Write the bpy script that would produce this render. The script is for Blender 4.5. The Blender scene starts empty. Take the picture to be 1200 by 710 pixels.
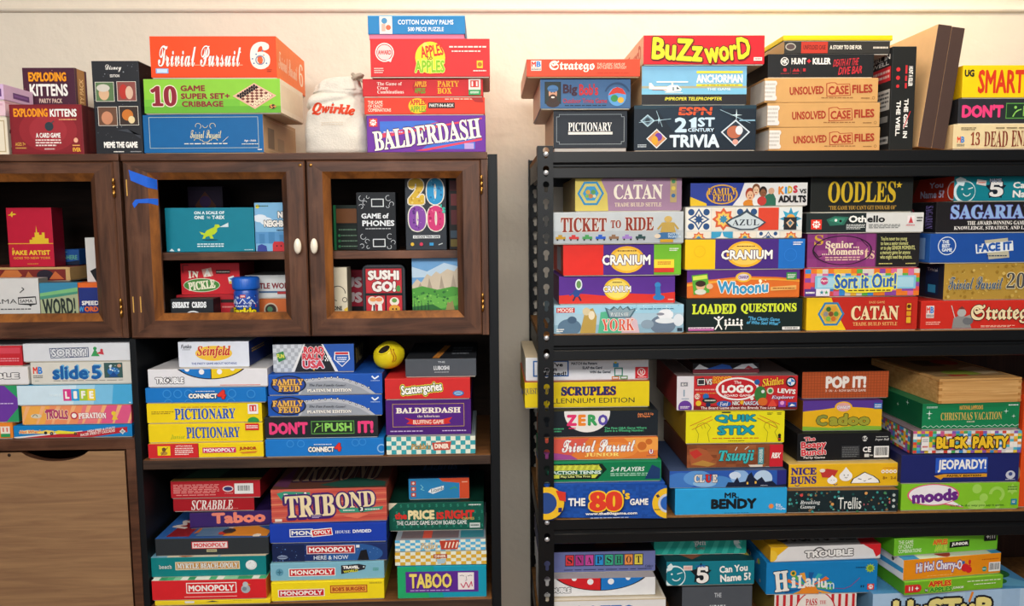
import bpy, bmesh, math, random
from mathutils import Vector, Matrix
from mathutils.bvhtree import BVHTree

# ------------------------------------------------------------------ camera, world, lights, exposure
SC = bpy.context.scene
COL = SC.collection
cam_d = bpy.data.cameras.new('camera')
cam = bpy.data.objects.new('camera', cam_d)
COL.objects.link(cam)
cam_d.sensor_width = 36.0
cam_d.lens = 36.0 * 920.0 / 1200.0
cam_d.clip_start = 0.05
_r = Vector((0.99950944, -0.03041719, -0.00746177))
_u = Vector((0.01048514, 0.10048286, 0.99488354))
_f = Vector((0.02951179, 0.99447373, -0.10075249))
_m = Matrix((_r, _u, -_f)).transposed().to_4x4()
_m.translation = Vector((0.0, -2.20, 1.65))
cam.matrix_world = _m
SC.camera = cam

SC.view_settings.view_transform = 'Standard'
SC.view_settings.look = 'None'
SC.view_settings.gamma = 1.0
SC.view_settings.use_curve_mapping = False
SC.view_settings.exposure = 0.04

w = bpy.data.worlds.new('world')
SC.world = w
w.use_nodes = True
w.node_tree.nodes['Background'].inputs[0].default_value = (0.80, 0.88, 1.0, 1)
w.node_tree.nodes['Background'].inputs[1].default_value = 0.12

def area(name, loc, target, sx, sy, watts, col):
    l = bpy.data.lights.new(name, 'AREA')
    l.shape = 'RECTANGLE'; l.size = sx; l.size_y = sy; l.energy = watts; l.color = col
    o = bpy.data.objects.new(name, l); COL.objects.link(o)
    o.location = loc
    o.rotation_euler = (Vector(target) - Vector(loc)).to_track_quat('-Z', 'Y').to_euler()
    return o
area('ceiling_lamp', (0.66, -0.66, 2.84), (0.62, -0.25, 1.7), 1.5, 0.30, 17, (1.0, 0.85, 0.66))
area('ceiling_panel_light', (-0.1, -2.6, 2.86), (0.05, -0.4, 1.0), 2.6, 0.8, 104, (1.0, 0.97, 0.93))
area('window_daylight', (-0.4, -4.4, 2.0), (0.1, -0.4, 1.25), 2.4, 1.5, 30, (0.94, 0.97, 1.0))

# ------------------------------------------------------------------ materials
def lin(h):
    h = h.lstrip('#')
    if len(h) == 3: h = ''.join(c * 2 for c in h)
    o = []
    for k in (0, 2, 4):
        c = int(h[k:k + 2], 16) / 255.0
        o.append(c / 12.92 if c <= 0.04045 else ((c + 0.055) / 1.055) ** 2.4)
    return (o[0], o[1], o[2], 1.0)

PAL = dict(W='#f6f3ec', K='#17171a', Y='#f8d80f', R='#d8202c', B='#1f7cc9', G='#3fae3a', O='#ee7a1e', P='#5b2a86', N='#1f2f7a', M='#d94a9a', T='#0f8f94', C='#efe3c4', D='#2a2c31', S='#8d9199', L='#7cc8ec', E='#7a4a24', F='#e8b890', V='#ffef7a')
_mats = {}
def _nodes(name):
    m = bpy.data.materials.new(name); m.use_nodes = True
    nt = m.node_tree
    return m, nt, nt.nodes['Principled BSDF']

def ink(col, rough=0.5, spec=0.25, amt=0.07, scale=45.0):
    """printed card: a flat colour with a faint fibre mottling"""
    h = PAL.get(col, col)
    key = (h, rough, spec)
    if key in _mats: return _mats[key]
    m, nt, b = _nodes('card_' + h.lstrip('#'))
    c = lin(h)
    n = nt.nodes.new('ShaderNodeTexNoise'); n.inputs['Scale'].default_value = scale; n.inputs['Detail'].default_value = 3
    tc = nt.nodes.new('ShaderNodeTexCoord')
    mx = nt.nodes.new('ShaderNodeMix'); mx.data_type = 'RGBA'
    mx.inputs[6].default_value = tuple(v * (1 - amt) for v in c[:3]) + (1,)
    mx.inputs[7].default_value = tuple(min(1, v * (1 + amt)) for v in c[:3]) + (1,)
    nt.links.new(tc.outputs['Object'], n.inputs['Vector'])
    nt.links.new(n.outputs['Fac'], mx.inputs[0])
    nt.links.new(mx.outputs[2], b.inputs['Base Color'])
    b.inputs['Roughness'].default_value = rough
    b.inputs['Specular IOR Level'].default_value = spec
    _mats[key] = m
    return m

def wood(name, dark, light, scale=(3, 30, 30), rough=0.45, bump=0.05, spec=0.35, worn=None):
    m, nt, b = _nodes(name)
    tc = nt.nodes.new('ShaderNodeTexCoord')
    mp = nt.nodes.new('ShaderNodeMapping'); mp.inputs['Scale'].default_value = scale
    n = nt.nodes.new('ShaderNodeTexNoise'); n.inputs['Scale'].default_value = 2.2; n.inputs['Detail'].default_value = 9; n.inputs['Roughness'].default_value = 0.62; n.inputs['Distortion'].default_value = 0.6
    r = nt.nodes.new('ShaderNodeValToRGB')
    r.color_ramp.elements[0].position = 0.33; r.color_ramp.elements[0].color = lin(dark)
    r.color_ramp.elements[1].position = 0.68; r.color_ramp.elements[1].color = lin(light)
    nt.links.new(tc.outputs['Object'], mp.inputs['Vector'])
    nt.links.new(mp.outputs['Vector'], n.inputs['Vector'])
    nt.links.new(n.outputs['Fac'], r.inputs['Fac'])
    src = r.outputs['Color']
    if worn:
        n2 = nt.nodes.new('ShaderNodeTexNoise'); n2.inputs['Scale'].default_value = 7; n2.inputs['Detail'].default_value = 5
        nt.links.new(tc.outputs['Object'], n2.inputs['Vector'])
        r2 = nt.nodes.new('ShaderNodeValToRGB')
        r2.color_ramp.elements[0].position = 0.52; r2.color_ramp.elements[1].position = 0.72
        nt.links.new(n2.outputs['Fac'], r2.inputs['Fac'])
        mx = nt.nodes.new('ShaderNodeMix'); mx.data_type = 'RGBA'
        nt.links.new(r2.outputs['Color'], mx.inputs[0])
        nt.links.new(src, mx.inputs[6]); mx.inputs[7].default_value = lin(worn)
        src = mx.outputs[2]
    nt.links.new(src, b.inputs['Base Color'])
    b.inputs['Roughness'].default_value = rough
    b.inputs['Specular IOR Level'].default_value = spec
    bp = nt.nodes.new('ShaderNodeBump'); bp.inputs['Strength'].default_value = bump * 4; bp.inputs['Distance'].default_value = 0.002
    nt.links.new(n.outputs['Fac'], bp.inputs['Height'])
    nt.links.new(bp.outputs['Normal'], b.inputs['Normal'])
    return m

def plain(name, col, rough=0.5, metal=0.0, spec=0.4, noise=30.0, amt=0.12, bump=0.0, bumpscale=None):
    m, nt, b = _nodes(name)
    c = lin(PAL.get(col, col))
    tc = nt.nodes.new('ShaderNodeTexCoord')
    n = nt.nodes.new('ShaderNodeTexNoise'); n.inputs['Scale'].default_value = noise; n.inputs['Detail'].default_value = 5
    nt.links.new(tc.outputs['Object'], n.inputs['Vector'])
    mx = nt.nodes.new('ShaderNodeMix'); mx.data_type = 'RGBA'
    mx.inputs[6].default_value = tuple(v * (1 - amt) for v in c[:3]) + (1,)
    mx.inputs[7].default_value = tuple(min(1, v * (1 + amt)) for v in c[:3]) + (1,)
    nt.links.new(n.outputs['Fac'], mx.inputs[0]); nt.links.new(mx.outputs[2], b.inputs['Base Color'])
    b.inputs['Roughness'].default_value = rough; b.inputs['Metallic'].default_value = metal
    b.inputs['Specular IOR Level'].default_value = spec
    if bump:
        n3 = nt.nodes.new('ShaderNodeTexNoise'); n3.inputs['Scale'].default_value = bumpscale or noise; n3.inputs['Detail'].default_value = 8
        nt.links.new(tc.outputs['Object'], n3.inputs['Vector'])
        bp = nt.nodes.new('ShaderNodeBump'); bp.inputs['Strength'].default_value = bump; bp.inputs['Distance'].default_value = 0.01
        nt.links.new(n3.outputs['Fac'], bp.inputs['Height']); nt.links.new(bp.outputs['Normal'], b.inputs['Normal'])
    return m

# ------------------------------------------------------------------ objects
def link(name, me, parent=None, mats=(), loc=None):
    for m in mats: me.materials.append(m)
    o = bpy.data.objects.new(name, me); COL.objects.link(o)
    if parent is not None: o.parent = parent
    if loc is not None: o.location = loc
    return o

def thing(name, label, cat, loc, rotz=0.0, group=None):
    o = bpy.data.objects.new(name, None); COL.objects.link(o)
    o.empty_display_size = 0.02
    o.location = loc; o.rotation_euler = (0, 0, math.radians(rotz))
    o['label'] = label; o['category'] = cat
    if group: o['group'] = group
    return o

class MB:
    """gathers shapes and links them as one mesh"""
    def __init__(self): self.v = []; self.f = []; self.mi = []; self.mats = []; self.smooth = []
    def mid(self, m):
        if m not in self.mats: self.mats.append(m)
        return self.mats.index(m)
    def add(self, vs, fs, m, smooth=False):
        b = len(self.v); k = self.mid(m)
        self.v += [tuple(p) for p in vs]
        for f in fs:
            self.f.append(tuple(i + b for i in f)); self.mi.append(k); self.smooth.append(smooth)
    def box(self, lo, hi, m, bevel=0.0, faces=None):
        """chamfered block; faces = {'F':mat,...} for single sides"""
        bm = bmesh.new()
        bmesh.ops.create_cube(bm, size=1.0)
        for v in bm.verts:
            v.co = Vector([lo[i] + (v.co[i] + 0.5) * (hi[i] - lo[i]) for i in range(3)])
        if bevel > 0:
            bmesh.ops.bevel(bm, geom=bm.edges[:], offset=min(bevel, 0.45 * min(hi[i] - lo[i] for i in range(3))), segments=2, profile=0.6, affect='EDGES')
        bm.normal_update()
        b = len(self.v)
        bm.verts.ensure_lookup_table()
        self.v += [tuple(v.co) for v in bm.verts]
        AX = {'L': (0, -1), 'R': (0, 1), 'F': (1, -1), 'K': (1, 1), 'U': (2, -1), 'T': (2, 1)}
        for f in bm.faces:
            mm = m
            if faces:
                for key, fm in faces.items():
                    a, s = AX[key]
                    if f.normal[a] * s > 0.95: mm = fm
            self.f.append(tuple(v.index + b for v in f.verts)); self.mi.append(self.mid(mm)); self.smooth.append(False)
        bm.free()
    def lathe(self, prof, m, seg=32, c=(0, 0, 0), wave=None):
        vs = []; fs = []
        for (r, z) in prof:
            for k in range(seg):
                a = 2 * math.pi * k / seg
                rr = r if wave is None else r * wave(a, z)
                vs.append((c[0] + rr * math.cos(a), c[1] + rr * math.sin(a), c[2] + z))
        for i in range(len(prof) - 1):
            for k in range(seg):
                k2 = (k + 1) % seg
                fs.append((i * seg + k, i * seg + k2, (i + 1) * seg + k2, (i + 1) * seg + k))
        self.add(vs, fs, m, True)
    def tube(self, pts, r, m, seg=8):
        vs = []; fs = []; n = len(pts)
        P = [Vector(p) for p in pts]
        for i in range(n):
            t = (P[min(i + 1, n - 1)] - P[max(i - 1, 0)]).normalized()
            s = t.cross(Vector((0, 0, 1)))
            if s.length < 1e-3: s = Vector((1, 0, 0))
            s.normalize(); q = s.cross(t)
            for k in range(seg):
                a = 2 * math.pi * k / seg
                vs.append(P[i] + s * r * math.cos(a) + q * r * math.sin(a))
        for i in range(n - 1):
            for k in range(seg):
                k2 = (k + 1) % seg
                fs.append((i * seg + k, i * seg + k2, (i + 1) * seg + k2, (i + 1) * seg + k))
        fs.append(tuple(range(seg))[::-1]); fs.append(tuple((n - 1) * seg + k for k in range(seg)))
        self.add(vs, fs, m, True)
    def prism(self, poly, y0, y1, m, plane='xz', mside=None):
        """polygon in the xz (or yz) plane, pushed through the third axis"""
        n = len(poly)
        if plane == 'xz':
            vs = [(a, y0, b) for a, b in poly] + [(a, y1, b) for a, b in poly]
        else:
            vs = [(y0, a, b) for a, b in poly] + [(y1, a, b) for a, b in poly]
        self.add(vs, [tuple(range(n)), tuple(range(2 * n - 1, n - 1, -1))], m)
        self.add(vs, [(i, i + n, (i + 1) % n + n, (i + 1) % n) for i in range(n)], mside or m)
    def build(self, name, parent=None, loc=None):
        me = bpy.data.meshes.new(name)
        me.from_pydata(self.v, [], self.f)
        me.polygons.foreach_set('material_index', self.mi)
        me.polygons.foreach_set('use_smooth', self.smooth)
        me.update()
        bm = bmesh.new(); bm.from_mesh(me); bmesh.ops.recalc_face_normals(bm, faces=bm.faces[:]); bm.to_mesh(me); bm.free()
        return link(name, me, parent, self.mats, loc)

# ------------------------------------------------------------------ lettering
_fc = bpy.data.curves.new('lettering', 'FONT')
_fc.resolution_u = 2
_fo = bpy.data.objects.new('lettering', _fc)
COL.objects.link(_fo)
_tc = {}
STY = {'s': (0x1D400, 0x1D41A, 0x1D7CE), 'j': (0x1D468, 0x1D482, 0x1D7CE), 'c': (0x1D4D0, 0x1D4EA, 0x1D7CE), 'f': (0x1D56C, 0x1D586, 0x1D7CE), 'm': (0x1D670, 0x1D68A, 0x1D7F6), 'd': (0x1D5D4, 0x1D5EE, 0x1D7EC)}
def glyphs(s, st, off):
    key = (s, st, round(off, 3))
    if key in _tc: return _tc[key]
    body = s
    if st in STY:
        A, a, d = STY[st]; body = ''
        for ch in s:
            if 'A' <= ch <= 'Z': body += chr(A + ord(ch) - 65)
            elif 'a' <= ch <= 'z': body += chr(a + ord(ch) - 97)
            elif '0' <= ch <= '9': body += chr(d + ord(ch) - 48)
            else: body += ch
    _fc.body = body; _fc.offset = off
    _fc.space_line = 0.85
    bpy.context.view_layer.update()
    dg = bpy.context.evaluated_depsgraph_get()
    ev = _fo.evaluated_get(dg)
    me = ev.to_mesh()
    vs = [(v.co.x, v.co.y) for v in me.vertices]
    fs = [tuple(p.vertices) for p in me.polygons]
    ev.to_mesh_clear()
    _tc[key] = (vs, fs)
    return vs, fs
BOLD = {'n': 0.0, 'b': 0.018, 'k': 0.038, 'i': 0.022, 's': 0.0, 'j': 0.0, 'c': 0.004, 'f': 0.010, 'm': 0.02, 'd': 0.0, 'x': 0.058}

def clip(poly, W, H):
    def cut(ps, inside, inter):
        out = []
        for i in range(len(ps)):
            a, b = ps[i - 1], ps[i]
            ia, ib = inside(a), inside(b)
            if ib:
                if not ia: out.append(inter(a, b))
                out.append(b)
            elif ia: out.append(inter(a, b))
        return out
    def ix(x): return lambda a, b: (x, a[1] + (b[1] - a[1]) * (x - a[0]) / (b[0] - a[0]))
    def iy(y): return lambda a, b: (a[0] + (b[0] - a[0]) * (y - a[1]) / (b[1] - a[1]), y)
    for ins, it in ((lambda p: p[0] >= 0, ix(0)), (lambda p: p[0] <= W, ix(W)), (lambda p: p[1] >= 0, iy(0)), (lambda p: p[1] <= H, iy(H))):
        if len(poly) < 3: return []
        poly = cut(poly, ins, it)
    return poly

class Print:
    """artwork of one face: u runs right, v runs down, both 0..100; kept as flat polygons in metres"""
    def __init__(self, W, H): self.W = W; self.H = H; self.out = []; self.rng = random.Random(7)
    def X(self, u, v): return (u * self.W / 100, self.H - v * self.H / 100)
    def poly(self, pts, col, margin=0.0):
        q = clip([self.X(*p) for p in pts], self.W, self.H)
        if len(q) >= 3: self.out.append((q, [tuple(range(len(q)))], col))
    def run(self, els):
        for el in els: getattr(self, 'd_' + el[0])(*el[1:])
    def d_r(self, a, b, c, d, col): self.poly([(a, b), (c, b), (c, d), (a, d)], col)
    def d_p(self, pts, col): self.poly(pts, col)
    def d_e(self, u, v, ru, rv, col, n=28): self.poly([(u + ru * math.cos(2 * math.pi * k / n), v + rv * math.sin(2 * math.pi * k / n)) for k in range(n)], col)
    def d_c(self, u, v, rv, col, n=24): self.d_e(u, v, rv * self.H / self.W, rv, col, n)
    def d_fr(self, a, b, c, d, t, col):
        """a thin frame line, t in % of the height"""
        tu = t * self.H / self.W
        self.d_r(a, b, c, b + t, col); self.d_r(a, d - t, c, d, col)
        self.d_r(a, b + t, a + tu, d - t, col); self.d_r(c - tu, b + t, c, d - t, col)
    def d_ring(self, u, v, rv, t, col, a0=0, a1=360, n=28, su=1.0):
        k = self.H / self.W * su
        P = [math.radians(a0 + (a1 - a0) * i / n) for i in range(n + 1)]
        for i in range(n):
            q = [(u + k * R * math.cos(a), v + R * math.sin(a)) for R, a in ((rv, P[i]), (rv, P[i + 1]), (rv - t, P[i + 1]), (rv - t, P[i]))]
            self.poly(q, col)
    def d_ln(self, pts, t, col):
        """a drawn stroke, t = thickness in % of the height"""
        k = self.H / self.W
        for i in range(len(pts) - 1):
            (a, b), (c, d) = pts[i], pts[i + 1]
            dx, dy = (c - a) / k, d - b
            L = math.hypot(dx, dy) or 1
            nx, ny = -dy / L * t / 2 * k, dx / L * t / 2
            self.poly([(a + nx, b + ny), (c + nx, d + ny), (c - nx, d - ny), (a - nx, b - ny)], col)
    def d_star(self, u, v, rv, col, n=8, inner=0.45, rot=0):
        k = self.H / self.W
        self.poly([(u + k * (rv if i % 2 == 0 else rv * inner) * math.sin(math.pi * i / n + rot), v - (rv if i % 2 == 0 else rv * inner) * math.cos(math.pi * i / n + rot)) for i in range(2 * n)], col)
    def d_d(self, a, b, c, d, col, n=2):
        """rows of print too small to read: short bars, word by word"""
        h = (d - b) / n
        for i in range(n):
            u = a
            end = c if i < n - 1 or n == 1 else c - (c - a) * 0.25 * self.rng.random()
            while u < end - 0.4:
                L = min((c - a) * (0.06 + 0.14 * self.rng.random()), end - u)
                self.d_r(u, b + h * (i + 0.22), u + L, b + h * (i + 0.72), col)
                u += L + (c - a) * 0.025
    def d_chk(self, a, b, c, d, nu, nv, cols, seed=1, alt=False):
        rg = random.Random(seed)
        for i in range(nu):
            for j in range(nv):
                if alt:
                    if (i + j) % 2: continue
                    col = cols[0]
                else: col = rg.choice(cols)
                self.d_r(a + (c - a) * i / nu, b + (d - b) * j / nv, a + (c - a) * (i + 1) / nu, b + (d - b) * (j + 1) / nv, col)
    def d_dots(self, a, b, c, d, n, rv, cols, seed=1):
        rg = random.Random(seed)
        for _ in range(n): self.d_c(a + (c - a) * rg.random(), b + (d - b) * rg.random(), rv * (0.5 + rg.random()), rg.choice(cols), 7)
    def d_bar(self, a, b, c, d, seed=1):
        self.d_r(a, b, c, d, '#f4f4f0'); rg = random.Random(seed); u = a + (c - a) * 0.08; e = c - (c - a) * 0.08
        while u < e:
            wd = (c - a) * rg.choice((0.015, 0.03, 0.045)); self.d_r(u, b + (d - b) * 0.1, min(u + wd, e), b + (d - b) * 0.82, '#222222'); u += wd + (c - a) * rg.choice((0.02, 0.035))
    def d_t(self, s, a, b, c, d, col, st='b', o=None, ow=0.06, sh=0.0, rot=0.0, arc=0.0, sd=None, off=None, o2=None, taper=0.0, fl=False):
        """lettering fitted into the box a,b,c,d; o = outline colour, sd = (colour, du, dv) shadow, arc = rise of the middle"""
        fat = BOLD[st] if off is None else off
        v0, fs = glyphs(s, st, 0.0)
        if not v0: return
        x0 = min(p[0] for p in v0); x1 = max(p[0] for p in v0); y0 = min(p[1] for p in v0); y1 = max(p[1] for p in v0)
        if st == 'i': sh = sh or 0.22
        Wd = (c - a) * self.W / 100; Hd = (d - b) * self.H / 100
        cx, cy = self.X((a + c) / 2, (b + d) / 2)
        cr, sr = math.cos(math.radians(rot)), math.sin(math.radians(rot))
        kx = Wd / (x1 - x0 + 2 * fat); ky = Hd / (y1 - y0 + 2 * fat); km = min(kx, ky)
        def put(grow, colr, du=0.0, dv=0.0):
            """a stroke of the given growth: the glyphs stamped round a small circle"""
            n = 1 if grow <= 0.001 else (4 if grow < 0.03 else (6 if grow < 0.06 else 10))
            for k in range(n):
                ox_ = oy_ = 0.0
                if n > 1:
                    a_ = 2 * math.pi * (k + 0.5) / n; gx = grow * (km + (kx - km) * 0.5); gy = grow * (km + (ky - km) * 0.5)
                    ox_, oy_ = gx * math.cos(a_) * 1.1, gy * math.sin(a_) * 1.1
                o_ = []
                for (x, y) in v0:
                    fx = (x - x0) / (x1 - x0) - 0.5; fy = (y - y0) / max(1e-6, (y1 - y0)) - 0.5
                    if taper: fy *= 1 - taper * fx
                    px = fx * (Wd - abs(sh) * Hd - 2 * fat * kx) + sh * fy * Hd; py = fy * (Hd - 2 * fat * ky)
                    if arc: py += arc * Hd * (0.25 - fx * fx) * 4 - arc * Hd * 0.5
                    px += ox_; py += oy_
                    if fl: px, py = -px, -py
                    px, py = px * cr - py * sr, px * sr + py * cr
                    o_.append((cx + px + du * Hd, cy + py + dv * Hd))
                self.out.append((o_, fs, colr))
        if sd: put(fat + (ow if o else 0), sd[0], sd[1], sd[2])
        if o2: put(fat + ow * 2, o2)
        if o: put(fat + ow, o)
        put(fat, col)
    def d_vt(self, s, a, b, c, d, col, st='b', down=True, **k):
        """lettering that runs down (or up) the strip a,b,c,d"""
        L = (d - b) / 100 * self.H; tk = (c - a) / 100 * self.W
        um, vm = (a + c) / 2, (b + d) / 2; hu, hv = L / self.W * 50, tk / self.H * 50
        self.d_t(s, um - hu, vm - hv, um + hu, vm + hv, col, st, rot=-90 if down else 90, **k)
    def emit(self, mb, M, lift=0.00025, step=0.00004):
        n = -1; last = None
        for vs, fs, col in self.out:
            n += 1 if col != last else 0.25
            last = col
            mb.add([M(x, y, lift + step * n) for x, y in vs], fs, ink(col))

def art(W, H, els):
    p = Print(W, H); p.run(els); return p

def face_map(key, w, d, h, z0=0.0):
    """where the artwork of a face lands on a box with its base centre at the origin"""
    if key == 'F': return w, h - z0, lambda x, y, e: (x - w / 2, -d / 2 - e, z0 + y)
    if key == 'L': return d, h - z0, lambda x, y, e: (-w / 2 - e, d / 2 - x, z0 + y)
    if key == 'R': return d, h - z0, lambda x, y, e: (w / 2 + e, -d / 2 + x, z0 + y)
    if key == 'T': return w, d, lambda x, y, e: (x - w / 2, -d / 2 + y, h + e)

def r(*a): return ('r',) + a
def p(pts, c): return ('p', pts, c)
def e(*a): return ('e',) + a
def c(*a): return ('c',) + a
def fr(*a): return ('fr',) + a
def ln(*a): return ('ln',) + a
def d(*a): return ('d',) + a
def star(*a): return ('star',) + a
def chk(*a): return ('chk',) + a
def dots(*a): return ('dots',) + a
class _T(tuple): pass
def t(s, a, b, c_, d_, col, st='b', **k):
    x = _T(('t', s, a, b, c_, d_, col, st)); x.k = k; return x
def vt(*a, **k):
    x = _T(('vt',) + a); x.k = k; return x
def ring(*a, **k):
    x = _T(('ring',) + a); x.k = k; return x
def bar(*a): return ('bar',) + a
_old_run = Print.run
def _run(self, els):
    for el in els:
        if isinstance(el, list): self.run(el)
        else: getattr(self, 'd_' + el[0])(*el[1:], **(el.k if isinstance(el, _T) else {}))
Print.run = _run

# ------------------------------------------------------------------ the game boxes
GROUP = {}
def box(key, label, base, F=(), T=(), L=(), R=(), faces=None, tray='#d9d2c2', kind='lid', gap=0.0022, name='game_box', cat='game box', parts=(), edge=None, group=None, lean=0.0, bev=0.0011):
    """a lift-lid box (lid over tray) or a one-piece tuck box, printed on the sides the room can see"""
    x, Y, z, w, dd, h, yaw = BAKED[key]
    loc = (x, Y + dd / 2, z)
    g = group or GROUP.get(key)
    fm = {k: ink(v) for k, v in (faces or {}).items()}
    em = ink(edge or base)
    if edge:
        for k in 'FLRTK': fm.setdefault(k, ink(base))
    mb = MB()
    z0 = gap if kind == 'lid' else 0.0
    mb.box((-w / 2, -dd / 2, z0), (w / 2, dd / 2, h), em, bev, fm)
    for kf, els in (('F', F), ('T', T), ('L', L), ('R', R)):
        if els:
            W, H, M = face_map(kf, w, dd, h, z0)
            art(W, H, els).emit(mb, M)
    if kind == 'lid' or parts:
        root = thing(name, label, cat, loc, yaw, g)
        body = mb.build('lid' if kind == 'lid' else 'carton', root)
        if kind == 'lid':
            tb = MB(); tb.box((-w / 2 + 0.0022, -dd / 2 + 0.0022, 0.0), (w / 2 - 0.0022, dd / 2 - 0.0022, max(h * 0.6, z0 + 0.004)), ink(tray), 0.0008)
            tb.build('tray', root)
        for (pn, kf, els, lab) in parts:
            W, H, M = face_map(kf, w, dd, h, z0)
            pb = MB(); art(W, H, els).emit(pb, M, lift=0.0022)
            po = pb.build(pn, root)
            if lab: po['label'] = lab
    else:
        root = mb.build(name)
        root.location = loc; root.rotation_euler = (0, 0, math.radians(yaw))
        root['label'] = label; root['category'] = cat
        if g: root['group'] = g
    if lean: root.rotation_euler[1] = math.radians(lean)
    return root

def grp(phrase, *keys):
    for k in keys: GROUP[k] = phrase
# ------------------------------------------------------------------ the room
def structure(o): o['kind'] = 'structure'; return o
plaster = plain('cream_plaster', '#e6dccb', 0.85, 0, 0.15, 2.2, 0.05, 0.55, 14.0)
paint = plain('ceiling_paint', '#eeeae2', 0.9, 0, 0.1, 3, 0.03)
boards = wood('floor_boards', '#6b4a30', '#8d6947', (1.0, 14, 14))
b_ = MB(); b_.box((-3.2, 0.0, -0.02), (3.6, 0.12, 2.9), plaster); structure(b_.build('wall_back'))
b_ = MB(); b_.box((-3.2, -5.0, -0.1), (3.6, 0.12, -0.02), boards); structure(b_.build('floor'))
b_ = MB(); b_.box((-3.2, -5.0, 2.9), (3.6, 0.12, 3.0), paint); structure(b_.build('ceiling'))
# painted picture rail with a small shadow step
b_ = MB()
prof = [(0.0, 2.2195), (-0.004, 2.2195), (-0.009, 2.2225), (-0.0105, 2.2265), (-0.009, 2.2305), (-0.005, 2.2335), (-0.004, 2.2375), (0.0, 2.2385)]
b_.prism(prof, -3.2, 3.6, plaster, 'yz')
structure(b_.build('trim_1'))

# ------------------------------------------------------------------ wooden furniture on the far side
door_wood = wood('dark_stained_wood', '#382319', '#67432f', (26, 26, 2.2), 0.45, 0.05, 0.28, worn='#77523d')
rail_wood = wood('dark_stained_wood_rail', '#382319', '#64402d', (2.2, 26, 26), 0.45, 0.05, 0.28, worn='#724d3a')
lit_bevel_wood = wood('lit_moulding_wood', '#5a3419', '#9a5f2a', (14, 14, 3), 0.45, 0.05, 0.4)  # orange for the door moulding slopes, the light they catch put into the colour
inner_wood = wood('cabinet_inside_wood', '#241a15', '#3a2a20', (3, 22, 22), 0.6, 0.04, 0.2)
panel_wood = wood('brown_veneer', '#866448', '#a07c57', (2.0, 34, 34), 0.5, 0.03, 0.3)
shelf_wood = wood('shelf_plank_wood', '#2e221d', '#4f3b2e', (2, 26, 26), 0.5, 0.04, 0.3)
lit_shelf_top = wood('lit_shelf_plank', '#5d3c22', '#8a5c34', (2, 20, 20), 0.42, 0.03, 0.4)  # brighter than the plank wood: light on the tops put into the colour
black_wood = plain('black_painted_wood', '#101316', 0.5, 0, 0.25, 14, 0.15)
brass = plain('brass', '#b98a45', 0.35, 1.0, 0.5)
ceramic = plain('cream_ceramic', '#efe6d2', 0.25, 0, 0.5, 12, 0.04)
tape_m = plain('blue_tape', '#1b5fd0', 0.6, 0, 0.3, 60, 0.12)
steel = plain('zinc_bolt', '#c9ccd0', 0.38, 0.6, 0.5, 40, 0.1)
rack_m = plain('black_powder_coat', '#0c0e10', 0.42, 0.0, 0.32, 60, 0.12)
chip = wood('particle_board', '#74502a', '#97693a', (30, 30, 30), 0.75, 0.02, 0.2)

FY = -0.42
def door_mesh(mb, x0, x1, z0, z1, st, bt, y0, th=0.022, ins=0.016):
    """frame door: flat face, then a sloped moulding running in to the opening. st = (stile l, stile r, rail bottom, rail top)"""
    def loop(a, b, cc, dd, y): return [(a, y, cc), (b, y, cc), (b, y, dd), (a, y, dd)]
    A = [loop(x0, x1, z0, z1, y0 + th), loop(x0, x1, z0, z1, y0 + 0.003), loop(x0 + 0.003, x1 - 0.003, z0 + 0.003, z1 - 0.003, y0),
         loop(x0 + st[0], x1 - st[1], z0 + st[2], z1 - st[3], y0),
         loop(x0 + st[0] + bt, x1 - st[1] - bt, z0 + st[2] + bt, z1 - st[3] - bt, y0 + ins),
         loop(x0 + st[0] + bt, x1 - st[1] - bt, z0 + st[2] + bt, z1 - st[3] - bt, y0 + th)]
    A.append(A[0])
    vs = [q for l in A for q in l]
    for i in range(len(A) - 1):
        for k in range(4):
            k2 = (k + 1) % 4
            horizontal = k in (0, 2)
            mm = (rail_wood if horizontal else door_wood)
            if i == 3: mm = lit_bevel_wood if k in (0, 3, 2) else door_wood
            mb.add([vs[i * 4 + k], vs[i * 4 + k2], vs[(i + 1) * 4 + k2], vs[(i + 1) * 4 + k]], [(0, 1, 2, 3)], mm)

def hinge(parent, x, z, y, tilt=0.0, h=0.036):
    b = MB()
    b.lathe([(0.0, -h / 2 - 0.004), (0.0016, -h / 2 - 0.003), (0.0024, -h / 2), (0.0030, -h / 2 + 0.0005), (0.0030, -h / 6), (0.0026, -h / 6), (0.0026, -h / 6 + 0.001), (0.0030, -h / 6 + 0.001), (0.0030, h / 6), (0.0026, h / 6), (0.0026, h / 6 + 0.001), (0.0030, h / 6 + 0.001), (0.0030, h / 2), (0.0016, h / 2 + 0.003), (0.0, h / 2 + 0.004)], brass, 12)
    return b.build('hinge', parent, (x, y - 0.002, z))

def knob(parent, x, z, y):
    b = MB()
    prof = [(0.0, 0.0), (0.0045, 0.0), (0.0045, 0.006), (0.0065, 0.009), (0.0082, 0.013), (0.0075, 0.017), (0.0045, 0.0195), (0.0, 0.0203)]
    b.lathe(prof, ceramic, 24)
    b.v = [(px, -pz, py * 2.15 if abs(pz) > 0.006 else py) for (px, py, pz) in b.v]
    return b.build('knob', parent, (x, y, z))

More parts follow.
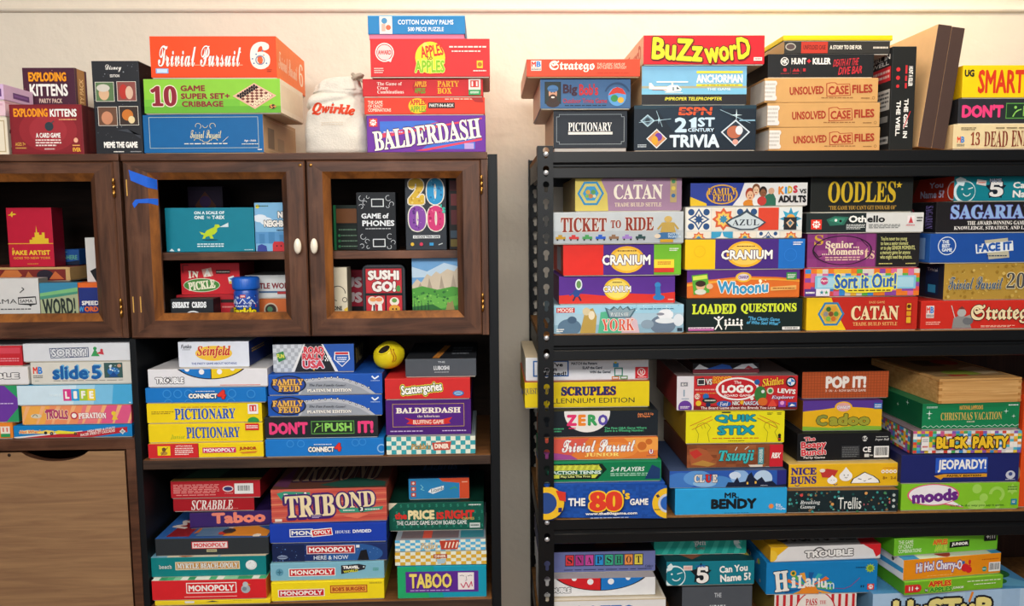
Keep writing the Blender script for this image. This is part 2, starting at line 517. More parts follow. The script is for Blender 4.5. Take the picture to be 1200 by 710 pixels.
# --- tall bookcase with a two-door upper cupboard
bc = thing('bookcase', 'dark wooden bookcase with two frame doors with cream oval knobs above open shelves', 'bookcase', (-0.392, 0.0, 0.0))
ox = 0.392
b_ = MB(); b_.box((-0.8125 + ox, -0.42, 0.0), (-0.7985 + ox, -0.02, 1.3965), black_wood, 0.001); b_.build('side_panel', bc)
b_ = MB(); b_.box((0.0005 + ox, -0.405, 0.0), (0.0225 + ox, -0.02, 1.806), black_wood, 0.001); b_.build('side_panel', bc)
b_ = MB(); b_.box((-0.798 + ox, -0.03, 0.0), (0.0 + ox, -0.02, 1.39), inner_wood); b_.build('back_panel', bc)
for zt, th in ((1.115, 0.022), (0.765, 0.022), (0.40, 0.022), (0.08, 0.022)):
    b_ = MB(); b_.box((-0.798 + ox, FY + 0.002, zt - th), (0.0 + ox, -0.031, zt), shelf_wood, 0.0012, {'T': lit_shelf_top}); b_.build('shelf', bc)
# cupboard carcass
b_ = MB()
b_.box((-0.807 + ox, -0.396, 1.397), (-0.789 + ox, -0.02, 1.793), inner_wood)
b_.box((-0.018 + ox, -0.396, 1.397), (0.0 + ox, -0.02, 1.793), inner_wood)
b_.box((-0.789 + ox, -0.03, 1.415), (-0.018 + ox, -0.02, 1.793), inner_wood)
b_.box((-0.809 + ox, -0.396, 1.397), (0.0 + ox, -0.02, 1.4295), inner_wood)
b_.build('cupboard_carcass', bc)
b_ = MB(); b_.box((-0.809 + ox, -0.42, 1.7935), (0.0 + ox, -0.02, 1.8095), rail_wood, 0.002, {'T': lit_shelf_top}); b_.build('cupboard_top', bc)
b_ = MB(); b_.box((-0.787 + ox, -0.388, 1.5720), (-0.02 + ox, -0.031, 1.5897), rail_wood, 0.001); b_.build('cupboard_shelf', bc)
b_ = MB(); b_.box((-0.0147 + ox, -0.419, 1.397), (0.0 + ox, -0.397, 1.793), door_wood, 0.001); b_.build('face_stile', bc)
def add_door(parent, x0, x1, z0, z1, st, kx, hx):
    b = MB(); door_mesh(b, x0, x1, z0, z1, st, 0.0150, FY)
    dr = b.build('door', parent)
    if kx is not None: knob(dr, kx, 1.603, FY)
    return dr
dl = add_door(bc, -0.8065 + ox, -0.4065 + ox, 1.398, 1.7925, (0.0540, 0.0405, 0.0400, 0.0245), -0.4243 + ox, None)
dr_ = add_door(bc, -0.4035 + ox, -0.0155 + ox, 1.398, 1.7925, (0.0355, 0.0400, 0.0400, 0.0245), -0.3880 + ox, None)
hinge(dr_, -0.0138 + ox, 1.737, FY - 0.002); hinge(dr_, -0.0138 + ox, 1.472, FY - 0.002)
# old hinge scars, pale raw wood, on the stile
raw = ink('#d0a050')
for (sx, sz) in ((-0.7985, 1.735), (-0.7985, 1.475), (-0.782, 1.475)):
    b_ = MB(); b_.box((sx - 0.0012 + ox, FY - 0.0006, sz - 0.018), (sx + 0.0012 + ox, FY + 0.001, sz + 0.018), raw, 0.0004); b_.build('hinge_scar', dl)
def tape(pts, name='tape'):
    """a strip of tape following the stile face and then the slope of the moulding"""
    b = MB(); n = len(pts) // 2
    up = pts[:n]; dn = pts[n:]
    vs = [(x + ox, y, z) for x, y, z in up] + [(x + ox, y, z) for x, y, z in dn]
    vs += [(x, y + 0.0007, z) for x, y, z in vs]
    m2 = 2 * n
    fs = []
    for i in range(n - 1):
        fs.append((i, i + 1, n + i + 1, n + i)); fs.append((m2 + i, m2 + n + i, m2 + n + i + 1, m2 + i + 1))
        fs.append((i, m2 + i, m2 + i + 1, i + 1)); fs.append((n + i, n + i + 1, m2 + n + i + 1, m2 + n + i))
    fs.append((0, n, m2 + n, m2)); fs.append((n - 1, m2 + n - 1, m2 + m2 - 1, n + n - 1))
    b.add(vs, fs, tape_m)
    q = b.build(name, dl); q['label'] = 'torn strip of blue masking tape'
yf = FY - 0.001
tape([(-0.792, yf, 1.774), (-0.7525, yf, 1.759), (-0.7378, FY + 0.0150, 1.753), (-0.789, yf, 1.751), (-0.7525, yf, 1.735), (-0.7378, FY + 0.0150, 1.731)])
tape([(-0.788, yf, 1.700), (-0.781, yf, 1.709), (-0.7525, yf, 1.711), (-0.7378, FY + 0.0150, 1.711), (-0.784, yf, 1.690), (-0.775, yf, 1.701), (-0.7525, yf, 1.701), (-0.7378, FY + 0.0150, 1.696)])
# screw heads near the top corners of the doors
for dd_, sx in ((dl, -0.4165), (dr_, -0.393)):
    b_ = MB(); b_.lathe([(0.0, 0.0012), (0.003, 0.001), (0.0036, 0.0)], brass, 14)
    b_.v = [(px, -pz, py) for (px, py, pz) in b_.v]
    b_.build('screw', dd_, (sx + ox, FY, 1.782))

# --- older cabinet at the edge: cupboard over a cubby over a drop-front bin
ax = 1.2
ac = thing('cabinet', 'brown cabinet with frame doors, an open cubby and a drop-front panel with a finger scoop', 'cabinet', (-1.2, 0.0, 0.0))
AL, AR = -1.62, -0.8135
b_ = MB(); b_.box((-0.834 + ax, -0.419, 0.0), (AR + ax, -0.02, 1.1420), rail_wood, 0.0012); b_.build('side_panel', ac)
b_ = MB(); b_.box((-0.834 + ax, -0.125, 1.168), (AR + ax, -0.031, 1.3990), rail_wood, 0.0012); b_.build('support_post', ac)
b_ = MB(); b_.box((AL + ax, -0.419, 0.0), (AL + 0.022 + ax, -0.02, 1.3985), rail_wood, 0.0012); b_.build('side_panel', ac)
b_ = MB(); b_.box((AL + 0.023 + ax, -0.03, 0.0), (-0.8345 + ax, -0.02, 1.39), inner_wood); b_.build('back_panel', ac)
b_ = MB(); b_.box((AL + 0.0225 + ax, -0.419, 1.1425), (AR + ax, -0.031, 1.1675), rail_wood, 0.0012); b_.build('shelf', ac)
b_ = MB()
b_.box((AL + ax, -0.396, 1.3995), (AL + 0.018 + ax, -0.02, 1.793), inner_wood)
b_.box((-0.8315 + ax, -0.396, 1.3995), (AR + ax, -0.02, 1.793), inner_wood)
b_.box((AL + 0.018 + ax, -0.03, 1.3995), (-0.8315 + ax, -0.02, 1.793), inner_wood)
b_.box((AL + ax, -0.396, 1.3995), (AR + ax, -0.02, 1.4295), inner_wood)
b_.build('cupboard_carcass', ac)
b_ = MB(); b_.box((AL + ax, -0.42, 1.7935), (AR + ax, -0.02, 1.8095), rail_wood, 0.002, {'T': lit_shelf_top}); b_.build('cupboard_top', ac)
b_ = MB(); b_.box((-0.8262 + ax, -0.4185, 1.3995), (AR + ax, -0.3965, 1.793), door_wood, 0.001); b_.build('face_stile', ac)
b_ = MB(); door_mesh(b_, -1.262 + ax, -0.8270 + ax, 1.3995, 1.7925, (0.04, 0.0400, 0.0385, 0.0250), 0.0170, FY); da = b_.build('door', ac)
hinge(da, -0.8255 + ax, 1.735, FY - 0.002); hinge(da, -0.8245 + ax, 1.468, FY - 0.002)
b_ = MB(); door_mesh(b_, AL + ax, -1.266 + ax, 1.3995, 1.7925, (0.04, 0.036, 0.033, 0.030), 0.0185, FY); b_.build('door', ac)
# drop front with a scooped top edge
x0, x1, zt = AL + 0.026 + ax, -0.839 + ax, 1.138
poly = [(x0, 0.62), (x1, 0.62), (x1, zt)]
sx0, sx1, dep = -1.071 + ax, -0.921 + ax, 0.022
for k in range(17):
    a = k / 16; xx = sx1 + (sx0 - sx1) * a
    poly.append((xx, zt - dep * (1 - (2 * a - 1) ** 2) ** 0.75))
poly.append((x0, zt))
b_ = MB(); b_.prism(poly, -0.416, -0.398, panel_wood, 'xz', rail_wood); b_.build('drop_front', ac)
b_ = MB(); b_.lathe([(0.0, 0.0006), (0.0030, 0.0006), (0.0040, 0.0)], ink('#2a1c14'), 14); b_.v = [(px, -pz, py) for (px, py, pz) in b_.v]
b_.build('screw', ac, (-1.099 + ax, -0.4162, 1.132))

# ------------------------------------------------------------------ black boltless rack
rk = thing('storage_rack', 'black metal storage rack with keyhole-punched posts and particle board shelves', 'storage rack', (0.874, 0.0, 0.0))
rx = 0.874
X0, X1 = 0.112, 1.636
LEVELS = (1.8095, 1.3945, 0.9575, 0.6595, 0.16)
def keyhole(cx, cz, s=1.0):
    pts = []
    R, rr, dz = 0.0072 * s, 0.0040 * s, 0.0135 * s
    a0 = math.asin(rr / R)
    for k in range(15):
        a = -math.pi / 2 + a0 + (2 * math.pi - 2 * a0) * k / 14
        pts.append((cx + R * math.cos(a), cz + R * math.sin(a)))
    for k in range(7):
        a = math.pi + math.pi * k / 6
        pts.append((cx + rr * math.cos(a), cz - dz + rr * math.sin(a)))
    return pts
def punched(w_, z1, holes, th):
    """a flat strip of steel with real keyhole openings"""
    cu = bpy.data.curves.new('strip', 'CURVE'); cu.dimensions = '2D'; cu.fill_mode = 'BOTH'; cu.extrude = th / 2
    def ring_(pts):
        s = cu.splines.new('POLY'); s.points.add(len(pts) - 1)
        for q, (a, b) in zip(s.points, pts): q.co = (a, b, 0, 1)
        s.use_cyclic_u = True
    ring_([(0, 0), (w_, 0), (w_, z1), (0, z1)])
    for hpts in holes: ring_(hpts)
    o = bpy.data.objects.new('strip', cu); COL.objects.link(o)
    bpy.context.view_layer.update()
    ev = o.evaluated_get(bpy.context.evaluated_depsgraph_get())
    me = ev.to_mesh()
    vs = [tuple(v.co) for v in me.vertices]; fs = [tuple(q.vertices) for q in me.polygons]
    ev.to_mesh_clear(); bpy.data.objects.remove(o); bpy.data.curves.remove(cu)
    return vs, fs
PW, PT, PH = 0.0355, 0.0022, 1.822
bolt_z = [S - dz for S in LEVELS for dz in (0.006, 0.047)]
holes_z = [1.8135 - 0.0385 * k for k in range(47)]
hl = [keyhole(PW * 0.54, z) for z in holes_z if z > 0.05 and min(abs(z - q - 0.004) for q in bolt_z) > 0.026]
hl += [keyhole(PW * 0.54, q + 0.0085) for q in bolt_z]
strip = punched(PW, PH, hl, PT)
def post(xc, yc, sx, sy):
    """L-angle upright; sx, sy say which way its two flanges run"""
    b = MB()
    vs, fs = strip
    b.add([(xc - rx + sx * x, yc + sy * (PT / 2 + z), y) for x, y, z in vs], fs, rack_m)
    b.add([(xc - rx + sx * (PT / 2 + z), yc + sy * (PT + x * 0.98), y) for x, y, z in vs], fs, rack_m)
    o = b.build('post', rk)
    return o
P1 = post(X0, -0.4235, 1, 1)
for (xc, yc, sx, sy) in ((X0, -0.012, 1, -1), (X1, -0.4235, -1, 1), (X1, -0.012, -1, -1)): post(xc, yc, sx, sy)
for S in LEVELS:
    b_ = MB(); b_.box((X0 + 0.004 - rx, -0.4185, S - 0.0125), (X1 - 0.004 - rx, -0.016, S), chip, 0.0006); b_.build('shelf_board', rk)
    # front and back beams: a stepped steel profile
    lip = S - (0.0015 if S < 1.3 else 0.0004)
    pf = [(-0.4208, lip), (-0.4213, S - 0.024), (-0.4160, S - 0.029), (-0.4160, S - 0.033), (-0.4208, S - 0.037), (-0.4213, S - 0.058), (-0.4185, S - 0.060), (-0.4150, S - 0.058), (-0.4120, S - 0.030), (-0.4120, S - 0.013), (-0.4185, S - 0.013), (-0.4190, lip)]
    b_ = MB(); b_.prism(pf, X0 + PW - 0.004 - rx, X1 - PW + 0.004 - rx, rack_m, 'yz'); b_.build('front_beam', rk)
    b_ = MB(); b_.prism([(-0.436 - y, z) for y, z in pf], X0 + PW - 0.004 - rx, X1 - PW + 0.004 - rx, rack_m, 'yz'); b_.build('rear_beam', rk)
    for xs in (X0 + 0.0035, X1 - 0.0065):
        b_ = MB(); b_.prism([(-0.385, S - 0.013), (-0.05, S - 0.013), (-0.05, S - 0.058), (-0.385, S - 0.058)], xs - rx, xs + 0.003 - rx, rack_m, 'yz'); b_.build('side_beam', rk)
    for dz in (0.006, 0.047):
        b_ = MB(); b_.lathe([(0.0, 0.0026), (0.0022, 0.0026), (0.0028, 0.0020), (0.0050, 0.0016), (0.0058, 0.0)], steel, 16)
        b_.v = [(px, -pz, py) for (px, py, pz) in b_.v]
        b_.build('bolt', rk, (X0 + PW * 0.54 - rx, -0.4236, S - dz))

# added dark board, standing in for the shade on the wall behind the rack
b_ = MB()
b_.box((-0.31, -0.0045, 0.0), (0.31, 0.0045, 1.372), wood('shade_board_dark', '#241510', '#3a241a', (24, 24, 2), 0.6, 0.03, 0.2), 0.0012)
bd = b_.build('added_shade_board'); bd.location = (1.29, -0.0062, -0.02)
bd['label'] = 'dark brown board added for the shade on the wall behind the black rack'; bd['category'] = 'added shade board'

# ------------------------------------------------------------------ sizes and places of the boxes, in metres
BAKED = {   # centre x, front y, base z, width, depth, height, turn
    'cream_card': (-1.131, -0.39, 1.8102, 0.1284, 0.115, 0.0832, 0), 'pink_far': (-1.1295, -0.39, 1.894, 0.1224, 0.115, 0.0346, 0), 'lavender_far': (-1.1286, -0.39, 1.9293, 0.1185, 0.115, 0.0363, 0),
    'kitten_small': (-0.9727, -0.405, 1.8102, 0.1575, 0.13, 0.1084, 0), 'party_near': (-1.0331, -0.27, 1.8102, 0.1213, 0.055, 0.2133, 0), 'party_far': (-1.0653, -0.21, 1.8102, 0.1251, 0.055, 0.225, 0),
    'meme': (-0.8181, -0.4, 1.8102, 0.1025, 0.11, 0.2026, 0), 'tp_blue': (-0.6288, -0.4, 1.8102, 0.2672, 0.27, 0.0858, -1.5), 'ten_game': (-0.6055, -0.405, 1.8966, 0.301, 0.2, 0.0764, -1),
    'tp_six': (-0.6008, -0.405, 1.9735, 0.2753, 0.27, 0.091, 0), 'balder_top': (-0.1371, -0.39, 1.8102, 0.2675, 0.26, 0.0836, 0), 'crazy_box': (-0.1398, -0.39, 1.8944, 0.2704, 0.27, 0.039, 0),
    'party_box': (-0.1429, -0.39, 1.934, 0.2697, 0.27, 0.0407, 0), 'apples_red': (-0.1248, -0.4, 1.9753, 0.2655, 0.2, 0.0847, 0), 'palms': (-0.1547, -0.39, 2.0605, 0.2163, 0.2, 0.0516, 0),
    'pictionary_dark': (0.2337, -0.4, 1.8102, 0.1676, 0.26, 0.0923, 0), 'big_bob': (0.2212, -0.41, 1.9031, 0.2032, 0.27, 0.0672, 0), 'stratego_old': (0.2152, -0.42, 1.971, 0.2527, 0.3, 0.0401, 0),
    'espn': (0.4712, -0.405, 1.8102, 0.2784, 0.27, 0.1022, 0), 'anchorman': (0.4689, -0.4, 1.913, 0.2388, 0.22, 0.0868, 0), 'buzzword': (0.4887, -0.405, 2.0004, 0.2739, 0.27, 0.0655, 0),
    'case_low': (0.7683, -0.405, 1.8102, 0.2559, 0.24, 0.0519, 0), 'case_mid': (0.7646, -0.405, 1.8627, 0.2591, 0.24, 0.0546, 0), 'case_top': (0.7579, -0.405, 1.9178, 0.2602, 0.24, 0.0542, 0),
    'hunt_bar': (0.7572, -0.4, 1.9727, 0.2425, 0.25, 0.0531, 0), 'story_die': (0.7974, -0.39, 2.0263, 0.2435, 0.25, 0.0298, 0), 'yellow_top': (0.8009, -0.385, 2.0567, 0.2518, 0.27, 0.0137, 0),
    'girl_well': (0.9484, -0.4, 1.8102, 0.0553, 0.24, 0.2323, 0), 'kraft': (1.0205, -0.4, 1.8102, 0.0633, 0.27, 0.2754, 0), 'dead_end': (1.208, -0.41, 1.8102, 0.2888, 0.25, 0.0572, 0),
    'dont_push_top': (1.2139, -0.405, 1.868, 0.2768, 0.26, 0.0574, 0), 'smart': (1.2184, -0.4, 1.9261, 0.2666, 0.26, 0.0745, 0), 'york': (0.2991, -0.412, 1.3948, 0.3003, 0.3, 0.0669, 0),
    'cranium_red': (0.2966, -0.4, 1.4623, 0.2694, 0.26, 0.0655, 0), 'cranium_rainbow': (0.3067, -0.408, 1.5284, 0.2712, 0.26, 0.0722, 0), 'ticket': (0.2963, -0.415, 1.6012, 0.2982, 0.3, 0.0731, 0),
    'catan_pale': (0.3208, -0.405, 1.6748, 0.2441, 0.29, 0.0784, 0), 'loaded': (0.5913, -0.41, 1.3948, 0.2715, 0.26, 0.0775, 0), 'whoonu': (0.5893, -0.405, 1.4729, 0.2632, 0.26, 0.0663, 0),
    'cranium_yellow': (0.5901, -0.41, 1.5398, 0.2773, 0.26, 0.0702, 0), 'azul': (0.5861, -0.408, 1.6106, 0.2705, 0.26, 0.0733, 0), 'feud_kids': (0.5975, -0.405, 1.6846, 0.2701, 0.26, 0.0536, 0),
    'catan_red': (0.868, -0.41, 1.3948, 0.2619, 0.29, 0.0786, 0), 'sort_it': (0.8641, -0.408, 1.474, 0.2691, 0.26, 0.0667, 0), 'senior': (0.8701, -0.4, 1.5414, 0.2632, 0.26, 0.08, 0),
    'othello': (0.8679, -0.408, 1.622, 0.2731, 0.26, 0.0464, 0), 'oodles': (0.867, -0.39, 1.669, 0.2407, 0.26, 0.082, 0), 'stratego_red': (1.1628, -0.41, 1.3948, 0.3114, 0.3, 0.0676, 0),
    'tp_gold': (1.2074, -0.405, 1.463, 0.293, 0.27, 0.0864, 0), 'face_it': (1.1734, -0.41, 1.55, 0.3027, 0.26, 0.0691, 0), 'sagarian': (1.1898, -0.405, 1.6197, 0.3085, 0.27, 0.072, 0),
    'five_top': (1.2223, -0.39, 1.6923, 0.2778, 0.27, 0.0587, 0), 'eighties': (0.2664, -0.412, 0.9578, 0.2889, 0.27, 0.0823, 0), 'tennis': (0.2629, -0.406, 1.0407, 0.2807, 0.26, 0.0512, 0),
    'tp_junior': (0.2606, -0.399, 1.0925, 0.2708, 0.26, 0.053, 0), 'zero': (0.2614, -0.392, 1.1461, 0.271, 0.26, 0.0633, 0), 'scruples': (0.2325, -0.364, 1.21, 0.2984, 0.27, 0.0635, 0),
    'seen': (0.2336, -0.354, 1.2741, 0.2949, 0.27, 0.0574, 0), 'bendy': (0.5691, -0.412, 0.9578, 0.2675, 0.26, 0.0645, 0), 'clue': (0.5634, -0.41, 1.0229, 0.2771, 0.26, 0.0424, -1),
    'tsuro': (0.5822, -0.392, 1.0659, 0.2299, 0.25, 0.0559, 0), 'quik': (0.5861, -0.385, 1.1224, 0.2361, 0.26, 0.0784, -1), 'logo': (0.5941, -0.377, 1.2014, 0.2875, 0.27, 0.0842, -2),
    'logo_top': (0.57, -0.354, 1.2862, 0.1594, 0.2, 0.0264, -1), 'trellis': (0.8397, -0.412, 0.9578, 0.2658, 0.24, 0.0555, -1), 'buns': (0.848, -0.394, 1.0139, 0.2717, 0.24, 0.0582, 0),
    'bunch': (0.8516, -0.374, 1.0727, 0.2298, 0.22, 0.0691, 1), 'cadoo': (0.8558, -0.359, 1.1424, 0.1929, 0.22, 0.0755, -1), 'popit': (0.8668, -0.341, 1.2185, 0.213, 0.25, 0.067, 0),
    'moods': (1.123, -0.41, 0.9578, 0.2872, 0.27, 0.0665, 0), 'jeopardy': (1.1194, -0.41, 1.0249, 0.2861, 0.27, 0.0705, 0), 'block': (1.1343, -0.404, 1.096, 0.2571, 0.27, 0.0557, 0),
    'xmas': (1.1448, -0.397, 1.1523, 0.2386, 0.27, 0.0639, 1), 'woodbox': (1.1585, -0.398, 1.2168, 0.2068, 0.3, 0.0593, 3), 'orange_edge': (1.3812, -0.4, 0.9578, 0.216, 0.2, 0.2765, 0),
    'lotto': (0.269, -0.41, 0.6598, 0.296, 0.27, 0.0939, 0), 'trouble_white': (0.2562, -0.396, 0.7543, 0.2763, 0.26, 0.0463, 0), 'snapshot': (0.26, -0.368, 0.8012, 0.2796, 0.27, 0.0533, 0),
    'ludoshi_low': (0.544, -0.4, 0.6598, 0.1709, 0.24, 0.115, 0), 'five_low': (0.5281, -0.395, 0.7754, 0.214, 0.26, 0.0617, 0), 'uno_teal': (0.5128, -0.36, 0.8377, 0.2277, 0.24, 0.0493, -0.5),
    'pass_pop': (0.785, -0.4, 0.6598, 0.2018, 0.2, 0.0903, 0), 'hilarium': (0.7983, -0.401, 0.7507, 0.2718, 0.26, 0.0813, 0), 'trouble_top': (0.8033, -0.397, 0.8326, 0.2737, 0.24, 0.0382, 2),
    'light_blue': (1.1174, -0.415, 0.6598, 0.4153, 0.28, 0.0989, 2), 'apples_junior': (1.0979, -0.425, 0.7593, 0.2589, 0.24, 0.0346, 6), 'hiho': (1.0922, -0.42, 0.7944, 0.2588, 0.25, 0.0527, 7),
    'apples_jr_top': (1.0867, -0.404, 0.8477, 0.2728, 0.24, 0.046, 6), 'mono_junior': (-0.656, -0.41, 1.1153, 0.263, 0.27, 0.0357, 0), 'pict_junior': (-0.6556, -0.408, 1.1516, 0.2607, 0.27, 0.0451, 0),
    'pictionary_yel': (-0.6563, -0.408, 1.1973, 0.2619, 0.27, 0.0474, 0), 'connect_a': (-0.6481, -0.412, 1.2454, 0.2743, 0.26, 0.036, -1), 'trouble_a': (-0.6414, -0.412, 1.282, 0.2718, 0.26, 0.0429, -1),
    'seinfeld': (-0.6318, -0.4, 1.3254, 0.1607, 0.2, 0.0604, 0), 'connect_b': (-0.3832, -0.412, 1.1153, 0.2728, 0.26, 0.042, 0), 'dont_push': (-0.3904, -0.408, 1.1579, 0.2609, 0.26, 0.0509, 0),
    'feud_low': (-0.38, -0.408, 1.2094, 0.2622, 0.26, 0.0494, 0), 'feud_up': (-0.3784, -0.408, 1.2594, 0.2615, 0.26, 0.0493, 0), 'rally': (-0.4069, -0.39, 1.3093, 0.1864, 0.22, 0.0664, 0),
    'diner_row1': (-0.138, -0.41, 1.1153, 0.206, 0.25, 0.0436, 0), 'balder_purple': (-0.1431, -0.405, 1.1595, 0.1979, 0.25, 0.0852, 0), 'scatter': (-0.1436, -0.408, 1.2453, 0.1968, 0.26, 0.0502, 0),
    'ludoshi_up': (-0.1128, -0.4, 1.2962, 0.1638, 0.25, 0.0435, 0), 'yellow_low': (-0.654, -0.42, 0.7653, 0.267, 0.26, 0.0121, 0), 'mono_red': (-0.6606, -0.42, 0.778, 0.2643, 0.27, 0.0495, 0),
    'myrtle': (-0.6642, -0.406, 0.8281, 0.2675, 0.27, 0.0493, 0), 'mono_black': (-0.6556, -0.402, 0.878, 0.2635, 0.27, 0.0432, 0), 'taboo_purple': (-0.627, -0.34, 0.9218, 0.2127, 0.2, 0.0396, 4),
    'scrabble_low': (-0.6694, -0.34, 0.9621, 0.1937, 0.24, 0.0321, 0), 'scrabble_up': (-0.6636, -0.34, 0.9948, 0.2137, 0.25, 0.0438, 0), 'bobs': (-0.3895, -0.41, 0.7653, 0.2643, 0.27, 0.0475, 1),
    'travel': (-0.3901, -0.405, 0.8134, 0.2664, 0.27, 0.0433, 1), 'herenow': (-0.3815, -0.401, 0.8572, 0.2704, 0.27, 0.0435, 0), 'divided': (-0.3851, -0.396, 0.9013, 0.2744, 0.27, 0.0475, 0),
    'tribond': (-0.3841, -0.391, 0.9495, 0.2702, 0.26, 0.0827, 1), 'taboo': (-0.1177, -0.41, 0.7653, 0.21, 0.25, 0.0794, 0), 'diner_yel': (-0.1198, -0.408, 0.8453, 0.2155, 0.25, 0.0342, 0),
    'diner_blue': (-0.1203, -0.408, 0.8802, 0.2131, 0.25, 0.0287, 0), 'price': (-0.1319, -0.356, 0.9094, 0.2287, 0.24, 0.0721, 0), 'lizard': (-0.1278, -0.34, 0.9822, 0.1471, 0.2, 0.0534, 1),
    'orange_far': (-1.1719, -0.41, 1.1678, 0.1622, 0.25, 0.0373, 0), 'purple_green': (-1.1627, -0.408, 1.2057, 0.1733, 0.25, 0.0858, 0), 'tron_white': (-1.1464, -0.408, 1.2922, 0.1955, 0.25, 0.0424, 0),
    'red_hand': (-1.1516, -0.405, 1.3352, 0.1821, 0.25, 0.0479, 0), 'hotwheels': (-0.9554, -0.41, 1.1678, 0.2673, 0.26, 0.0301, 0), 'trolls': (-0.9452, -0.408, 1.1985, 0.2459, 0.26, 0.0446, 0),
    'life': (-0.9471, -0.408, 1.2436, 0.2587, 0.26, 0.047, 0), 'slide5': (-0.9293, -0.405, 1.2912, 0.2298, 0.27, 0.0519, 0), 'sorry': (-0.9359, -0.405, 1.3437, 0.2444, 0.26, 0.0427, 0),
    'trex': (-0.6414, -0.36, 1.59, 0.2025, 0.06, 0.1014, 0), 'dark_purple': (-0.6985, -0.22, 1.59, 0.0858, 0.06, 0.1569, 0), 'neighbors': (-0.4929, -0.36, 1.59, 0.09, 0.05, 0.1121, -2),
    'pickle_red_low': (-0.6675, -0.32, 1.4298, 0.1486, 0.12, 0.0571, 0), 'pickle': (-0.6597, -0.32, 1.4875, 0.1381, 0.12, 0.0744, 0), 'sneaky': (-0.6854, -0.375, 1.4298, 0.0974, 0.05, 0.0524, 0),
    'orange_in': (-0.5111, -0.3, 1.4298, 0.1041, 0.14, 0.0434, 0), 'littleword': (-0.5214, -0.3, 1.4738, 0.1282, 0.16, 0.0572, 0), 'green_stack_in': (-0.3398, -0.3, 1.59, 0.0589, 0.1, 0.1066, 0),
    'phones': (-0.2588, -0.36, 1.59, 0.0906, 0.06, 0.134, 0), 'twothousands': (-0.144, -0.36, 1.59, 0.0948, 0.06, 0.1704, 0), 'dark_tall_in': (-0.0766, -0.34, 1.59, 0.03, 0.12, 0.1713, 0),
    'cream_in': (-0.3552, -0.365, 1.4298, 0.0553, 0.04, 0.1217, -4), 'go_behind': (-0.3295, -0.26, 1.4298, 0.0586, 0.05, 0.1094, 0), 'sushi_tin': (-0.2449, -0.36, 1.4298, 0.0994, 0.06, 0.1264, 0),
    'mountain': (-0.1195, -0.37, 1.4298, 0.1171, 0.05, 0.1417, 0), 'word': (-0.9919, -0.365, 1.4298, 0.0852, 0.04, 0.0921, 2), 'speed': (-0.9295, -0.36, 1.4298, 0.0564, 0.05, 0.0911, 0),
    'hama': (-1.0968, -0.37, 1.4298, 0.127, 0.04, 0.1033, 0), 'comic_base': (-1.1247, -0.3, 1.4298, 0.2398, 0.2, 0.0906, 0), 'comic_red': (-1.1187, -0.3, 1.521, 0.2431, 0.2, 0.0339, 0),
    'fakeartist': (-1.0897, -0.29, 1.5555, 0.1058, 0.05, 0.1404, 0), 'teal_in': (-1.0369, -0.23, 1.5565, 0.0559, 0.1, 0.038, 0), 'yellow_black': (-0.9226, -0.33, 1.4298, 0.0395, 0.1, 0.1948, 0),
}
# ------------------------------------------------------------------ what stands on what: groups
grp('games on top of the wooden cupboards', 'cream_card', 'pink_far', 'lavender_far', 'kitten_small', 'party_near', 'party_far', 'meme', 'tp_blue', 'ten_game', 'tp_six', 'balder_top', 'crazy_box', 'party_box', 'apples_red', 'palms')
grp('games on top of the black rack', 'pictionary_dark', 'big_bob', 'stratego_old', 'espn', 'anchorman', 'buzzword', 'case_low', 'case_mid', 'case_top', 'hunt_bar', 'story_die', 'yellow_top', 'girl_well', 'kraft', 'dead_end', 'dont_push_top', 'smart')
grp('games on the upper shelf of the black rack', 'york', 'cranium_red', 'cranium_rainbow', 'ticket', 'catan_pale', 'loaded', 'whoonu', 'cranium_yellow', 'azul', 'feud_kids', 'catan_red', 'sort_it', 'senior', 'othello', 'oodles', 'stratego_red', 'tp_gold', 'face_it', 'sagarian', 'five_top')
grp('games on the middle shelf of the black rack', 'eighties', 'tennis', 'tp_junior', 'zero', 'scruples', 'seen', 'bendy', 'clue', 'tsuro', 'quik', 'logo', 'logo_top', 'trellis', 'buns', 'bunch', 'cadoo', 'popit', 'moods', 'jeopardy', 'block', 'xmas', 'woodbox', 'orange_edge')
grp('games on the lower shelf of the black rack', 'lotto', 'trouble_white', 'snapshot', 'ludoshi_low', 'five_low', 'uno_teal', 'pass_pop', 'hilarium', 'trouble_top', 'light_blue', 'apples_junior', 'hiho', 'apples_jr_top')
grp('games on the upper open shelf of the bookcase', 'mono_junior', 'pict_junior', 'pictionary_yel', 'connect_a', 'trouble_a', 'seinfeld', 'connect_b', 'dont_push', 'feud_low', 'feud_up', 'rally', 'diner_row1', 'balder_purple', 'scatter', 'ludoshi_up')
grp('games on the lower open shelf of the bookcase', 'yellow_low', 'mono_red', 'myrtle', 'mono_black', 'taboo_purple', 'scrabble_low', 'scrabble_up', 'bobs', 'travel', 'herenow', 'divided', 'tribond', 'taboo', 'diner_yel', 'diner_blue', 'price', 'lizard')
grp('games in the open cubby of the cabinet', 'orange_far', 'purple_green', 'tron_white', 'red_hand', 'hotwheels', 'trolls', 'life', 'slide5', 'sorry')
grp('games behind the frame doors', 'trex', 'dark_purple', 'neighbors', 'pickle_red_low', 'pickle', 'sneaky', 'orange_in', 'littleword', 'green_stack_in', 'phones', 'twothousands', 'dark_tall_in', 'cream_in', 'go_behind', 'sushi_tin', 'mountain', 'word', 'speed', 'hama', 'comic_base', 'comic_red', 'fakeartist', 'teal_in', 'yellow_black')

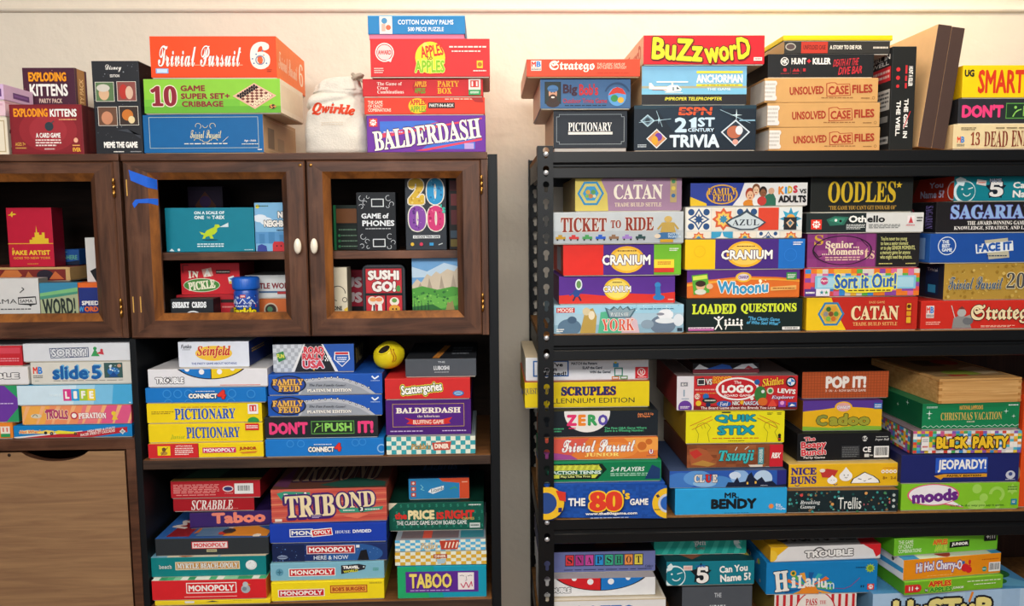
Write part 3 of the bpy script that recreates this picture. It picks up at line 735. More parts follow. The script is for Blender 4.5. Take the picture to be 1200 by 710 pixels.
def burst(u, v, R, cols, n=12, seed=2):
    k = []
    for i in range(n):
        a, b = 2 * math.pi * i / n, 2 * math.pi * (i + 0.55) / n
        k.append(p([(u, v), (u + R * math.cos(a), v + 2.2 * R * math.sin(a)), (u + R * math.cos(b), v + 2.2 * R * math.sin(b))], cols[i % len(cols)]))
    return k
def head(u, v, ru, rv, skin, hair):
    return [e(u, v - rv * 0.25, ru * 1.12, rv * 1.05, hair), e(u, v + rv * 0.1, ru * 0.85, rv * 0.85, skin), e(u - ru * 0.3, v, ru * 0.1, rv * 0.1, 'K'), e(u + ru * 0.3, v, ru * 0.1, rv * 0.1, 'K'), e(u, v + rv * 0.45, ru * 0.3, rv * 0.1, '#a03028')]
def mlogo(u0, v0, u1, v1):   # small red square maker's mark
    return [r(u0, v0, u1, v1, '#e23a2c'), star((u0 + u1) / 2, (v0 + v1) / 2, (v1 - v0) * 0.45, 'W', 8, 0.7), t('M', u0 + (u1 - u0) * 0.3, v0 + (v1 - v0) * 0.3, u1 - (u1 - u0) * 0.3, v1 - (v1 - v0) * 0.3, '#e23a2c', 'b')]
def mb_logo(u0, v0, u1, v1, bg='W'):
    m_ = (u0 + u1) / 2; q = (u1 - u0) * 0.04
    return [r(u0, v0, u1, v1, bg), t('M', u0 + q, v0 + (v1 - v0) * 0.08, m_ - q / 2, v0 + (v1 - v0) * 0.62, '#e0392b', 'k'), t('B', m_ + q / 2, v0 + (v1 - v0) * 0.08, u1 - q, v0 + (v1 - v0) * 0.62, '#2a7fd0', 'k'), d(u0 + q, v0 + (v1 - v0) * 0.7, u1 - q, v1 - (v1 - v0) * 0.05, '#444444', 2)]

# ------------------------------------------------------------------ on top of the wooden cupboards
box('cream_card', 'cream card game box at the photo edge, lowest below two pinkish boxes', '#efe4cc', kind='tuck', cat='card game box', name='card_game_box',
    F=[fr(4, 8, 96, 92, 3, '#c9b48c')], R=[star(12, 36, 9, 'K', 3, 0.8), d(18, 28, 40, 42, '#6a5a44', 1), d(8, 78, 45, 94, '#8a744c', 3)])
box('pink_far', 'pale pink flat box sandwiched between a lavender box and a cream card box', '#e9c6d0', R=[r(0, 0, 100, 14, '#d9a9bb')], F=[r(4, 15, 96, 30, '#d9a9bb')])
box('lavender_far', 'lavender box with a dark purple stripe, topmost of the stack at the photo edge', '#d9b9dc', faces={'T': '#e6cfe4'}, R=[r(30, 40, 85, 78, '#6d4780'), r(34, 52, 80, 64, '#8a62a0')], F=[r(4, 30, 96, 80, '#6d4780')])
def party(key, label):
    box(key, label, '#4b2337', kind='tuck', cat='card game box', name='card_game_box', edge=None, faces={'R': '#a87a44', 'T': '#5b2c3f'},
        F=[dots(2, 2, 98, 98, 46, 0.6, ['#8a4a5c', '#b87a6a', '#6d3a50'], 5), t('EXPLODING', 12, 5, 84, 15, '#f2a51e', 'k', o='#c2501c', ow=0.03), t('KITTENS', 13, 17.5, 86, 31, 'W', 'k'), t('PARTY PACK', 30, 33.5, 74, 38.5, '#e8cdbb', 'b'),
           p([(30, 44), (38, 41), (40, 46)], '#e09a2a'), p([(52, 44), (58, 40.5), (61, 46)], '#e09a2a'), fr(6, 52, 94, 95, 1, '#7a3c4e')],
        R=[r(0, 0, 18, 100, '#4b2337'), r(82, 0, 100, 100, '#4b2337'), vt('PARTY PACK', 34, 10, 68, 50, '#f0d098', 'b', down=False)])
party('party_near', 'tall maroon card game box standing upright behind a shorter red one')
party('party_far', 'tall maroon card game box against the wall, only its tan side showing behind its twin')
box('kitten_small', 'short red card game box with orange and white lettering, in front of taller maroon boxes', '#7d2028', kind='tuck', cat='card game box', name='card_game_box', faces={'R': '#64262a', 'T': '#5b1c24'},
    F=[r(3, 4, 97, 96, '#842129'), e(52, 52, 40, 42, '#962830'), e(52, 52, 26, 30, '#a33038'), t('EXPLODING', 6, 8, 53, 25, '#f2a022', 'k', o='#b8481c', ow=0.03), t('KITTENS', 56, 9, 93, 25, 'W', 'k'), d(68, 28, 92, 33, '#e0a070', 1),
       e(54, 44, 6, 9, '#2f3a42'), ln([(57, 38), (61, 33)], 2, '#40484c'), t('A CARD GAME', 35, 57, 69, 67, 'W', 'k'), d(34, 69, 70, 85, '#f0dcd4', 3), d(46, 87, 60, 92, '#e0c0b8', 1), t('AGES 7+', 6, 76, 20, 83, '#e8b050', 'b'), d(6, 85, 21, 90, '#d09a50', 1),
       e(90, 72, 3, 5, '#f0b090'), d(85, 80, 95, 85, '#f0b060', 1), t('EVER', 85, 87, 96, 95, '#f2b040', 'k')],
    R=[r(20, 8, 80, 92, '#7a3030')])
box('meme', 'tall black card game box with four small square pictures, standing upright', '#24262b', kind='tuck', cat='card game box', name='card_game_box', faces={'R': '#1c1d20', 'T': '#2a2c30'},
    F=[dots(2, 2, 98, 98, 50, 0.5, ['#6a6e76', '#4a4e56', '#9aa0a8'], 3), t('Disney', 30, 4, 64, 12, 'W', 'c'), t('EDITION', 39, 14.5, 59, 17.5, 'W', 'b'),
       r(6, 22.5, 46, 43.5, '#e8e2d6'), r(7, 23, 45, 43, '#5c7a50'), e(24, 35, 11, 7, '#d8b08c'), e(23, 29, 14, 4, '#cfc9bd'),
       r(52, 22, 93, 43, '#e8e2d6'), r(53, 22.5, 92, 42.5, '#8a4a44'), e(66, 33, 9, 8, '#b8342c'), e(78, 34, 8, 7, '#d8b49c'),
       r(9, 49, 50, 69.5, '#e8e2d6'), r(10, 49.5, 49, 69, '#6b4a38'), e(28, 61, 12, 7, '#c98a68'),
       r(54, 48.5, 95, 69, '#e8e2d6'), r(55, 49, 94, 68.5, '#3a2c26'), e(72, 58, 12, 6, '#c8742c'), e(80, 63, 7, 4, '#e8d2a0'),
       p([(48, 74), (70, 73), (98, 84), (98, 80)], '#3c4048'), t('MEME THE GAME', 18, 86.5, 90, 93.5, 'W', 'x'), d(38, 96.5, 60, 98.5, 'W', 1), d(74, 96.5, 98, 98.5, '#9a9ca0', 1)],
    R=[dots(2, 2, 98, 98, 30, 0.5, ['#5a5e66'], 4)])
box('tp_blue', 'blue trivia box with thin cream border line, under the green checkerboard game box', '#0f629f', faces={'R': '#b89a78', 'T': '#0f5a90'}, tray='#c8b088',
    F=[fr(5, 6, 96, 88, 1.2, '#b9c9c0'), t('Trivial Pursuit', 39, 40, 65, 62, '#e2d9a8', 'c'), ring(46, 30, 8, 1.2, '#d9cf9c', 160, 420), ring(58, 30, 8, 1.2, '#d9cf9c', 120, 380), ring(52, 66, 7, 1.2, '#d9cf9c', 0, 180, su=1.6), ring(45, 68, 6, 1.2, '#d9cf9c', 180, 360, su=1.6), ring(59, 68, 6, 1.2, '#d9cf9c', 180, 360, su=1.6), ring(52, 28, 7, 1.2, '#d9cf9c', 0, 180),
       d(34, 74, 70, 79, '#dfe3d8', 1), t('Age - Adult', 84, 66, 94, 73, 'W', 'b'), d(82, 76, 96, 80, '#dfe3d8', 1), ln([(66, 72), (71, 58)], 1, '#e8e4d0'), d(95, 90, 99, 95, 'W', 1)],
    R=[fr(6, 8, 94, 90, 1.5, '#cdb696'), r(12, 30, 30, 85, '#7d6a58'), r(40, 50, 60, 85, '#a08a70')])
box('ten_game', 'green game box with a maroon number 10 and a pictured checkerboard', '#8ccb3c', faces={'R': '#efe5d2', 'T': '#efe5d2', 'L': '#efe5d2'}, edge='#e6dcae',
    F=[r(0, 60, 70, 100, '#76bf3a'), r(0, 80, 100, 100, '#69b234'), t('10', 5, 20, 24, 80, '#8c2130', 's', o='#f3e3d0', ow=0.03, off=0.03), t('GAME', 27, 19, 45, 36, '#8c2130', 'k'), t('SUPER SET+', 27, 42, 63, 59, '#8c2130', 'k'), t('CRIBBAGE', 27.5, 65, 58, 82, '#8c2130', 'k'),
       p([(65, 51), (81, 13), (97, 50), (81, 89)], '#e9b49c'), p([(67.5, 51), (81, 18), (94.5, 50), (81, 84)], '#7a3b34')] +
      [p([(67.5 + 1.69 * (i + j) + 0.0, 51 - 4.1 * (i - j)), (69.19 + 1.69 * (i + j), 46.9 - 4.1 * (i - j)), (70.88 + 1.69 * (i + j), 51 - 4.1 * (i - j)), (69.19 + 1.69 * (i + j), 55.1 - 4.1 * (i - j))], '#e8c8a8') for i in range(8) for j in range(8) if (i + j) % 2] +
      [e(69.2 + 1.69 * (i + j), 50 - 4.1 * (i - j), 0.9, 4.2, '#1d1418') for i in range(8) for j in (0, 1)] + [e(69.2 + 1.69 * (i + j), 50 - 4.1 * (i - j), 0.8, 3.6, '#f0d8b8') for i in range(8) for j in (6, 7)] + [e(94, 82, 2.5, 7, '#4a2a20'), t('5+', 92, 76, 97, 88, '#e8a050', 'b')],
    R=[r(4, 15, 96, 85, '#e9dcc4')])
box('tp_six', 'bright orange trivia box with white script title and a big white numeral 6', '#ef4a16', faces={'R': '#ee7a3a', 'T': '#ef5a22', 'L': '#ef6a30'}, edge='#e8662e',  # right side is the same orange, made paler for the light on it
    F=[t('Trivial Pursuit', 6, 22, 72, 74, 'W', 'c', o='#b3310c', ow=0.02, off=0.012), r(15, 69, 73, 70.6, '#f3b08a'), t('6', 79, 14, 95, 80, '#f3ece0', 's', off=0.03), ring(87, 58, 12, 3, '#8a93a8'), c(87, 58, 7, '#e8622a'), c(84, 44, 2, '#5a7aa8'), c(89, 36, 2, '#5a7aa8'), c(90, 46, 1.6, '#d8622a'), c(81, 55, 2, '#5a7aa8'), c(82, 66, 2, '#5a7aa8'), c(92, 66, 2, '#5a7aa8'),
       r(4, 78, 14, 90, '#8fb6e4'), r(5, 80, 13, 88, '#cfe0f2'), d(92, 80, 96, 88, '#8a2a10', 2)],
    R=[t('Trivial Pursuit', 6, 30, 70, 74, '#f8dcc4', 'c'), t('6', 76, 18, 92, 80, '#f8e0cc', 's')])
box('balder_top', 'purple and blue word game box with a slanted white serif title, beside the cloth bag', '#6a2c9c', faces={'R': '#5a2488', 'T': '#6a2c9c'},
    F=[p([(11, 16), (56, 14), (64, 22), (11, 52)], '#3f6fd0'), p([(46, 92), (50, 82), (91, 55), (91, 92)], '#3f6fd0'), p([(11, 54), (97, 6), (97, 10), (11, 62)], '#e0425c'), p([(40, 96), (97, 62), (97, 68), (50, 96)], '#e0425c'), p([(11, 50), (60, 18), (60, 20), (11, 54)], '#e0425c'),
       d(14, 42, 30, 48, '#e8dcf4', 1), t('BALDERDASH', 5, 24, 96, 80, '#f7efe0', 's', rot=7, off=0.02, o='#3a1460', ow=0.03)] + mlogo(2, 8, 9, 30) + [t('The Hilarious Bluffing Game', 58, 62, 92, 72, 'W', 'i', rot=7), r(82, 76, 90, 92, '#b8a0d8')])
box('crazy_box', 'orange-red flat party game box directly above the purple and blue box', '#de3a22', F=[t('THE GAME\nOF CRAZY\nCOMBINATIONS', 3, 18, 22, 84, '#f8e6d0', 'b'), e(44, 50, 7.5, 46, '#f2c21c'), t('APPLES', 38, 12, 51, 46, '#c9301c', 'k'), t('APPLES', 38, 50, 51, 88, '#7aa820', 'k'), r(53, 30, 75, 64, '#1c1a1a'), t('PARTY-IN-A-BOX', 54, 37, 74, 57, 'W', 'b'), d(67, 4, 98, 16, '#f0c0a8', 1), p([(88, 0), (98, 0), (99, 30), (92, 26)], '#a82420')], faces={'R': '#c84a28'})
box('party_box', 'deep red flat party game box with yellow lettering and a green corner label', '#cf1f26', faces={'R': '#b02a26'},
    F=[t('The Game of\nCrazy\nCombinations', 12, 18, 34, 84, '#f8e8da', 's'), c(47, 48, 40, '#b51a1a'), t('APPLES', 43, 14, 53, 46, '#f0a81c', 'k'), t('APPLES', 43, 52, 52, 84, '#55a026', 'k'), t('PARTY\nBOX', 62, 12, 80, 86, '#f2b21e', 's', off=0.01)],
    parts=[('corner_label', 'F', [r(88, 4, 98, 94, '#e8ddd2'), r(89.5, 10, 96.5, 50, '#d43a34'), t('11', 90.5, 16, 95.5, 44, 'W', 'k'), r(88, 64, 98, 94, '#2e9a58'), d(89.5, 72, 96.5, 86, 'W', 2)], 'white and green corner label')])
box('apples_red', 'tall red party game box with a yellow and green apple-shaped title, below the blue puzzle', '#d62a2c', faces={'R': '#c0342c'},
    F=[ring(12, 36, 25, 3, '#f4e6e0'), c(12, 36, 20, '#e7cfcb'), t('AWARD', 6.5, 30, 17.5, 42, '#c8302c', 'k'), p([(13, 56), (18, 52), (17, 62)], '#f4e6e0'), e(50, 50, 12.5, 42, '#efe32c'), e(46, 18, 2, 8, '#f4ee6a'), t('APPLES', 42, 16, 61, 48, '#d22a20', 'k', rot=8), t('APPLES', 37, 56, 62, 90, '#88c01c', 'k', o='#f4f080', ow=0.04), t('to', 47, 46, 52, 56, '#8a2018', 'b'), d(66, 18, 97, 26, '#f4d8d0', 1), d(68, 30, 93, 37, '#f4d8d0', 1), r(89, 58, 94, 78, '#efc42a'), c(91.5, 68, 6, '#b86a1c'), d(86, 82, 97, 88, '#f0d8d0', 1), d(3, 76, 11, 92, '#f0c8c0', 3)])
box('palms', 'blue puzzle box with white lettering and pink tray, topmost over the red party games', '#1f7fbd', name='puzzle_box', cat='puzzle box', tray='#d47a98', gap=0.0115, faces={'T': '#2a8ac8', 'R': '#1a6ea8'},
    F=[r(12, 2, 25, 98, '#e8e4da'), c(17, 28, 16, '#4a90c0'), c(21, 64, 14, '#d86a4a'), r(14, 44, 18, 84, '#e0b0a0'), t('COTTON CANDY PALMS', 31, 22, 88, 48, '#eaf6fc', 'b'), t('500 PIECE PUZZLE', 41, 62, 78, 84, '#eaf6fc', 'b'), r(0, 0, 100, 4, '#5cb4e0')])

# ------------------------------------------------------------------ on top of the rack
box('pictionary_dark', 'dark navy drawing game box with a thin ornate frame line, lowest beside the rack corner', '#232a33', tray='#b9b6b0', gap=0.0085, faces={'L': '#d8b890', 'T': '#2a313a'},
    F=[fr(4, 10, 96, 90, 1.2, '#9aa2a6'), r(3.6, 8, 8, 17, '#232a33'), r(92, 8, 97, 17, '#232a33'), r(3.6, 83, 8, 92, '#232a33'), r(92, 83, 97, 92, '#232a33'), ln([(8, 10), (8, 17), (4, 17)], 1.2, '#9aa2a6'), ln([(92, 10), (92, 17), (96, 17)], 1.2, '#9aa2a6'), ln([(8, 90), (8, 83), (4, 83)], 1.2, '#9aa2a6'), ln([(92, 90), (92, 83), (96, 83)], 1.2, '#9aa2a6'),
       t('PICTIONARY', 20, 32, 79, 55, 'W', 's'), r(20, 57, 80, 64, '#e4dfd8')])
box('big_bob', 'steel blue game box with a bearded man in a cap pictured on it', '#3d6591', faces={'L': '#e4cfae', 'T': '#436d9a', 'R': '#d8b98e'}, edge='#7d94a8',
    F=[r(5, 10, 23, 84, '#1c2422'), r(6, 12, 22, 82, '#2a3430'), e(14, 82, 7.5, 14, '#3a2c28'), e(14, 48, 4.6, 22, '#d09a7c'), e(14, 66, 4.6, 14, '#3c2a22'), e(14, 62, 2.0, 3, '#f0e0d4'), e(14, 33, 6, 12, '#4a78a8'), r(8.5, 34, 19, 40, '#3d6a9a'), e(12.4, 45, 0.6, 2, 'K'), e(15.8, 45, 0.6, 2, 'K'),
       t('Big', 25, 18, 41, 58, '#3a1c30', 'k'), t('Bob\'s', 43, 16, 64, 56, '#c02a34', 'k'), t('Outdoor Trivia Game', 25, 66, 74, 82, '#b02c38', 'b'), d(27, 87, 73, 93, '#22364e', 1),
       e(85, 60, 10, 32, '#5a9ad0'), p([(75, 56), (80, 34), (85, 28), (91, 34), (95, 54), (85, 48)], '#c8382c'), e(82, 66, 4, 12, '#3a8a4a'), e(89, 72, 3.5, 10, '#d8a838'), ring(85, 58, 46, 6, '#2a4a70', 200, 340, su=1.0)])
box('stratego_old', 'flat orange-red strategy game box with white blackletter title, overhanging the steel blue box', '#dc4a2c', faces={'L': '#e8d2b2', 'R': '#d8b48a', 'T': '#d85030', 'U': '#c9a880'}, tray='#c9a880',
    F=mb_logo(4, 8, 13, 66, '#efe6da') + [t('Stratego', 20, 8, 60, 74, '#f6efe0', 'f', off=0.018), t('THE CLASSIC GAME OF\nBATTLEFIELD STRATEGY', 62, 22, 88, 56, '#f0c4a8', 'b'), d(62, 76, 90, 83, '#c03a20', 1)])
box('espn', 'dark navy sports trivia box with diamond photos and a pale blue two-line title', '#152330', faces={'L': '#101a24', 'T': '#152330'},
    F=[r(0, 0, 100, 8, '#1e3a48'), p([(18, 6), (70, 0), (90, 60), (40, 90)], '#182c3c'), t('ESPN', 36, 4, 64, 22, '#e0562a', 'k', sh=0.12), r(36, 12, 64, 14, '#152330'), t('2', 33, 27, 43.5, 60, '#c4dcee', 'k'), p([(44.5, 34), (49, 27), (51, 27), (51, 60), (46.5, 60), (46.5, 38)], '#c4dcee'), t('ST', 52, 27, 66, 48, '#c4dcee', 'k'), r(43, 50, 66, 60, '#0c141c'), t('CENTURY', 44, 51, 65.5, 59, '#c4dcee', 'k'), t('TRIVIA', 29, 65, 70, 94, '#d4e4f0', 'k', taper=-0.1),
       p([(5, 34), (11, 20), (17, 34), (11, 48)], '#a8c4d0'), p([(6.5, 34), (11, 23.5), (15.5, 34), (11, 44.5)], '#5a7684'), e(11, 34, 2, 6, '#2a3a44'), p([(10, 74), (18.5, 52), (27, 74), (18.5, 96)], '#d8e0e0'), p([(11, 74), (18.5, 55), (26, 74), (18.5, 93)], '#c98a5a'), e(20, 70, 3, 9, '#6a3a9a'), e(17, 78, 2.6, 10, '#d8a028'),
       p([(71, 60), (83, 32), (95, 60), (83, 92)], '#d0dce4'), p([(72.5, 60), (83, 36), (93.5, 60), (83, 88)], '#2a3440'), e(82, 60, 6, 14, '#b8684a'), e(86, 56, 3, 10, '#d8dce0'), e(83, 82, 2.4, 6, '#e0a090'),
       ln([(4, 38), (30, 30)], 0.8, '#bfe4f4'), ln([(18, 12), (23, 48)], 0.8, '#bfe4f4'), star(20, 33, 9, '#c8ecfa', 4, 0.12), ln([(70, 10), (95, 40)], 0.8, '#bfe4f4'), star(83.5, 22, 14, '#dcf4fc', 4, 0.12), ln([(86, 34), (99, 34)], 3, '#8ab4cc'), d(3, 86, 10, 94, '#c8d4dc', 2)])
box('anchorman', 'sky blue game box with a white helicopter pictured and a black lower band', '#7db8da', faces={'L': '#d8bb94', 'T': '#7db8da', 'R': '#c9a880'}, edge='#a8c8d8',
    F=[r(0, 52, 100, 64, '#a8a890'), r(0, 58, 100, 74, '#7cc0de'), r(0, 74, 100, 100, '#26262a'), r(52, 13, 96, 19, '#e8dc3a'), t('ANCHORMAN', 52, 22, 96, 44, 'W', 'k'), r(52, 47, 96, 53, '#e8dc3a'), d(57, 48.5, 92, 52, '#5a5a40', 1), t('THE GAME', 62, 57, 85, 64, '#e0ecf2', 'b'), t('IMPROPER TELEPROMPTER', 22, 81, 77, 90, '#e8e040', 'i'),
       r(14, 40, 44, 43, '#f4f4f0'), r(28, 42, 30, 52, '#d8dcd8'), p([(7, 44), (9, 44), (12, 54), (24, 54), (27, 50), (34, 50), (38, 60), (37, 66), (24, 68), (20, 62), (7, 60)], '#f4f4ee'), p([(33, 53), (36.5, 60), (33, 61)], '#4a5c68'), r(29, 55, 31, 64, '#8a9aa0'), r(22, 69, 39, 70.5, '#e8e8e0'), r(10, 61, 24, 62.5, '#b8402c')])
box('buzzword', 'red word game box with jagged yellow slanted lettering, topmost above the helicopter box', '#d4202c', faces={'L': '#e6c6a2', 'T': '#d4303a', 'R': '#3a1c18'},
    F=[t('BuZz', 7, 10, 49, 88, '#f6d32c', 'k', o='#2a1a14', ow=0.03, rot=-3, sd=('#8a1018', 0.03, -0.04)), t('worD', 50, 12, 88, 90, '#f6d32c', 'k', o='#2a1a14', ow=0.03, rot=7, sd=('#8a1018', 0.03, -0.04)), r(91, 76, 98, 88, '#f0e4dc'), d(92, 79, 97, 85, '#8a3a38', 1)],
    L=[t('BuZz worD', 10, 20, 90, 80, '#c86a4a', 'k')])
def case(key, label, tears):
    box(key, label, '#d2a264', kind='tuck', faces={'L': '#c99a60', 'T': '#d6a86c', 'R': '#b98a50'},
        F=[t('UNSOLVED', 22, 34, 52, 68, '#a83a24', 'k', rot=2), p([(54, 22), (58, 18), (62, 18), (64, 25), (75, 23), (76, 72), (54.5, 76)], '#a83a24'), p([(54.8, 25), (58.3, 21), (61.6, 21), (63.6, 28), (74.4, 26), (75.2, 69.5), (55.2, 73)], '#d2a264'), t('CASE', 56, 32, 74, 68, '#a83a24', 'k', rot=2), t('FILES', 77, 27, 95, 62, '#a83a24', 'k', rot=2), d(50, 77, 78, 85, '#9a6a3c', 1), d(85, 79, 93, 87, '#8a6238', 1), ring(96, 82, 6, 1.6, '#8a6238')],
        parts=[('paper_seal', 'F', [r(-1, 12, 9.5, 92, '#e2dfd9'), e(9, 22, 1.6, 10, '#e2dfd9'), e(9, 82, 1.6, 10, '#e2dfd9'), d(0, 18, 9, 84, '#c4c0b8', 4)], 'white paper seal wrapped round the box end')], L=[r(60, 10, 100, 94, '#dedad2')])
case('case_low', 'kraft brown mystery game box with white seal, lowest of three alike', 1)
case('case_mid', 'kraft brown mystery game box with white seal, middle of three alike', 2)
case('case_top', 'kraft brown mystery game box with white seal, topmost of three alike', 3)
box('hunt_bar', 'black mystery game box with white bold title and red slanted lettering, on kraft boxes', '#1d1f21', faces={'L': '#26221f', 'T': '#222426', 'R': '#1a1a1c'},
    F=[c(15.5, 32, 18, 'W'), c(15.5, 32, 15, '#1d1f21'), t('HK', 13, 22, 18, 42, 'W', 'k'), t('HUNT', 22, 17, 36, 45, 'W', 'k'), star(38.5, 31, 11, '#d0303a', 4, 0.5), t('KILLER', 42, 17, 59, 45, 'W', 'k'), t('DEATH AT THE', 61, 20, 86, 52, '#c8303a', 'i', rot=4), t('DIVE BAR', 66, 54, 90, 88, '#c8303a', 'i', rot=4),
       c(16, 69, 8, '#b82c34'), d(12, 82, 20, 87, '#a83238', 1), p([(23, 76), (25, 62), (27, 76)], '#b82c34'), p([(26, 76), (28, 62), (30, 76)], '#b82c34'), r(33, 62, 35.5, 76, '#b82c34'), r(31, 60, 31.4, 86, '#7a2a2c'), r(21, 60, 21.4, 86, '#7a2a2c'), d(23, 82, 29, 87, '#a83238', 1)])
box('story_die', 'thin black mystery game box with a red title block, under the yellow box', '#33322f', faces={'L': '#c9a06a', 'T': '#33322f'},
    F=[e(6, 44, 5, 30, '#b8b2a4'), e(6, 44, 4, 22, '#5a4a48'), r(16, 4, 41, 96, '#c23a2a'), t('UNFOLDED CASE', 18, 30, 39, 66, '#4a1a16', 'b'), t('A STORY TO DIE FOR', 43, 32, 73, 66, '#efe9dc', 'k'), d(84, 38, 98, 68, '#d8d0c0', 1)])
box('yellow_top', 'thin yellow box, topmost of the mystery game stack near the wall', '#f0d21a', faces={'T': '#f4dc3a'}, F=[r(0, 70, 100, 100, '#d8b814')])
box('girl_well', 'narrow black mystery game box standing on end with sideways white lettering', '#1e201f', kind='tuck', faces={'L': '#26282a', 'T': '#2a2c2a'},
    F=[vt('HUNT A KILLER', 70, 19, 88, 38, 'W', 'k'), vt('THE GIRL IN', 56, 50, 74, 88, 'W', 'k'), vt('THE WELL', 24, 52, 42, 86, 'W', 'k'), r(56, 18, 64, 26, '#c82e34'), r(56, 28, 64, 33, '#c82e34'), r(56, 35, 64, 40, '#c82e34'), c(26, 22, 2, '#c82e34'), c(26, 30, 2, '#c82e34'), c(26, 38, 1.6, '#c82e34'), ln([(58, 78), (84, 62)], 0.8, '#c82e34')],
    L=[r(55, 18, 98, 32, '#d8323a'), t('GIRL IN', 58, 6, 96, 11, 'W', 'b'), t('WELL', 60, 12, 94, 16, 'W', 'b'), d(58, 20, 96, 30, '#f0c8c0', 2), r(62, 40, 98, 60, '#c8c8c4'), d(64, 42, 96, 58, '#55585a', 4), r(64, 66, 96, 72, '#8a8c8a'), r(70, 86, 98, 93, '#b8bab8'), d(72, 87, 96, 92, '#44484a', 1)])
# the leaning kraft carton: two halves that meet in a seam
x, Y, z, w_, dd, h_, _y = BAKED['kraft']
kr = thing('cardboard_box', 'tall plain brown cardboard box with a dark narrow edge, leaning between black and yellow boxes', 'cardboard box', (x - 0.001, Y + dd / 2, z + 0.0044), 0, GROUP['kraft'])
kr.rotation_euler[1] = math.radians(7.3)
kf, kd = ink('#d9b07e'), ink('#4a3832')
b_ = MB(); b_.box((-w_ / 2, -dd / 2, 0), (0.0005, dd / 2, h_), kf, 0.0012, {'F': kd, 'T': kd}); b_.build('lid', kr)
b_ = MB(); b_.box((0.0012, -dd / 2 + 0.001, 0.001), (w_ / 2, dd / 2 - 0.001, h_ - 0.001), kf, 0.0012, {'F': kd, 'T': kd}); b_.build('tray', kr)
box('dead_end', 'cream game box with a maroon spiky serif title, lowest below the pink-lettered black box', '#e6d2a2', faces={'L': '#d8c090', 'T': '#e6d2a2'},
    F=mb_logo(3, 46, 9.5, 94, '#e6d2a2') + [d(6, 12, 18, 26, '#6a5a40', 2), t('13', 14, 32, 21.5, 86, '#8a3018', 's'), t('DEAD', 25, 28, 44, 92, '#7a2c1c', 's', taper=-0.12), t('END', 47, 28, 61, 92, '#7a2c1c', 's', taper=0.12), t('DRIVE', 64, 30, 86, 90, '#7a2c1c', 's'), d(34, 12, 96, 20, '#6a5a40', 1), p([(62, 94), (66, 60), (70, 94)], '#d87a2a')])
box('dont_push_top', 'black party game box with pink and green block lettering, below the wide yellow box', '#2b2d33', faces={'L': '#1e2024', 'T': '#2b2d33'},
    F=[t("DON'T", 3, 24, 38, 78, '#e8417c', 'x'), r(40, 18, 86, 82, '#5a9a48'), r(40.6, 22, 85.4, 78, '#1f3a26'), c(48, 36, 6, '#8fd060'), ln([(46, 74), (48, 56), (51, 46)], 5, '#8fd060'), ln([(49, 50), (53, 44)], 4, '#8fd060'), r(54.5, 30, 55.3, 72, '#8fd060'), t('PUSH', 57, 30, 84, 72, '#8fd060', 'k'), t('IT!', 89, 24, 98, 78, '#e8417c', 'x')])
box('smart', 'wide bright yellow trivia box with tall thin red lettering, topmost beside the leaning cardboard', '#f2cf10', faces={'L': '#d8b40c', 'T': '#f2cf10'},
    F=[t('UG', 1.5, 13, 10, 36, '#2a2a22', 'x'), t('SMART', 13.5, 13, 54, 88, '#d63a1c', 'b', off=0.035), t('ASS', 60, 13, 94, 88, '#d63a1c', 'b', off=0.035)])

# ------------------------------------------------------------------ rack, upper shelf
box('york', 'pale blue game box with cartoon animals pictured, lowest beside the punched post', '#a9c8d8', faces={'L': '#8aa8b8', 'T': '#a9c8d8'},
    F=[r(0, 0, 100, 30, '#9fd0e4'), r(0, 70, 100, 100, '#8fb4c6'), p([(34, 100), (36, 25), (46, 20), (56, 100)], '#57b48c'), p([(52, 100), (56, 30), (64, 55), (66, 100)], '#d8b8c0'), e(12, 78, 9, 30, '#5a7890'), e(14, 52, 3.5, 13, '#46607a'), p([(20, 100), (24, 20), (30, 10), (33, 40), (32, 100)], '#b89a4c'), e(25, 22, 3, 14, '#d8c8a0'), e(29, 36, 2.4, 16, '#e8dcc0'), r(2, 8, 16, 26, '#c8342c'), t('MOOSE', 3, 10, 15, 24, 'W', 'b'),
       e(84, 72, 10, 34, '#6a7c90'), e(86, 36, 6, 20, '#e8ecf0'), e(86, 58, 8, 10, '#dfe6ea'), e(82, 34, 3, 5, '#8a8e9a'), e(96, 56, 4, 22, '#dce4ea'), e(72, 70, 5, 16, '#8ba0b0'), p([(39, 8), (43, 16), (46, 4), (49, 14), (51, 2), (53, 14), (57, 4), (59, 16), (64, 10), (59, 46), (42, 46)], '#4a6a78'), p([(41, 14), (44, 20), (47, 9), (49, 18), (51, 7), (53, 18), (56, 9), (58, 20), (62, 15), (58, 43), (43, 43)], '#8aa4ae'), t('WALLS OF', 43.5, 26, 57.5, 41, '#e8f0f0', 's', o='#2c4a58', ow=0.05), t('YORK', 37, 50, 62, 92, '#d8523c', 's', o='#f4ece0', ow=0.04), d(66, 12, 92, 18, '#3a6a8a', 1), dots(60, 2, 98, 30, 14, 2.2, ['#d8eef4', '#7ab8d0'], 4), d(2, 82, 8, 96, 'W', 2), r(95, 84, 99, 96, '#2a3a4a')])
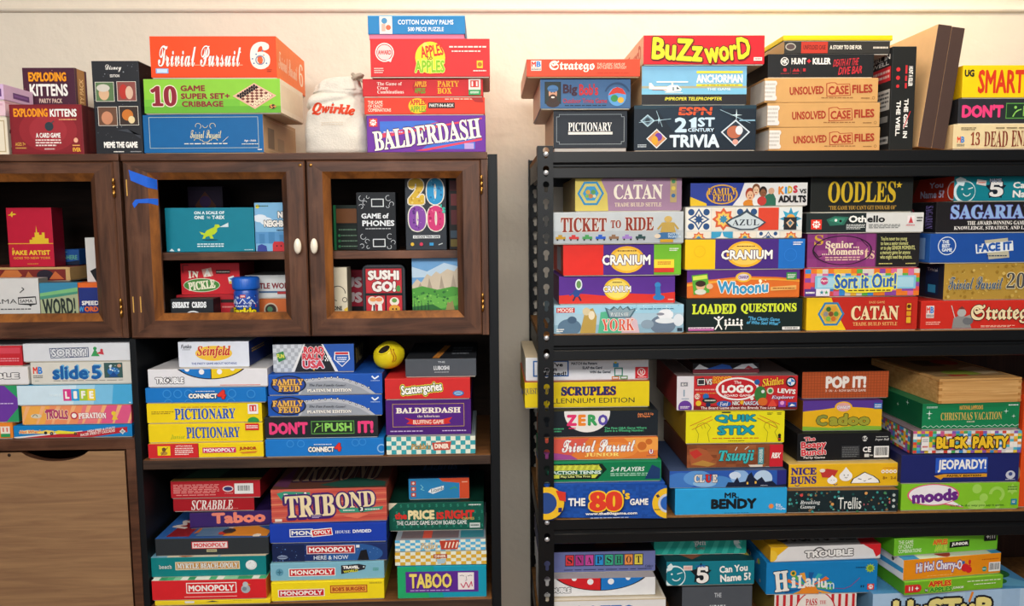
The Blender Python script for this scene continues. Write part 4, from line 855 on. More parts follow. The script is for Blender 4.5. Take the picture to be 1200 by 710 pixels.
box('cranium_red', 'game box printed purple above and red below, yellow oval title, above the pale blue box', '#5c2f92', faces={'L': '#6a2a60', 'R': '#d8d4d0', 'T': '#5c2f92'},
    F=[p([(0, 70), (20, 64), (40, 72), (60, 64), (80, 68), (100, 60), (100, 100), (0, 100)], '#d8342a'), r(0, 80, 100, 100, '#d8342a'), e(50, 48, 11.5, 40, '#f0c22c'), e(50, 48, 9.5, 34, '#f6dd6a'), t('CRANIUM', 38, 36, 62, 60, 'W', 'k', o='#3c1c60', ow=0.05), d(46, 20, 54, 27, '#6a3a1c', 1), e(17, 30, 3, 20, '#e8eef0'), e(17, 30, 2, 14, '#6a9a58'), e(15, 62, 3, 14, '#2a4a90'), ln([(13, 60), (9, 70)], 5, '#2a4a90'), ln([(18, 58), (22, 44)], 5, '#2a4a90'), ln([(14, 74), (12, 90)], 6, '#1c2c50'), ln([(17, 74), (19, 90)], 6, '#1c2c50'),
       e(85, 34, 2.6, 10, '#3a8ac8'), p([(83, 40), (87, 40), (88, 72), (83, 74)], '#2f7ab8'), e(86, 80, 5, 10, '#2f7ab8'), d(94, 84, 99, 92, '#f0c0b0', 1)])
box('cranium_rainbow', 'game box in red, purple and green panels with yellow oval title and price sticker', '#4f2a88', faces={'L': '#b8402a', 'T': '#4f2a88'},
    F=[r(0, 0, 34, 100, '#e02c22'), r(77, 0, 100, 100, '#74bb2e'), e(54, 50, 15, 44, '#efb42a'), e(54, 50, 12.5, 37, '#f4cc58'), t('CRANIUM', 33, 34, 74, 68, 'W', 'k', o='#3a1a58', ow=0.05), d(46, 18, 62, 25, '#7a4a1c', 1), d(90, 12, 98, 24, 'W', 2)],
    L=[r(0, 0, 100, 100, '#c83a2a'), r(40, 10, 80, 90, '#d8d0e0')], parts=[('price_sticker', 'F', [r(77, 50, 94, 92, '#f2d83a'), r(77, 78, 94, 92, '#d83a2a'), d(80, 56, 91, 68, '#c8442c', 2)], 'yellow and red price sticker')])
box('ticket', 'light grey train game box with rusty western lettering and a row of tiny train cars', '#bcc3c6', faces={'L': '#9aa2a6', 'T': '#bcc3c6'}, edge='#a8a898',
    F=[r(0, 60, 100, 100, '#aeb6ba'), t('TICKET', 6, 17, 41, 64, '#8a2f22', 's', off=0.02, o='#d8d4c8', ow=0.03, taper=0.1), t('TO', 44, 26, 52, 52, '#8a2f22', 's', off=0.02, o='#d8d4c8', ow=0.03), t('RIDE', 55, 17, 77, 60, '#8a2f22', 's', off=0.02, o='#d8d4c8', ow=0.03)] +
      [r(2 + i * 10.2, 78, 9.6 + i * 10.2, 86, cc) for i, cc in enumerate(['#b8902a', '#c83a3a', '#4a9a58', '#2a5ac0', '#8a6a50', '#9a7ac0', '#2a4a4a'])] + [r(4 + i * 10.2, 72, 7 + i * 10.2, 79, cc) for i, cc in enumerate(['#b8902a', '#c83a3a', '#4a9a58', '#2a5ac0', '#8a6a50', '#9a7ac0', '#2a4a4a'])] + [c(3.4 + i * 5.1, 88, 3, '#33302c') for i in range(14)] +
      [e(88, 24, 3, 10, '#c8a85c'), p([(84, 34), (92, 34), (94, 66), (82, 66)], '#b89a4c'), ln([(84, 36), (80, 56)], 6, '#b89a4c'), ln([(92, 36), (96, 56)], 6, '#b89a4c'), e(87, 78, 9, 12, '#3a6a9a'), t('DAYS OF\nWONDER', 88, 68, 98, 84, '#c8dce8', 'b'), r(82, 88, 92, 98, '#c89a28'), e(80, 78, 2.4, 7, '#d8c8b0')])
box('catan_pale', 'faded purple and yellow game box with a blue hexagon emblem, topmost on its stack', '#9d7c95', faces={'L': '#a08850', 'T': '#c8b0b8'},
    F=[p([(0, 0), (28, 0), (24, 8), (30, 50), (31, 100), (0, 100)], '#cdbb5c'), star(14.5, 48, 40, '#2c86b8', 6, 0.87, 0.52), star(14.5, 48, 33, '#c8c070', 6, 0.87, 0.52), star(14.5, 48, 24, '#3a94c4', 6, 0.87, 0.52), c(12, 44, 7, '#c8a040'), c(17, 44, 7, '#5a9a58'), c(14.5, 56, 7, '#b87a48'), c(11, 56, 5, '#7ab048'), c(18, 56, 5, '#d8d0a0'), t('CATAN', 36, 22, 82, 66, '#efe6d2', 's', off=0.012), t('TRADE BUILD SETTLE', 37, 76, 81, 88, '#e2d2b4', 's'), r(89, 4, 95, 76, '#b09a6a'), c(92, 14, 6, '#4a8a5a'), c(92, 34, 6, '#d8c050'), c(92, 56, 6, '#3a6a9a'), d(55, 8, 66, 14, '#d8c8c8', 1)])
box('loaded', 'black question game box with chartreuse serif lettering and white stick figures', '#16302f', faces={'L': '#0e1e1e', 'T': '#16302f'}, edge='#24403c',
    F=[r(0, 0, 100, 100, '#142423'), t('LOADED', 5, 14, 43, 46, '#d6e63a', 's', off=0.03), t('QUESTIONS', 47, 14, 95, 46, '#d6e63a', 's', off=0.03), c(28, 56, 4, 'W'), ln([(24, 56), (28, 66), (32, 54)], 4, 'W'), ln([(28, 62), (28, 76)], 6, 'W'), ln([(28, 76), (25, 94)], 4, 'W'), ln([(28, 76), (31, 94)], 4, 'W')] +
      [[c(34 + i * 3.4, 66 - 3 * (i % 2), 3.6, 'W'), ln([(34 + i * 3.4, 70), (34 + i * 3.4, 82)], 6, 'W')] for i in range(5)] + [r(33, 78, 49, 82, 'W'), ln([(35, 80), (34, 94)], 3, 'W'), ln([(47, 80), (48, 94)], 3, 'W'),
       t('"The Classic Game\nof Who Said What"', 52, 56, 82, 80, '#58b4e0', 'i', rot=-3), r(2, 86, 24, 97, '#e8d8e0'), r(2, 91, 24, 97, '#b85a9a'), d(3, 87, 22, 91, '#7a3a6a', 1), bar(83, 87, 98, 96, 4)])
box('whoonu', 'orange and purple party game box with a small child picture in the corner', '#e0712a', faces={'L': '#3a1c1c', 'T': '#7a3a9a', 'R': '#5a2a2a'}, tray='#8a4a2a',
    F=[p([(0, 0), (100, 0), (100, 34), (80, 26), (50, 22), (20, 34), (0, 44)], '#5b2f86'), p([(0, 50), (20, 40), (50, 28), (80, 32), (100, 40), (100, 44), (80, 38), (50, 35), (20, 48), (0, 58)], '#f0a83a'), e(50, 26, 7, 18, '#f0c040'), e(50, 26, 5, 12, '#e8d8e0'), t('CRANIUM', 45.5, 20, 54.5, 32, '#5b2f86', 'k'), t('Whoonu', 27, 40, 72, 84, '#3a98c8', 'k', o='#f6f2e4', ow=0.05, arc=-0.15), dots(62, 36, 74, 60, 6, 4, ['#e8d890', '#fff4d0'], 3),
       p([(4, 18), (18, 12), (20, 80), (6, 88)], '#58a838'), p([(5, 22), (17.4, 16), (18, 30), (5.4, 36)], '#d8e858'), e(12, 56, 4, 16, '#e0b088'), e(12, 48, 4.6, 11, '#3a2a20'), e(12, 78, 5, 10, '#d8d8c8'), e(20, 58, 3, 10, '#e8b890'), r(88, 10, 97, 36, '#3a9a4a'), d(89, 15, 96, 32, 'W', 3), p([(74, 62), (97, 56), (97, 72), (74, 76)], '#e8b060'), d(76, 64, 96, 71, '#8a4018', 1)])
box('cranium_yellow', 'game box in yellow, purple and blue panels with a yellow oval title', '#47297f', faces={'L': '#c8a81c', 'T': '#47297f'},
    F=[r(0, 0, 25, 100, '#f2c413'), r(78, 0, 100, 100, '#1f6fc4'), e(50, 50, 15.5, 44, '#eeb22c'), e(50, 50, 13, 37, '#f4cb5c'), t('CRANIUM', 30, 36, 73, 68, 'W', 'k', o='#3a1a58', ow=0.05), d(43, 20, 58, 27, '#7a4a1c', 1), c(12, 40, 20, '#e8b810'), c(12, 40, 17, '#f2c413'), d(90, 8, 98, 22, 'W', 2), ring(88, 54, 22, 2, '#2f80d4')])
def azul_tile(u0, v0, u1, v1, k):
    m_, n_ = (u0 + u1) / 2, (v0 + v1) / 2; hu, hv = (u1 - u0) / 2, (v1 - v0) / 2
    base = ['#e6e2d8', '#e4dccb', '#d8452e', '#dfe4e2', '#3a9ac0'][k]
    o = [r(u0 + 0.3, v0 + 1, u1 - 0.3, v1 - 1, base)]
    if k == 0: o += [star(m_, n_, hv * 0.95, '#2b4f80', 4, 0.55), star(m_, n_, hv * 0.75, '#e6e2d8', 4, 0.5), star(m_, n_, hv * 0.5, '#2b4f80', 8, 0.5)] + [c(m_ + a * hu * 0.62, n_ + b * hv * 0.62, hv * 0.28, '#2b4f80') for a in (-1, 1) for b in (-1, 1)]
    if k == 1: o += [star(m_, n_, hv, '#d2603a', 8, 0.7), star(m_, n_, hv * 0.7, '#efc25c', 8, 0.7), star(m_, n_, hv * 0.42, '#3a86a8', 8, 0.6)]
    if k == 3: o += [star(m_, n_, hv, '#2f8fb4', 4, 0.4), star(m_, n_, hv, '#3aa4c4', 4, 0.4, 0.785), c(m_, n_, hv * 0.4, '#e4a040')]
    if k == 4: o += [star(m_, n_, hv, '#e6e2d8', 4, 0.35)]
    return o
box('azul', 'tile-patterned game box with blue and white tiles and a grey name plaque', '#d8d6cc', faces={'L': '#b8b4aa', 'T': '#d8d6cc'},
    F=[azul_tile(1, 2, 22, 76, 0), azul_tile(22, 2, 43, 76, 1), azul_tile(43, 2, 62, 76, 0), azul_tile(62, 2, 80, 76, 2), azul_tile(80, 2, 100, 76, 3), azul_tile(1, 78, 22, 122, 1), azul_tile(22, 78, 41, 122, 4), azul_tile(41, 78, 61, 122, 1), azul_tile(61, 78, 81, 122, 0), azul_tile(81, 78, 100, 122, 1),
       p([(34, 50), (38, 38), (46, 24), (52, 10), (58, 24), (64, 38), (69, 50), (64, 64), (58, 74), (46, 74), (38, 64)], '#3a4a58'), p([(36, 50), (40, 40), (47, 30), (52, 18), (57, 30), (63, 40), (67, 50), (63, 62), (57, 70), (47, 70), (40, 62)], '#c6d2d6'), t('AZUL', 40, 40, 63, 60, '#26303c', 's'), p([(84, 34), (95, 34), (95, 74), (84, 74)], '#2a2c30'), p([(86, 52), (89.5, 40), (93, 52), (89.5, 68)], '#d8b48c'), p([(87.5, 52), (89.5, 45), (91.5, 52), (89.5, 62)], '#3a6a80')])
box('feud_kids', 'blue and white family quiz box with a cartoon crowd and black lettering at one end', '#2b3f96', faces={'L': '#1c1f28', 'T': '#2b3f96'},
    F=[p([(46, 0), (100, 0), (100, 100), (36, 100), (42, 60)], '#e6e4e0'), p([(0, 60), (14, 90), (14, 100), (0, 100)], '#e8c02a'), e(27, 50, 13.5, 44, '#d8a43a'), e(27, 50, 12, 38, '#2c3a90'), t('FAMILY', 15, 22, 39, 50, '#e8b84a', 's', o='#6a2a1c', ow=0.04), t('FEUD', 19, 52, 36, 80, '#e8b84a', 's', o='#6a2a1c', ow=0.04),
       head(51, 55, 3.6, 26, '#e8b890', '#a83a20'), head(56, 32, 3, 22, '#e8c4a0', '#7a4a2a'), head(62, 44, 3, 22, '#8a5a3a', '#241a14'), e(50, 92, 5, 18, '#d8862a'), e(57, 84, 4, 22, '#e4e4e0'), p([(62, 100), (64, 56), (70, 40), (73, 70), (73, 100)], '#2f6a54'), e(69, 36, 2.6, 14, '#d8a888'), e(61, 80, 4, 20, '#c03a34'),
       t('K', 75, 16, 80, 52, '#e8862a', 'x'), t('I', 80.5, 18, 82.5, 48, '#3a9ad8', 'x'), t('D', 83, 14, 87, 48, '#d8b82a', 'x'), t('S', 87.5, 12, 91.5, 46, '#c83a4a', 'x'), t('VS', 93, 28, 99, 48, '#18181c', 'k'), t('ADULTS', 75, 56, 99, 88, '#18181c', 'x')])
box('catan_red', 'red and yellow game box with a blue hexagon emblem, lowest on its stack', '#c02a1e', faces={'L': '#d8a818', 'T': '#c02a1e'},
    F=[p([(0, 0), (22, 0), (26, 40), (36, 100), (0, 100)], '#edc41c'), star(22, 50, 41, '#2a7ab0', 6, 0.87, 0.52), star(22, 50, 34, '#e0b83a', 6, 0.87, 0.52), star(22, 50, 29, '#c8a048', 6, 0.87, 0.52)] + [c(22 + 4.6 * math.cos(a * 1.047), 50 + 17 * math.sin(a * 1.047), 7.5, cc) for a, cc in enumerate(['#4a8a3a', '#c86a2a', '#7ab048', '#8a8a88', '#3a6a2a', '#d89a2a'])] + [c(22, 50, 7.5, '#8a4a28'), t('CATAN', 40, 26, 83, 70, '#f3d9a8', 's', off=0.02, o='#7a1a12', ow=0.025), t('TRADE BUILD SETTLE', 42, 76, 82, 87, '#eab870', 's'), t('BASE GAME', 56, 12, 70, 19, '#eab870', 'n'), r(89, 18, 95, 82, '#a82018'), r(90, 20, 94, 40, '#e0b02a'), r(90, 44, 94, 58, '#d89a20'), r(90, 62, 94, 80, '#e0b02a'), c(92, 29, 6, '#5a2a18')])
box('sort_it', 'box bordered with multicoloured squares round a pale blue banner', '#d83a4a', faces={'L': '#a8202a', 'T': '#c83a4a'},
    F=[chk(1, 2, 100, 98, 20, 6, ['#e0504a', '#3a8ad0', '#5ab04a', '#e8b03a', '#8a4aa0', '#d86a9a', '#d8d0c4', '#e87a2a'], 6), r(9, 26, 97, 74, '#7fc0dc'), r(11, 32, 95, 68, '#a8d4e4'), t('Sort it Out!', 26, 18, 80, 74, '#2a62b8', 'k', o='#e8e864', ow=0.06, taper=-0.1), p([(34, 74), (60, 70), (78, 66), (76, 84), (50, 88), (36, 86)], '#f0de3a'), d(38, 75, 75, 84, '#5a4a20', 1), c(17, 44, 14, '#c04a7a'), t('Ages', 14, 38, 20, 48, 'W', 'b'), r(0, 72, 22, 98, '#e8e4ea'), r(0, 72, 10, 98, '#5a3a8a'), d(1, 80, 9, 92, 'W', 1), star(15, 85, 9, '#3a8a9a', 5, 0.4), star(19, 85, 8, '#4aa05a', 5, 0.4)])
box('senior', 'purple and black memory game box with a drawn oval ring round the title', '#8c3a78', faces={'L': '#6a2a5a', 'T': '#1c1a1e'},
    F=[r(0, 0, 61, 100, '#8a3a7a'), chk(0, 0, 61, 100, 7, 4, ['#8a3a7a', '#94447f', '#823574'], 3), r(61, 0, 100, 100, '#1f1d1e'), r(60.6, 0, 61.6, 100, '#5a2a50'), t('S', 6, 4, 14, 34, '#d8a83a', 's'), t('Senior...', 16, 22, 46, 44, '#f0dcc0', 's', off=0.02), t('...Moments', 13, 44, 50, 64, '#f0dcc0', 's', off=0.02), t('ts', 51, 44, 60, 76, '#e0c0a0', 's'), d(16, 68, 47, 82, '#e0b8a8', 2), ring(31, 50, 44, 2.2, '#2a1a28', 0, 360, su=2.05), ln([(5, 50), (10, 70), (13, 66)], 3, '#2a1a28'), ln([(46, 14), (54, 40)], 2, '#2a1a28'),
       t("You're never too young\nto have a senior moment\nor to play SENIOR MOMENTS,\na memory game for anyone\nwho might need the practice.", 65, 10, 96, 80, '#d8d88a', 'b'), d(64, 88, 76, 94, '#c8c070', 1), d(88, 88, 97, 94, '#c8c070', 1)])
box('othello', 'slim game box split black and white through its title, under large gold capitals', '#1f2a2a', faces={'L': '#161c1c', 'R': '#c8c8c4', 'T': '#d0d0cc'},
    F=[r(51, 0, 100, 100, '#d9dad6'), [mlogo(4, 34, 13, 84)], p([(17, 34), (24, 16), (36, 22), (32, 62), (20, 66)], '#2c6a58'), p([(19, 40), (24, 24), (33, 28), (30, 56)], '#3a8a70'), c(25, 38, 7, 'W'), c(29, 42, 7, 'K'), t('Oth', 36, 14, 51, 50, 'W', 'k'), t('ello', 51.6, 14, 67, 50, '#1a1c1c', 'k'), d(34, 58, 50, 86, '#d8dcd8', 4), d(53, 58, 80, 82, '#6a6e6c', 3), r(86, 16, 92, 56, '#ece4e4'), p([(87, 54), (89, 20), (91, 54)], '#c8424a'), d(85, 62, 93, 70, '#c8424a', 1), d(94, 20, 99, 50, '#5a5c5a', 2)])
box('oodles', 'black word game box with large gold serif capitals and a little star', '#1d201d', faces={'L': '#141614', 'T': '#1d201d'}, edge='#3a3a34',
    F=[t('OODLES', 17, 12, 83, 74, '#d8b428', 's', off=0.01), star(86, 24, 10, '#d8b428', 5, 0.4), t('"THE GAME YOU CAN\'T GET ENOUGH OF"', 18, 82, 84, 94, '#c89a3c', 's')])
box('stratego_red', 'red strategy game box with a grey knight on horseback and cream blackletter title', '#cc2c20', faces={'L': '#b3281e', 'T': '#cc2c20'},
    F=mb_logo(4, 16, 10, 60, '#e8d8d0') + [d(4, 72, 15, 86, '#eeb0a0', 2), p([(24, 98), (25, 62), (30, 50), (36, 58), (39, 98)], '#8a8a88'), e(31, 42, 3.4, 14, '#b0b0ac'), p([(28, 30), (31, 18), (34, 30)], '#7a3a34'), ln([(26, 60), (23, 16)], 3, '#c8c8c0'), e(36, 72, 4, 14, '#6a6c70'), p([(33, 58), (40, 44), (41, 64)], '#9a9a96'), t('Stratego', 38, 14, 88, 82, '#f0dcae', 'f', off=0.02, o='#3a140c', ow=0.035), d(46, 88, 72, 96, '#f0c8b0', 2)], L=[r(40, 20, 80, 70, '#d8c8b8'), r(50, 30, 70, 60, '#3a8a6a')])
box('tp_gold', 'shiny gold trivia box with a blue-grey script title and a dark navy side', '#b8923a', faces={'L': '#252b3a', 'T': '#b8923a', 'R': '#252b3a'},
    F=[r(0, 0, 100, 100, '#b5913c'), dots(1, 2, 99, 98, 120, 3.5, ['#c9a850', '#a8822e', '#d2b460', '#9a7628'], 9), t('Trivial Pursuit', 3, 36, 47, 72, '#2f5278', 'c', o='#e6d8a0', ow=0.02, off=0.014), t('20', 50, 26, 65, 70, '#4a4a4c', 's', o='#e8dcae', ow=0.03), t('th', 66, 24, 74, 44, '#4a4a4c', 's')],
    L=[r(0, 0, 40, 100, '#2a3a2c'), p([(10, 80), (30, 20), (36, 30), (20, 90)], '#8a4a2c'), r(72, 10, 92, 90, '#1c2c50'), t('Trivial', 74, 14, 90, 24, '#c8d0d8', 'b'), r(76, 62, 88, 84, '#3a9ac8')])
box('face_it', 'royal blue game box with a tilted white name card and a round white emblem', '#1b4c9c', faces={'L': '#2a63b4', 'T': '#1b4c9c'},
    F=[c(13, 42, 32, '#d8e2ea'), c(13, 42, 29, '#1b4c9c'), t('THE\nBEST\nGAME', 9, 22, 17, 62, '#d8e2ea', 'k'), p([(42, 24), (60, 16), (62, 84), (46, 90)], '#b8b49c'), p([(35, 38), (64, 26), (65, 60), (36, 70)], '#e0e6e6'), t('FACE IT', 36.5, 32, 63.5, 62, '#1b54a8', 'x', rot=4), d(44, 74, 60, 82, '#2a3a5a', 1)], L=[r(30, 15, 92, 90, '#7aa0d0'), d(40, 40, 80, 60, '#dfe8f0', 2)])
box('sagarian', 'black trivia box with a pale blue and lilac serif title over two white lines', '#1c1a1c', faces={'L': '#181618', 'T': '#1c1a1c'}, edge='#4a4446',
    F=[t('SAGARIAN', 11, 10, 76, 56, '#8fb4e0', 's', off=0.02, o='#5a4a9a', ow=0.03), t('THE AWARD-WINNING GAME OF', 24, 63, 74, 76, 'W', 's'), t('KNOWLEDGE, STRATEGY, AND LAUGHTER', 14, 80, 84, 93, 'W', 's')], L=[c(60, 45, 26, '#b0344c'), c(60, 45, 18, '#dcd0d0'), vt('SAGARIAN', 84, 12, 95, 88, '#8a7ac0', 's')])
box('five_top', 'teal quiz box with smiling face and starred 5, on the black lilac-titled trivia box', '#0f8592', faces={'L': '#a03228', 'T': '#0f8592'},
    F=[c(9, 62, 46, '#dff0f0'), c(10, 62, 39, '#18808a'), p([(1, 12), (5, 2), (10, 12), (8, 40), (3, 34)], '#dff0f0'), c(7, 52, 4, '#dff0f0'), ln([(12, 52), (16, 46)], 4, '#dff0f0'), ring(11, 64, 18, 4, '#dff0f0', 20, 160), star(35.5, 52, 46, '#14202c', 5, 0.55), t('5', 30, 22, 42, 84, 'W', 's', off=0.03, o='#14202c', ow=0.04), t('NAME', 30, 10, 40, 24, '#c8d4e8', 'k', o='#14202c', ow=0.05), t('Can You', 50, 24, 82, 50, 'W', 'k'), t('Name 5?', 50, 58, 84, 88, 'W', 'k')],
    L=[r(0, 0, 100, 100, '#b8341f'), p([(0, 0), (46, 0), (30, 100), (0, 100)], '#7a4a24'), t('You', 62, 18, 84, 42, '#e0d4ec', 'k'), t('Name 5?', 48, 52, 86, 84, '#e0d4ec', 'k'), c(99, 58, 40, '#e8e0dc'), c(99, 58, 34, '#d83a1c')], parts=[('price_sticker', 'F', [p([(19, 12), (27, 18), (26.6, 40), (18.4, 32)], '#e8e0d8'), d(20, 20, 26, 32, '#d87a6a', 1)], 'small white price sticker')])

# ------------------------------------------------------------------ rack, middle shelf
box('eighties', 'deep blue quiz box with red numerals 80 and round yellow wheels at both ends', '#1c4fa6', faces={'L': '#c88a3a', 'T': '#1c4fa6', 'R': '#d8b88a'},
    F=[chk(0, 0, 100, 100, 40, 16, ['#1c4fa6', '#1f55ae', '#1a4a9c'], 4), c(3, 50, 52, '#16264a'), c(3, 48, 50, '#f0c02a'), c(2, 48, 32, '#2a4a8a'), r(12, 62, 15, 76, '#2a2a6a'), p([(10, 10), (18, 16), (18, 44), (13, 40)], '#d83a2a'), c(101, 54, 46, '#f0c02a'), c(101, 54, 29, '#c8ccd8'), c(101, 54, 22, '#2a62b8'), p([(91, 30), (93, 26), (94.4, 34), (92.4, 38)], '#3a3a5a'), d(90, 70, 95, 76, '#5a5a3a', 1), t('THE', 20, 34, 34, 58, 'W', 'k'), t('80', 37, 16, 64, 74, '#e2402a', 's', off=0.05, o='#f6c62c', ow=0.05, sd=('#0c2450', 0.04, -0.04)), t("'s", 64, 12, 70, 40, '#f6c62c', 'k'), t('GAME', 70, 38, 85, 58, 'W', 'k'), t('www.the80sgame.com', 34, 77, 76, 88, 'W', 'k'), d(38, 92, 70, 97, '#b8c8e0', 1)])
box('tennis', 'green tennis game box with a yellow and black slanted banner', '#0d7a4c', faces={'L': '#0a5a38', 'T': '#0d7a4c', 'R': '#0a5a38'},
    F=[p([(0, 12), (50, 12), (54, 40), (46, 88), (0, 88)], '#10241c'), p([(6, 18), (47, 18), (50, 44), (44, 82), (6, 82)], '#d3d84a'), [p([(8 + i * 5, 40), (10 + i * 5, 18), (12.6 + i * 5, 16), (10.6 + i * 5, 42)], '#b8bc3a') for i in range(8)], r(4, 43, 50, 64, '#0f5a44'), t('ACTION TENNIS', 8, 45, 49, 62, '#dff0e4', 'k'), r(14, 66, 41, 84, '#10241c'), t('Play Like The Pros', 15, 69, 40, 81, '#e8ec8a', 'k'), t('2-4 PLAYERS', 57, 30, 86, 52, '#e4efe6', 'i'), d(57, 58, 90, 76, '#a8d4ba', 2), p([(92, 20), (99, 40), (99, 90), (86, 90)], '#1c3a6a'), fr(0.5, 3, 99.5, 97, 2.5, '#2a9a68')])
box('tp_junior', 'orange and violet trivia box with a white script title, between black and green boxes', '#e07a34', faces={'L': '#c0602a', 'T': '#e07a34', 'R': '#7a4a3a'},
    F=[p([(0, 0), (40, 0), (20, 100), (0, 100)], '#d85a4a'), p([(70, 0), (100, 0), (100, 60), (84, 70)], '#efa04a'), e(60, 60, 22, 40, '#e88a3c'), p([(0, 60), (24, 80), (30, 100), (0, 100)], '#a04a90'), e(86, 40, 4, 20, '#c86a2a'), e(92, 20, 3, 14, '#c86a2a'), t('Trivial Pursuit', 16, 6, 80, 66, 'W', 'c', off=0.02, o='#8a3a6a', ow=0.025), t('JUNIOR', 36, 70, 66, 88, '#f8e07a', 's', off=0.015), c(94, 68, 12, '#a83a6a'), t('U', 92.5, 58, 95.5, 78, 'W', 'k'), d(90, 84, 98, 90, '#7a2a4a', 1)])
box('zero', 'black card game box with a white half-disc holding multicoloured letters', '#1b2229', faces={'L': '#101418', 'T': '#1b2229', 'R': '#d8d4cc'}, edge='#8a8c8a',
    F=[r(0, 0, 100, 100, '#1b2229'), e(38, 6, 20, 78, '#e9e7e2', 40), t('Z', 20, 14, 29, 58, '#e0346c', 'x'), t('E', 30, 14, 37, 58, '#ee8a2a', 'x'), t('R', 38.5, 14, 47, 58, '#3aa05a', 'x'), t('O', 47.5, 14, 56, 58, '#5a4aa8', 'x'), d(22, 62, 28, 72, '#e0346c', 1), d(4, 64, 18, 84, '#4aa878', 2), t('The First Q&A Game Where\nZero is a Winning Number.', 53, 64, 90, 86, '#4aa878', 'k'), t('Ages 12 & Up\n2-6 Players', 82, 10, 96, 30, '#d8804a', 'k')])
box('scruples', 'bright yellow question game box poking out past the punched post', '#efd21a', faces={'L': '#e0c012', 'T': '#a8442a', 'R': '#8a3a2a'},
    F=[t('A QUESTION OF', -3, 22, 20, 50, '#1f2a66', 's'), t('SCRUPLES', 29, 18, 73, 54, '#1f2a66', 's', off=0.04, sd=('#c83a2a', 0.04, -0.04)), t('MILLENNIUM EDITION', 14, 64, 88, 84, '#2a2a2a', 'n')], T=[r(0, 0, 100, 100, '#c8603a')])
box('seen', 'white pattern game box with a blue-outlined window, topmost behind the punched post', '#e3e6ea', faces={'L': '#e8dcc4', 'T': '#e4d4b4', 'R': '#d8d4cc'},
    F=[fr(6, 14, 35, 84, 6, '#2a62a8'), t("You've\nBeen\nSEEned!", 12, 22, 33, 80, '#1c2026', 'k'), t('MATCH the Pattern', 37, 22, 58, 34, '#3a4450', 'k'), t('SLAP the Card', 46, 41, 62, 53, '#3a4450', 'k'), t('WIN the Game!', 52, 60, 69, 72, '#3a4450', 'k'), r(71, 28, 75.5, 46, '#4a9ac8'), fr(72, 48, 79, 86, 5, '#3a8a78'), fr(70, 86, 76, 100, 4, '#d87a2a'), fr(77, 84, 83, 100, 4, '#5a8a3a'), r(72, 22, 74, 30, '#d8c02a')],
    parts=[('maker_label', 'F', [r(89, 46, 99.5, 96, '#d02c34'), ring(94, 68, 17, 3, 'W'), t('M', 92.5, 60, 95.5, 78, 'W', 's'), d(91, 88, 98, 93, 'W', 1)], 'red square maker label')])
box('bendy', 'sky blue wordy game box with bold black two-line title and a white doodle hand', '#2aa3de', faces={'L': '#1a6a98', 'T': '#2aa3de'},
    F=[t('MR.', 44, 16, 57, 38, '#151a20', 'k'), t('BENDY', 32, 40, 73, 80, '#151a20', 'x', taper=-0.08), d(44, 94, 66, 98, '#1a6a98', 1), star(86, 72, 12, '#ee8a3a', 8, 0.6), t('Big\nTop\nToyfo', 90, 62, 99, 88, '#e8f0f4', 'b')])
box('clue', 'thin dark blue mystery game box with a silhouetted castle skyline', '#2b5a9a', faces={'L': '#4a4a6a', 'T': '#3a4a6a'},
    F=[r(0, 0, 100, 100, '#2b58ae'), e(10, 60, 14, 50, '#3f76c0'), e(24, 44, 12, 46, '#5c96d4'), e(40, 70, 14, 40, '#4a86c8'), e(30, 76, 10, 22, '#8ab8e0'), e(60, 40, 8, 44, '#8ab0dc'), e(80, 50, 8, 50, '#b8d0e8'), e(56, 30, 5, 22, '#c8d8ec'), r(92, 0, 100, 100, '#2a2a7a'), p([(48, 100), (50, 70), (55, 72), (58, 40), (60, 72), (65, 66), (67, 30), (70, 10), (72, 40), (75, 60), (79, 40), (82, 70), (88, 64), (92, 90), (100, 84), (100, 100)], '#16203a'), r(66, 70, 67.5, 84, '#e8b84a'), r(73, 66, 74.5, 80, '#e8b84a'), t('CL', 21, 22, 30, 70, '#e2dad2', 's', off=0.04, o='#1a1c2a', ow=0.04), t('U', 30.5, 22, 36, 70, '#d02c2c', 's', off=0.04, o='#1a1c2a', ow=0.04), t('E', 36.5, 22, 41, 70, '#e2dad2', 's', off=0.04, o='#1a1c2a', ow=0.04), d(78, 88, 84, 94, '#c8d0dc', 1)])
box('tsuro', 'brown wood-look game box with teal brushstroke lettering and a red end', '#8a4a2c', faces={'L': '#5a2c1c', 'T': '#6a3a24'},
    F=[chk(0, 0, 82, 100, 8, 7, ['#8a4a2c', '#94532f', '#7d4226', '#9c5a34'], 5), p([(2, 16), (12, 10), (20, 20), (28, 60), (20, 92), (4, 90)], '#a85a34'), p([(2, 30), (10, 16), (16, 40), (8, 60)], '#c0342c'), p([(4, 84), (16, 66), (30, 84), (22, 96)], '#b8863c'), t('Tsunji', 33, 22, 70, 84, '#3fb8b8', 'j', o='#1c3a40', ow=0.03, off=0.02), ln([(60, 20), (64, 6)], 3, '#d8e0d8'), ln([(50, 24), (52, 8)], 3, '#d8e0d8'), r(74, 12, 80, 88, '#3a9098'), t('鶴\n路', 75, 18, 79, 82, '#e0e8e0', 'n'), r(86, 0, 100, 100, '#cc2430'), t('RBX', 88, 36, 98, 62, 'W', 'k', sh=0.2)], parts=[('torn_label', 'F', [p([(64, 90), (79, 90), (79, 100), (66, 100)], '#e2d4c4')], 'torn white paper label')])
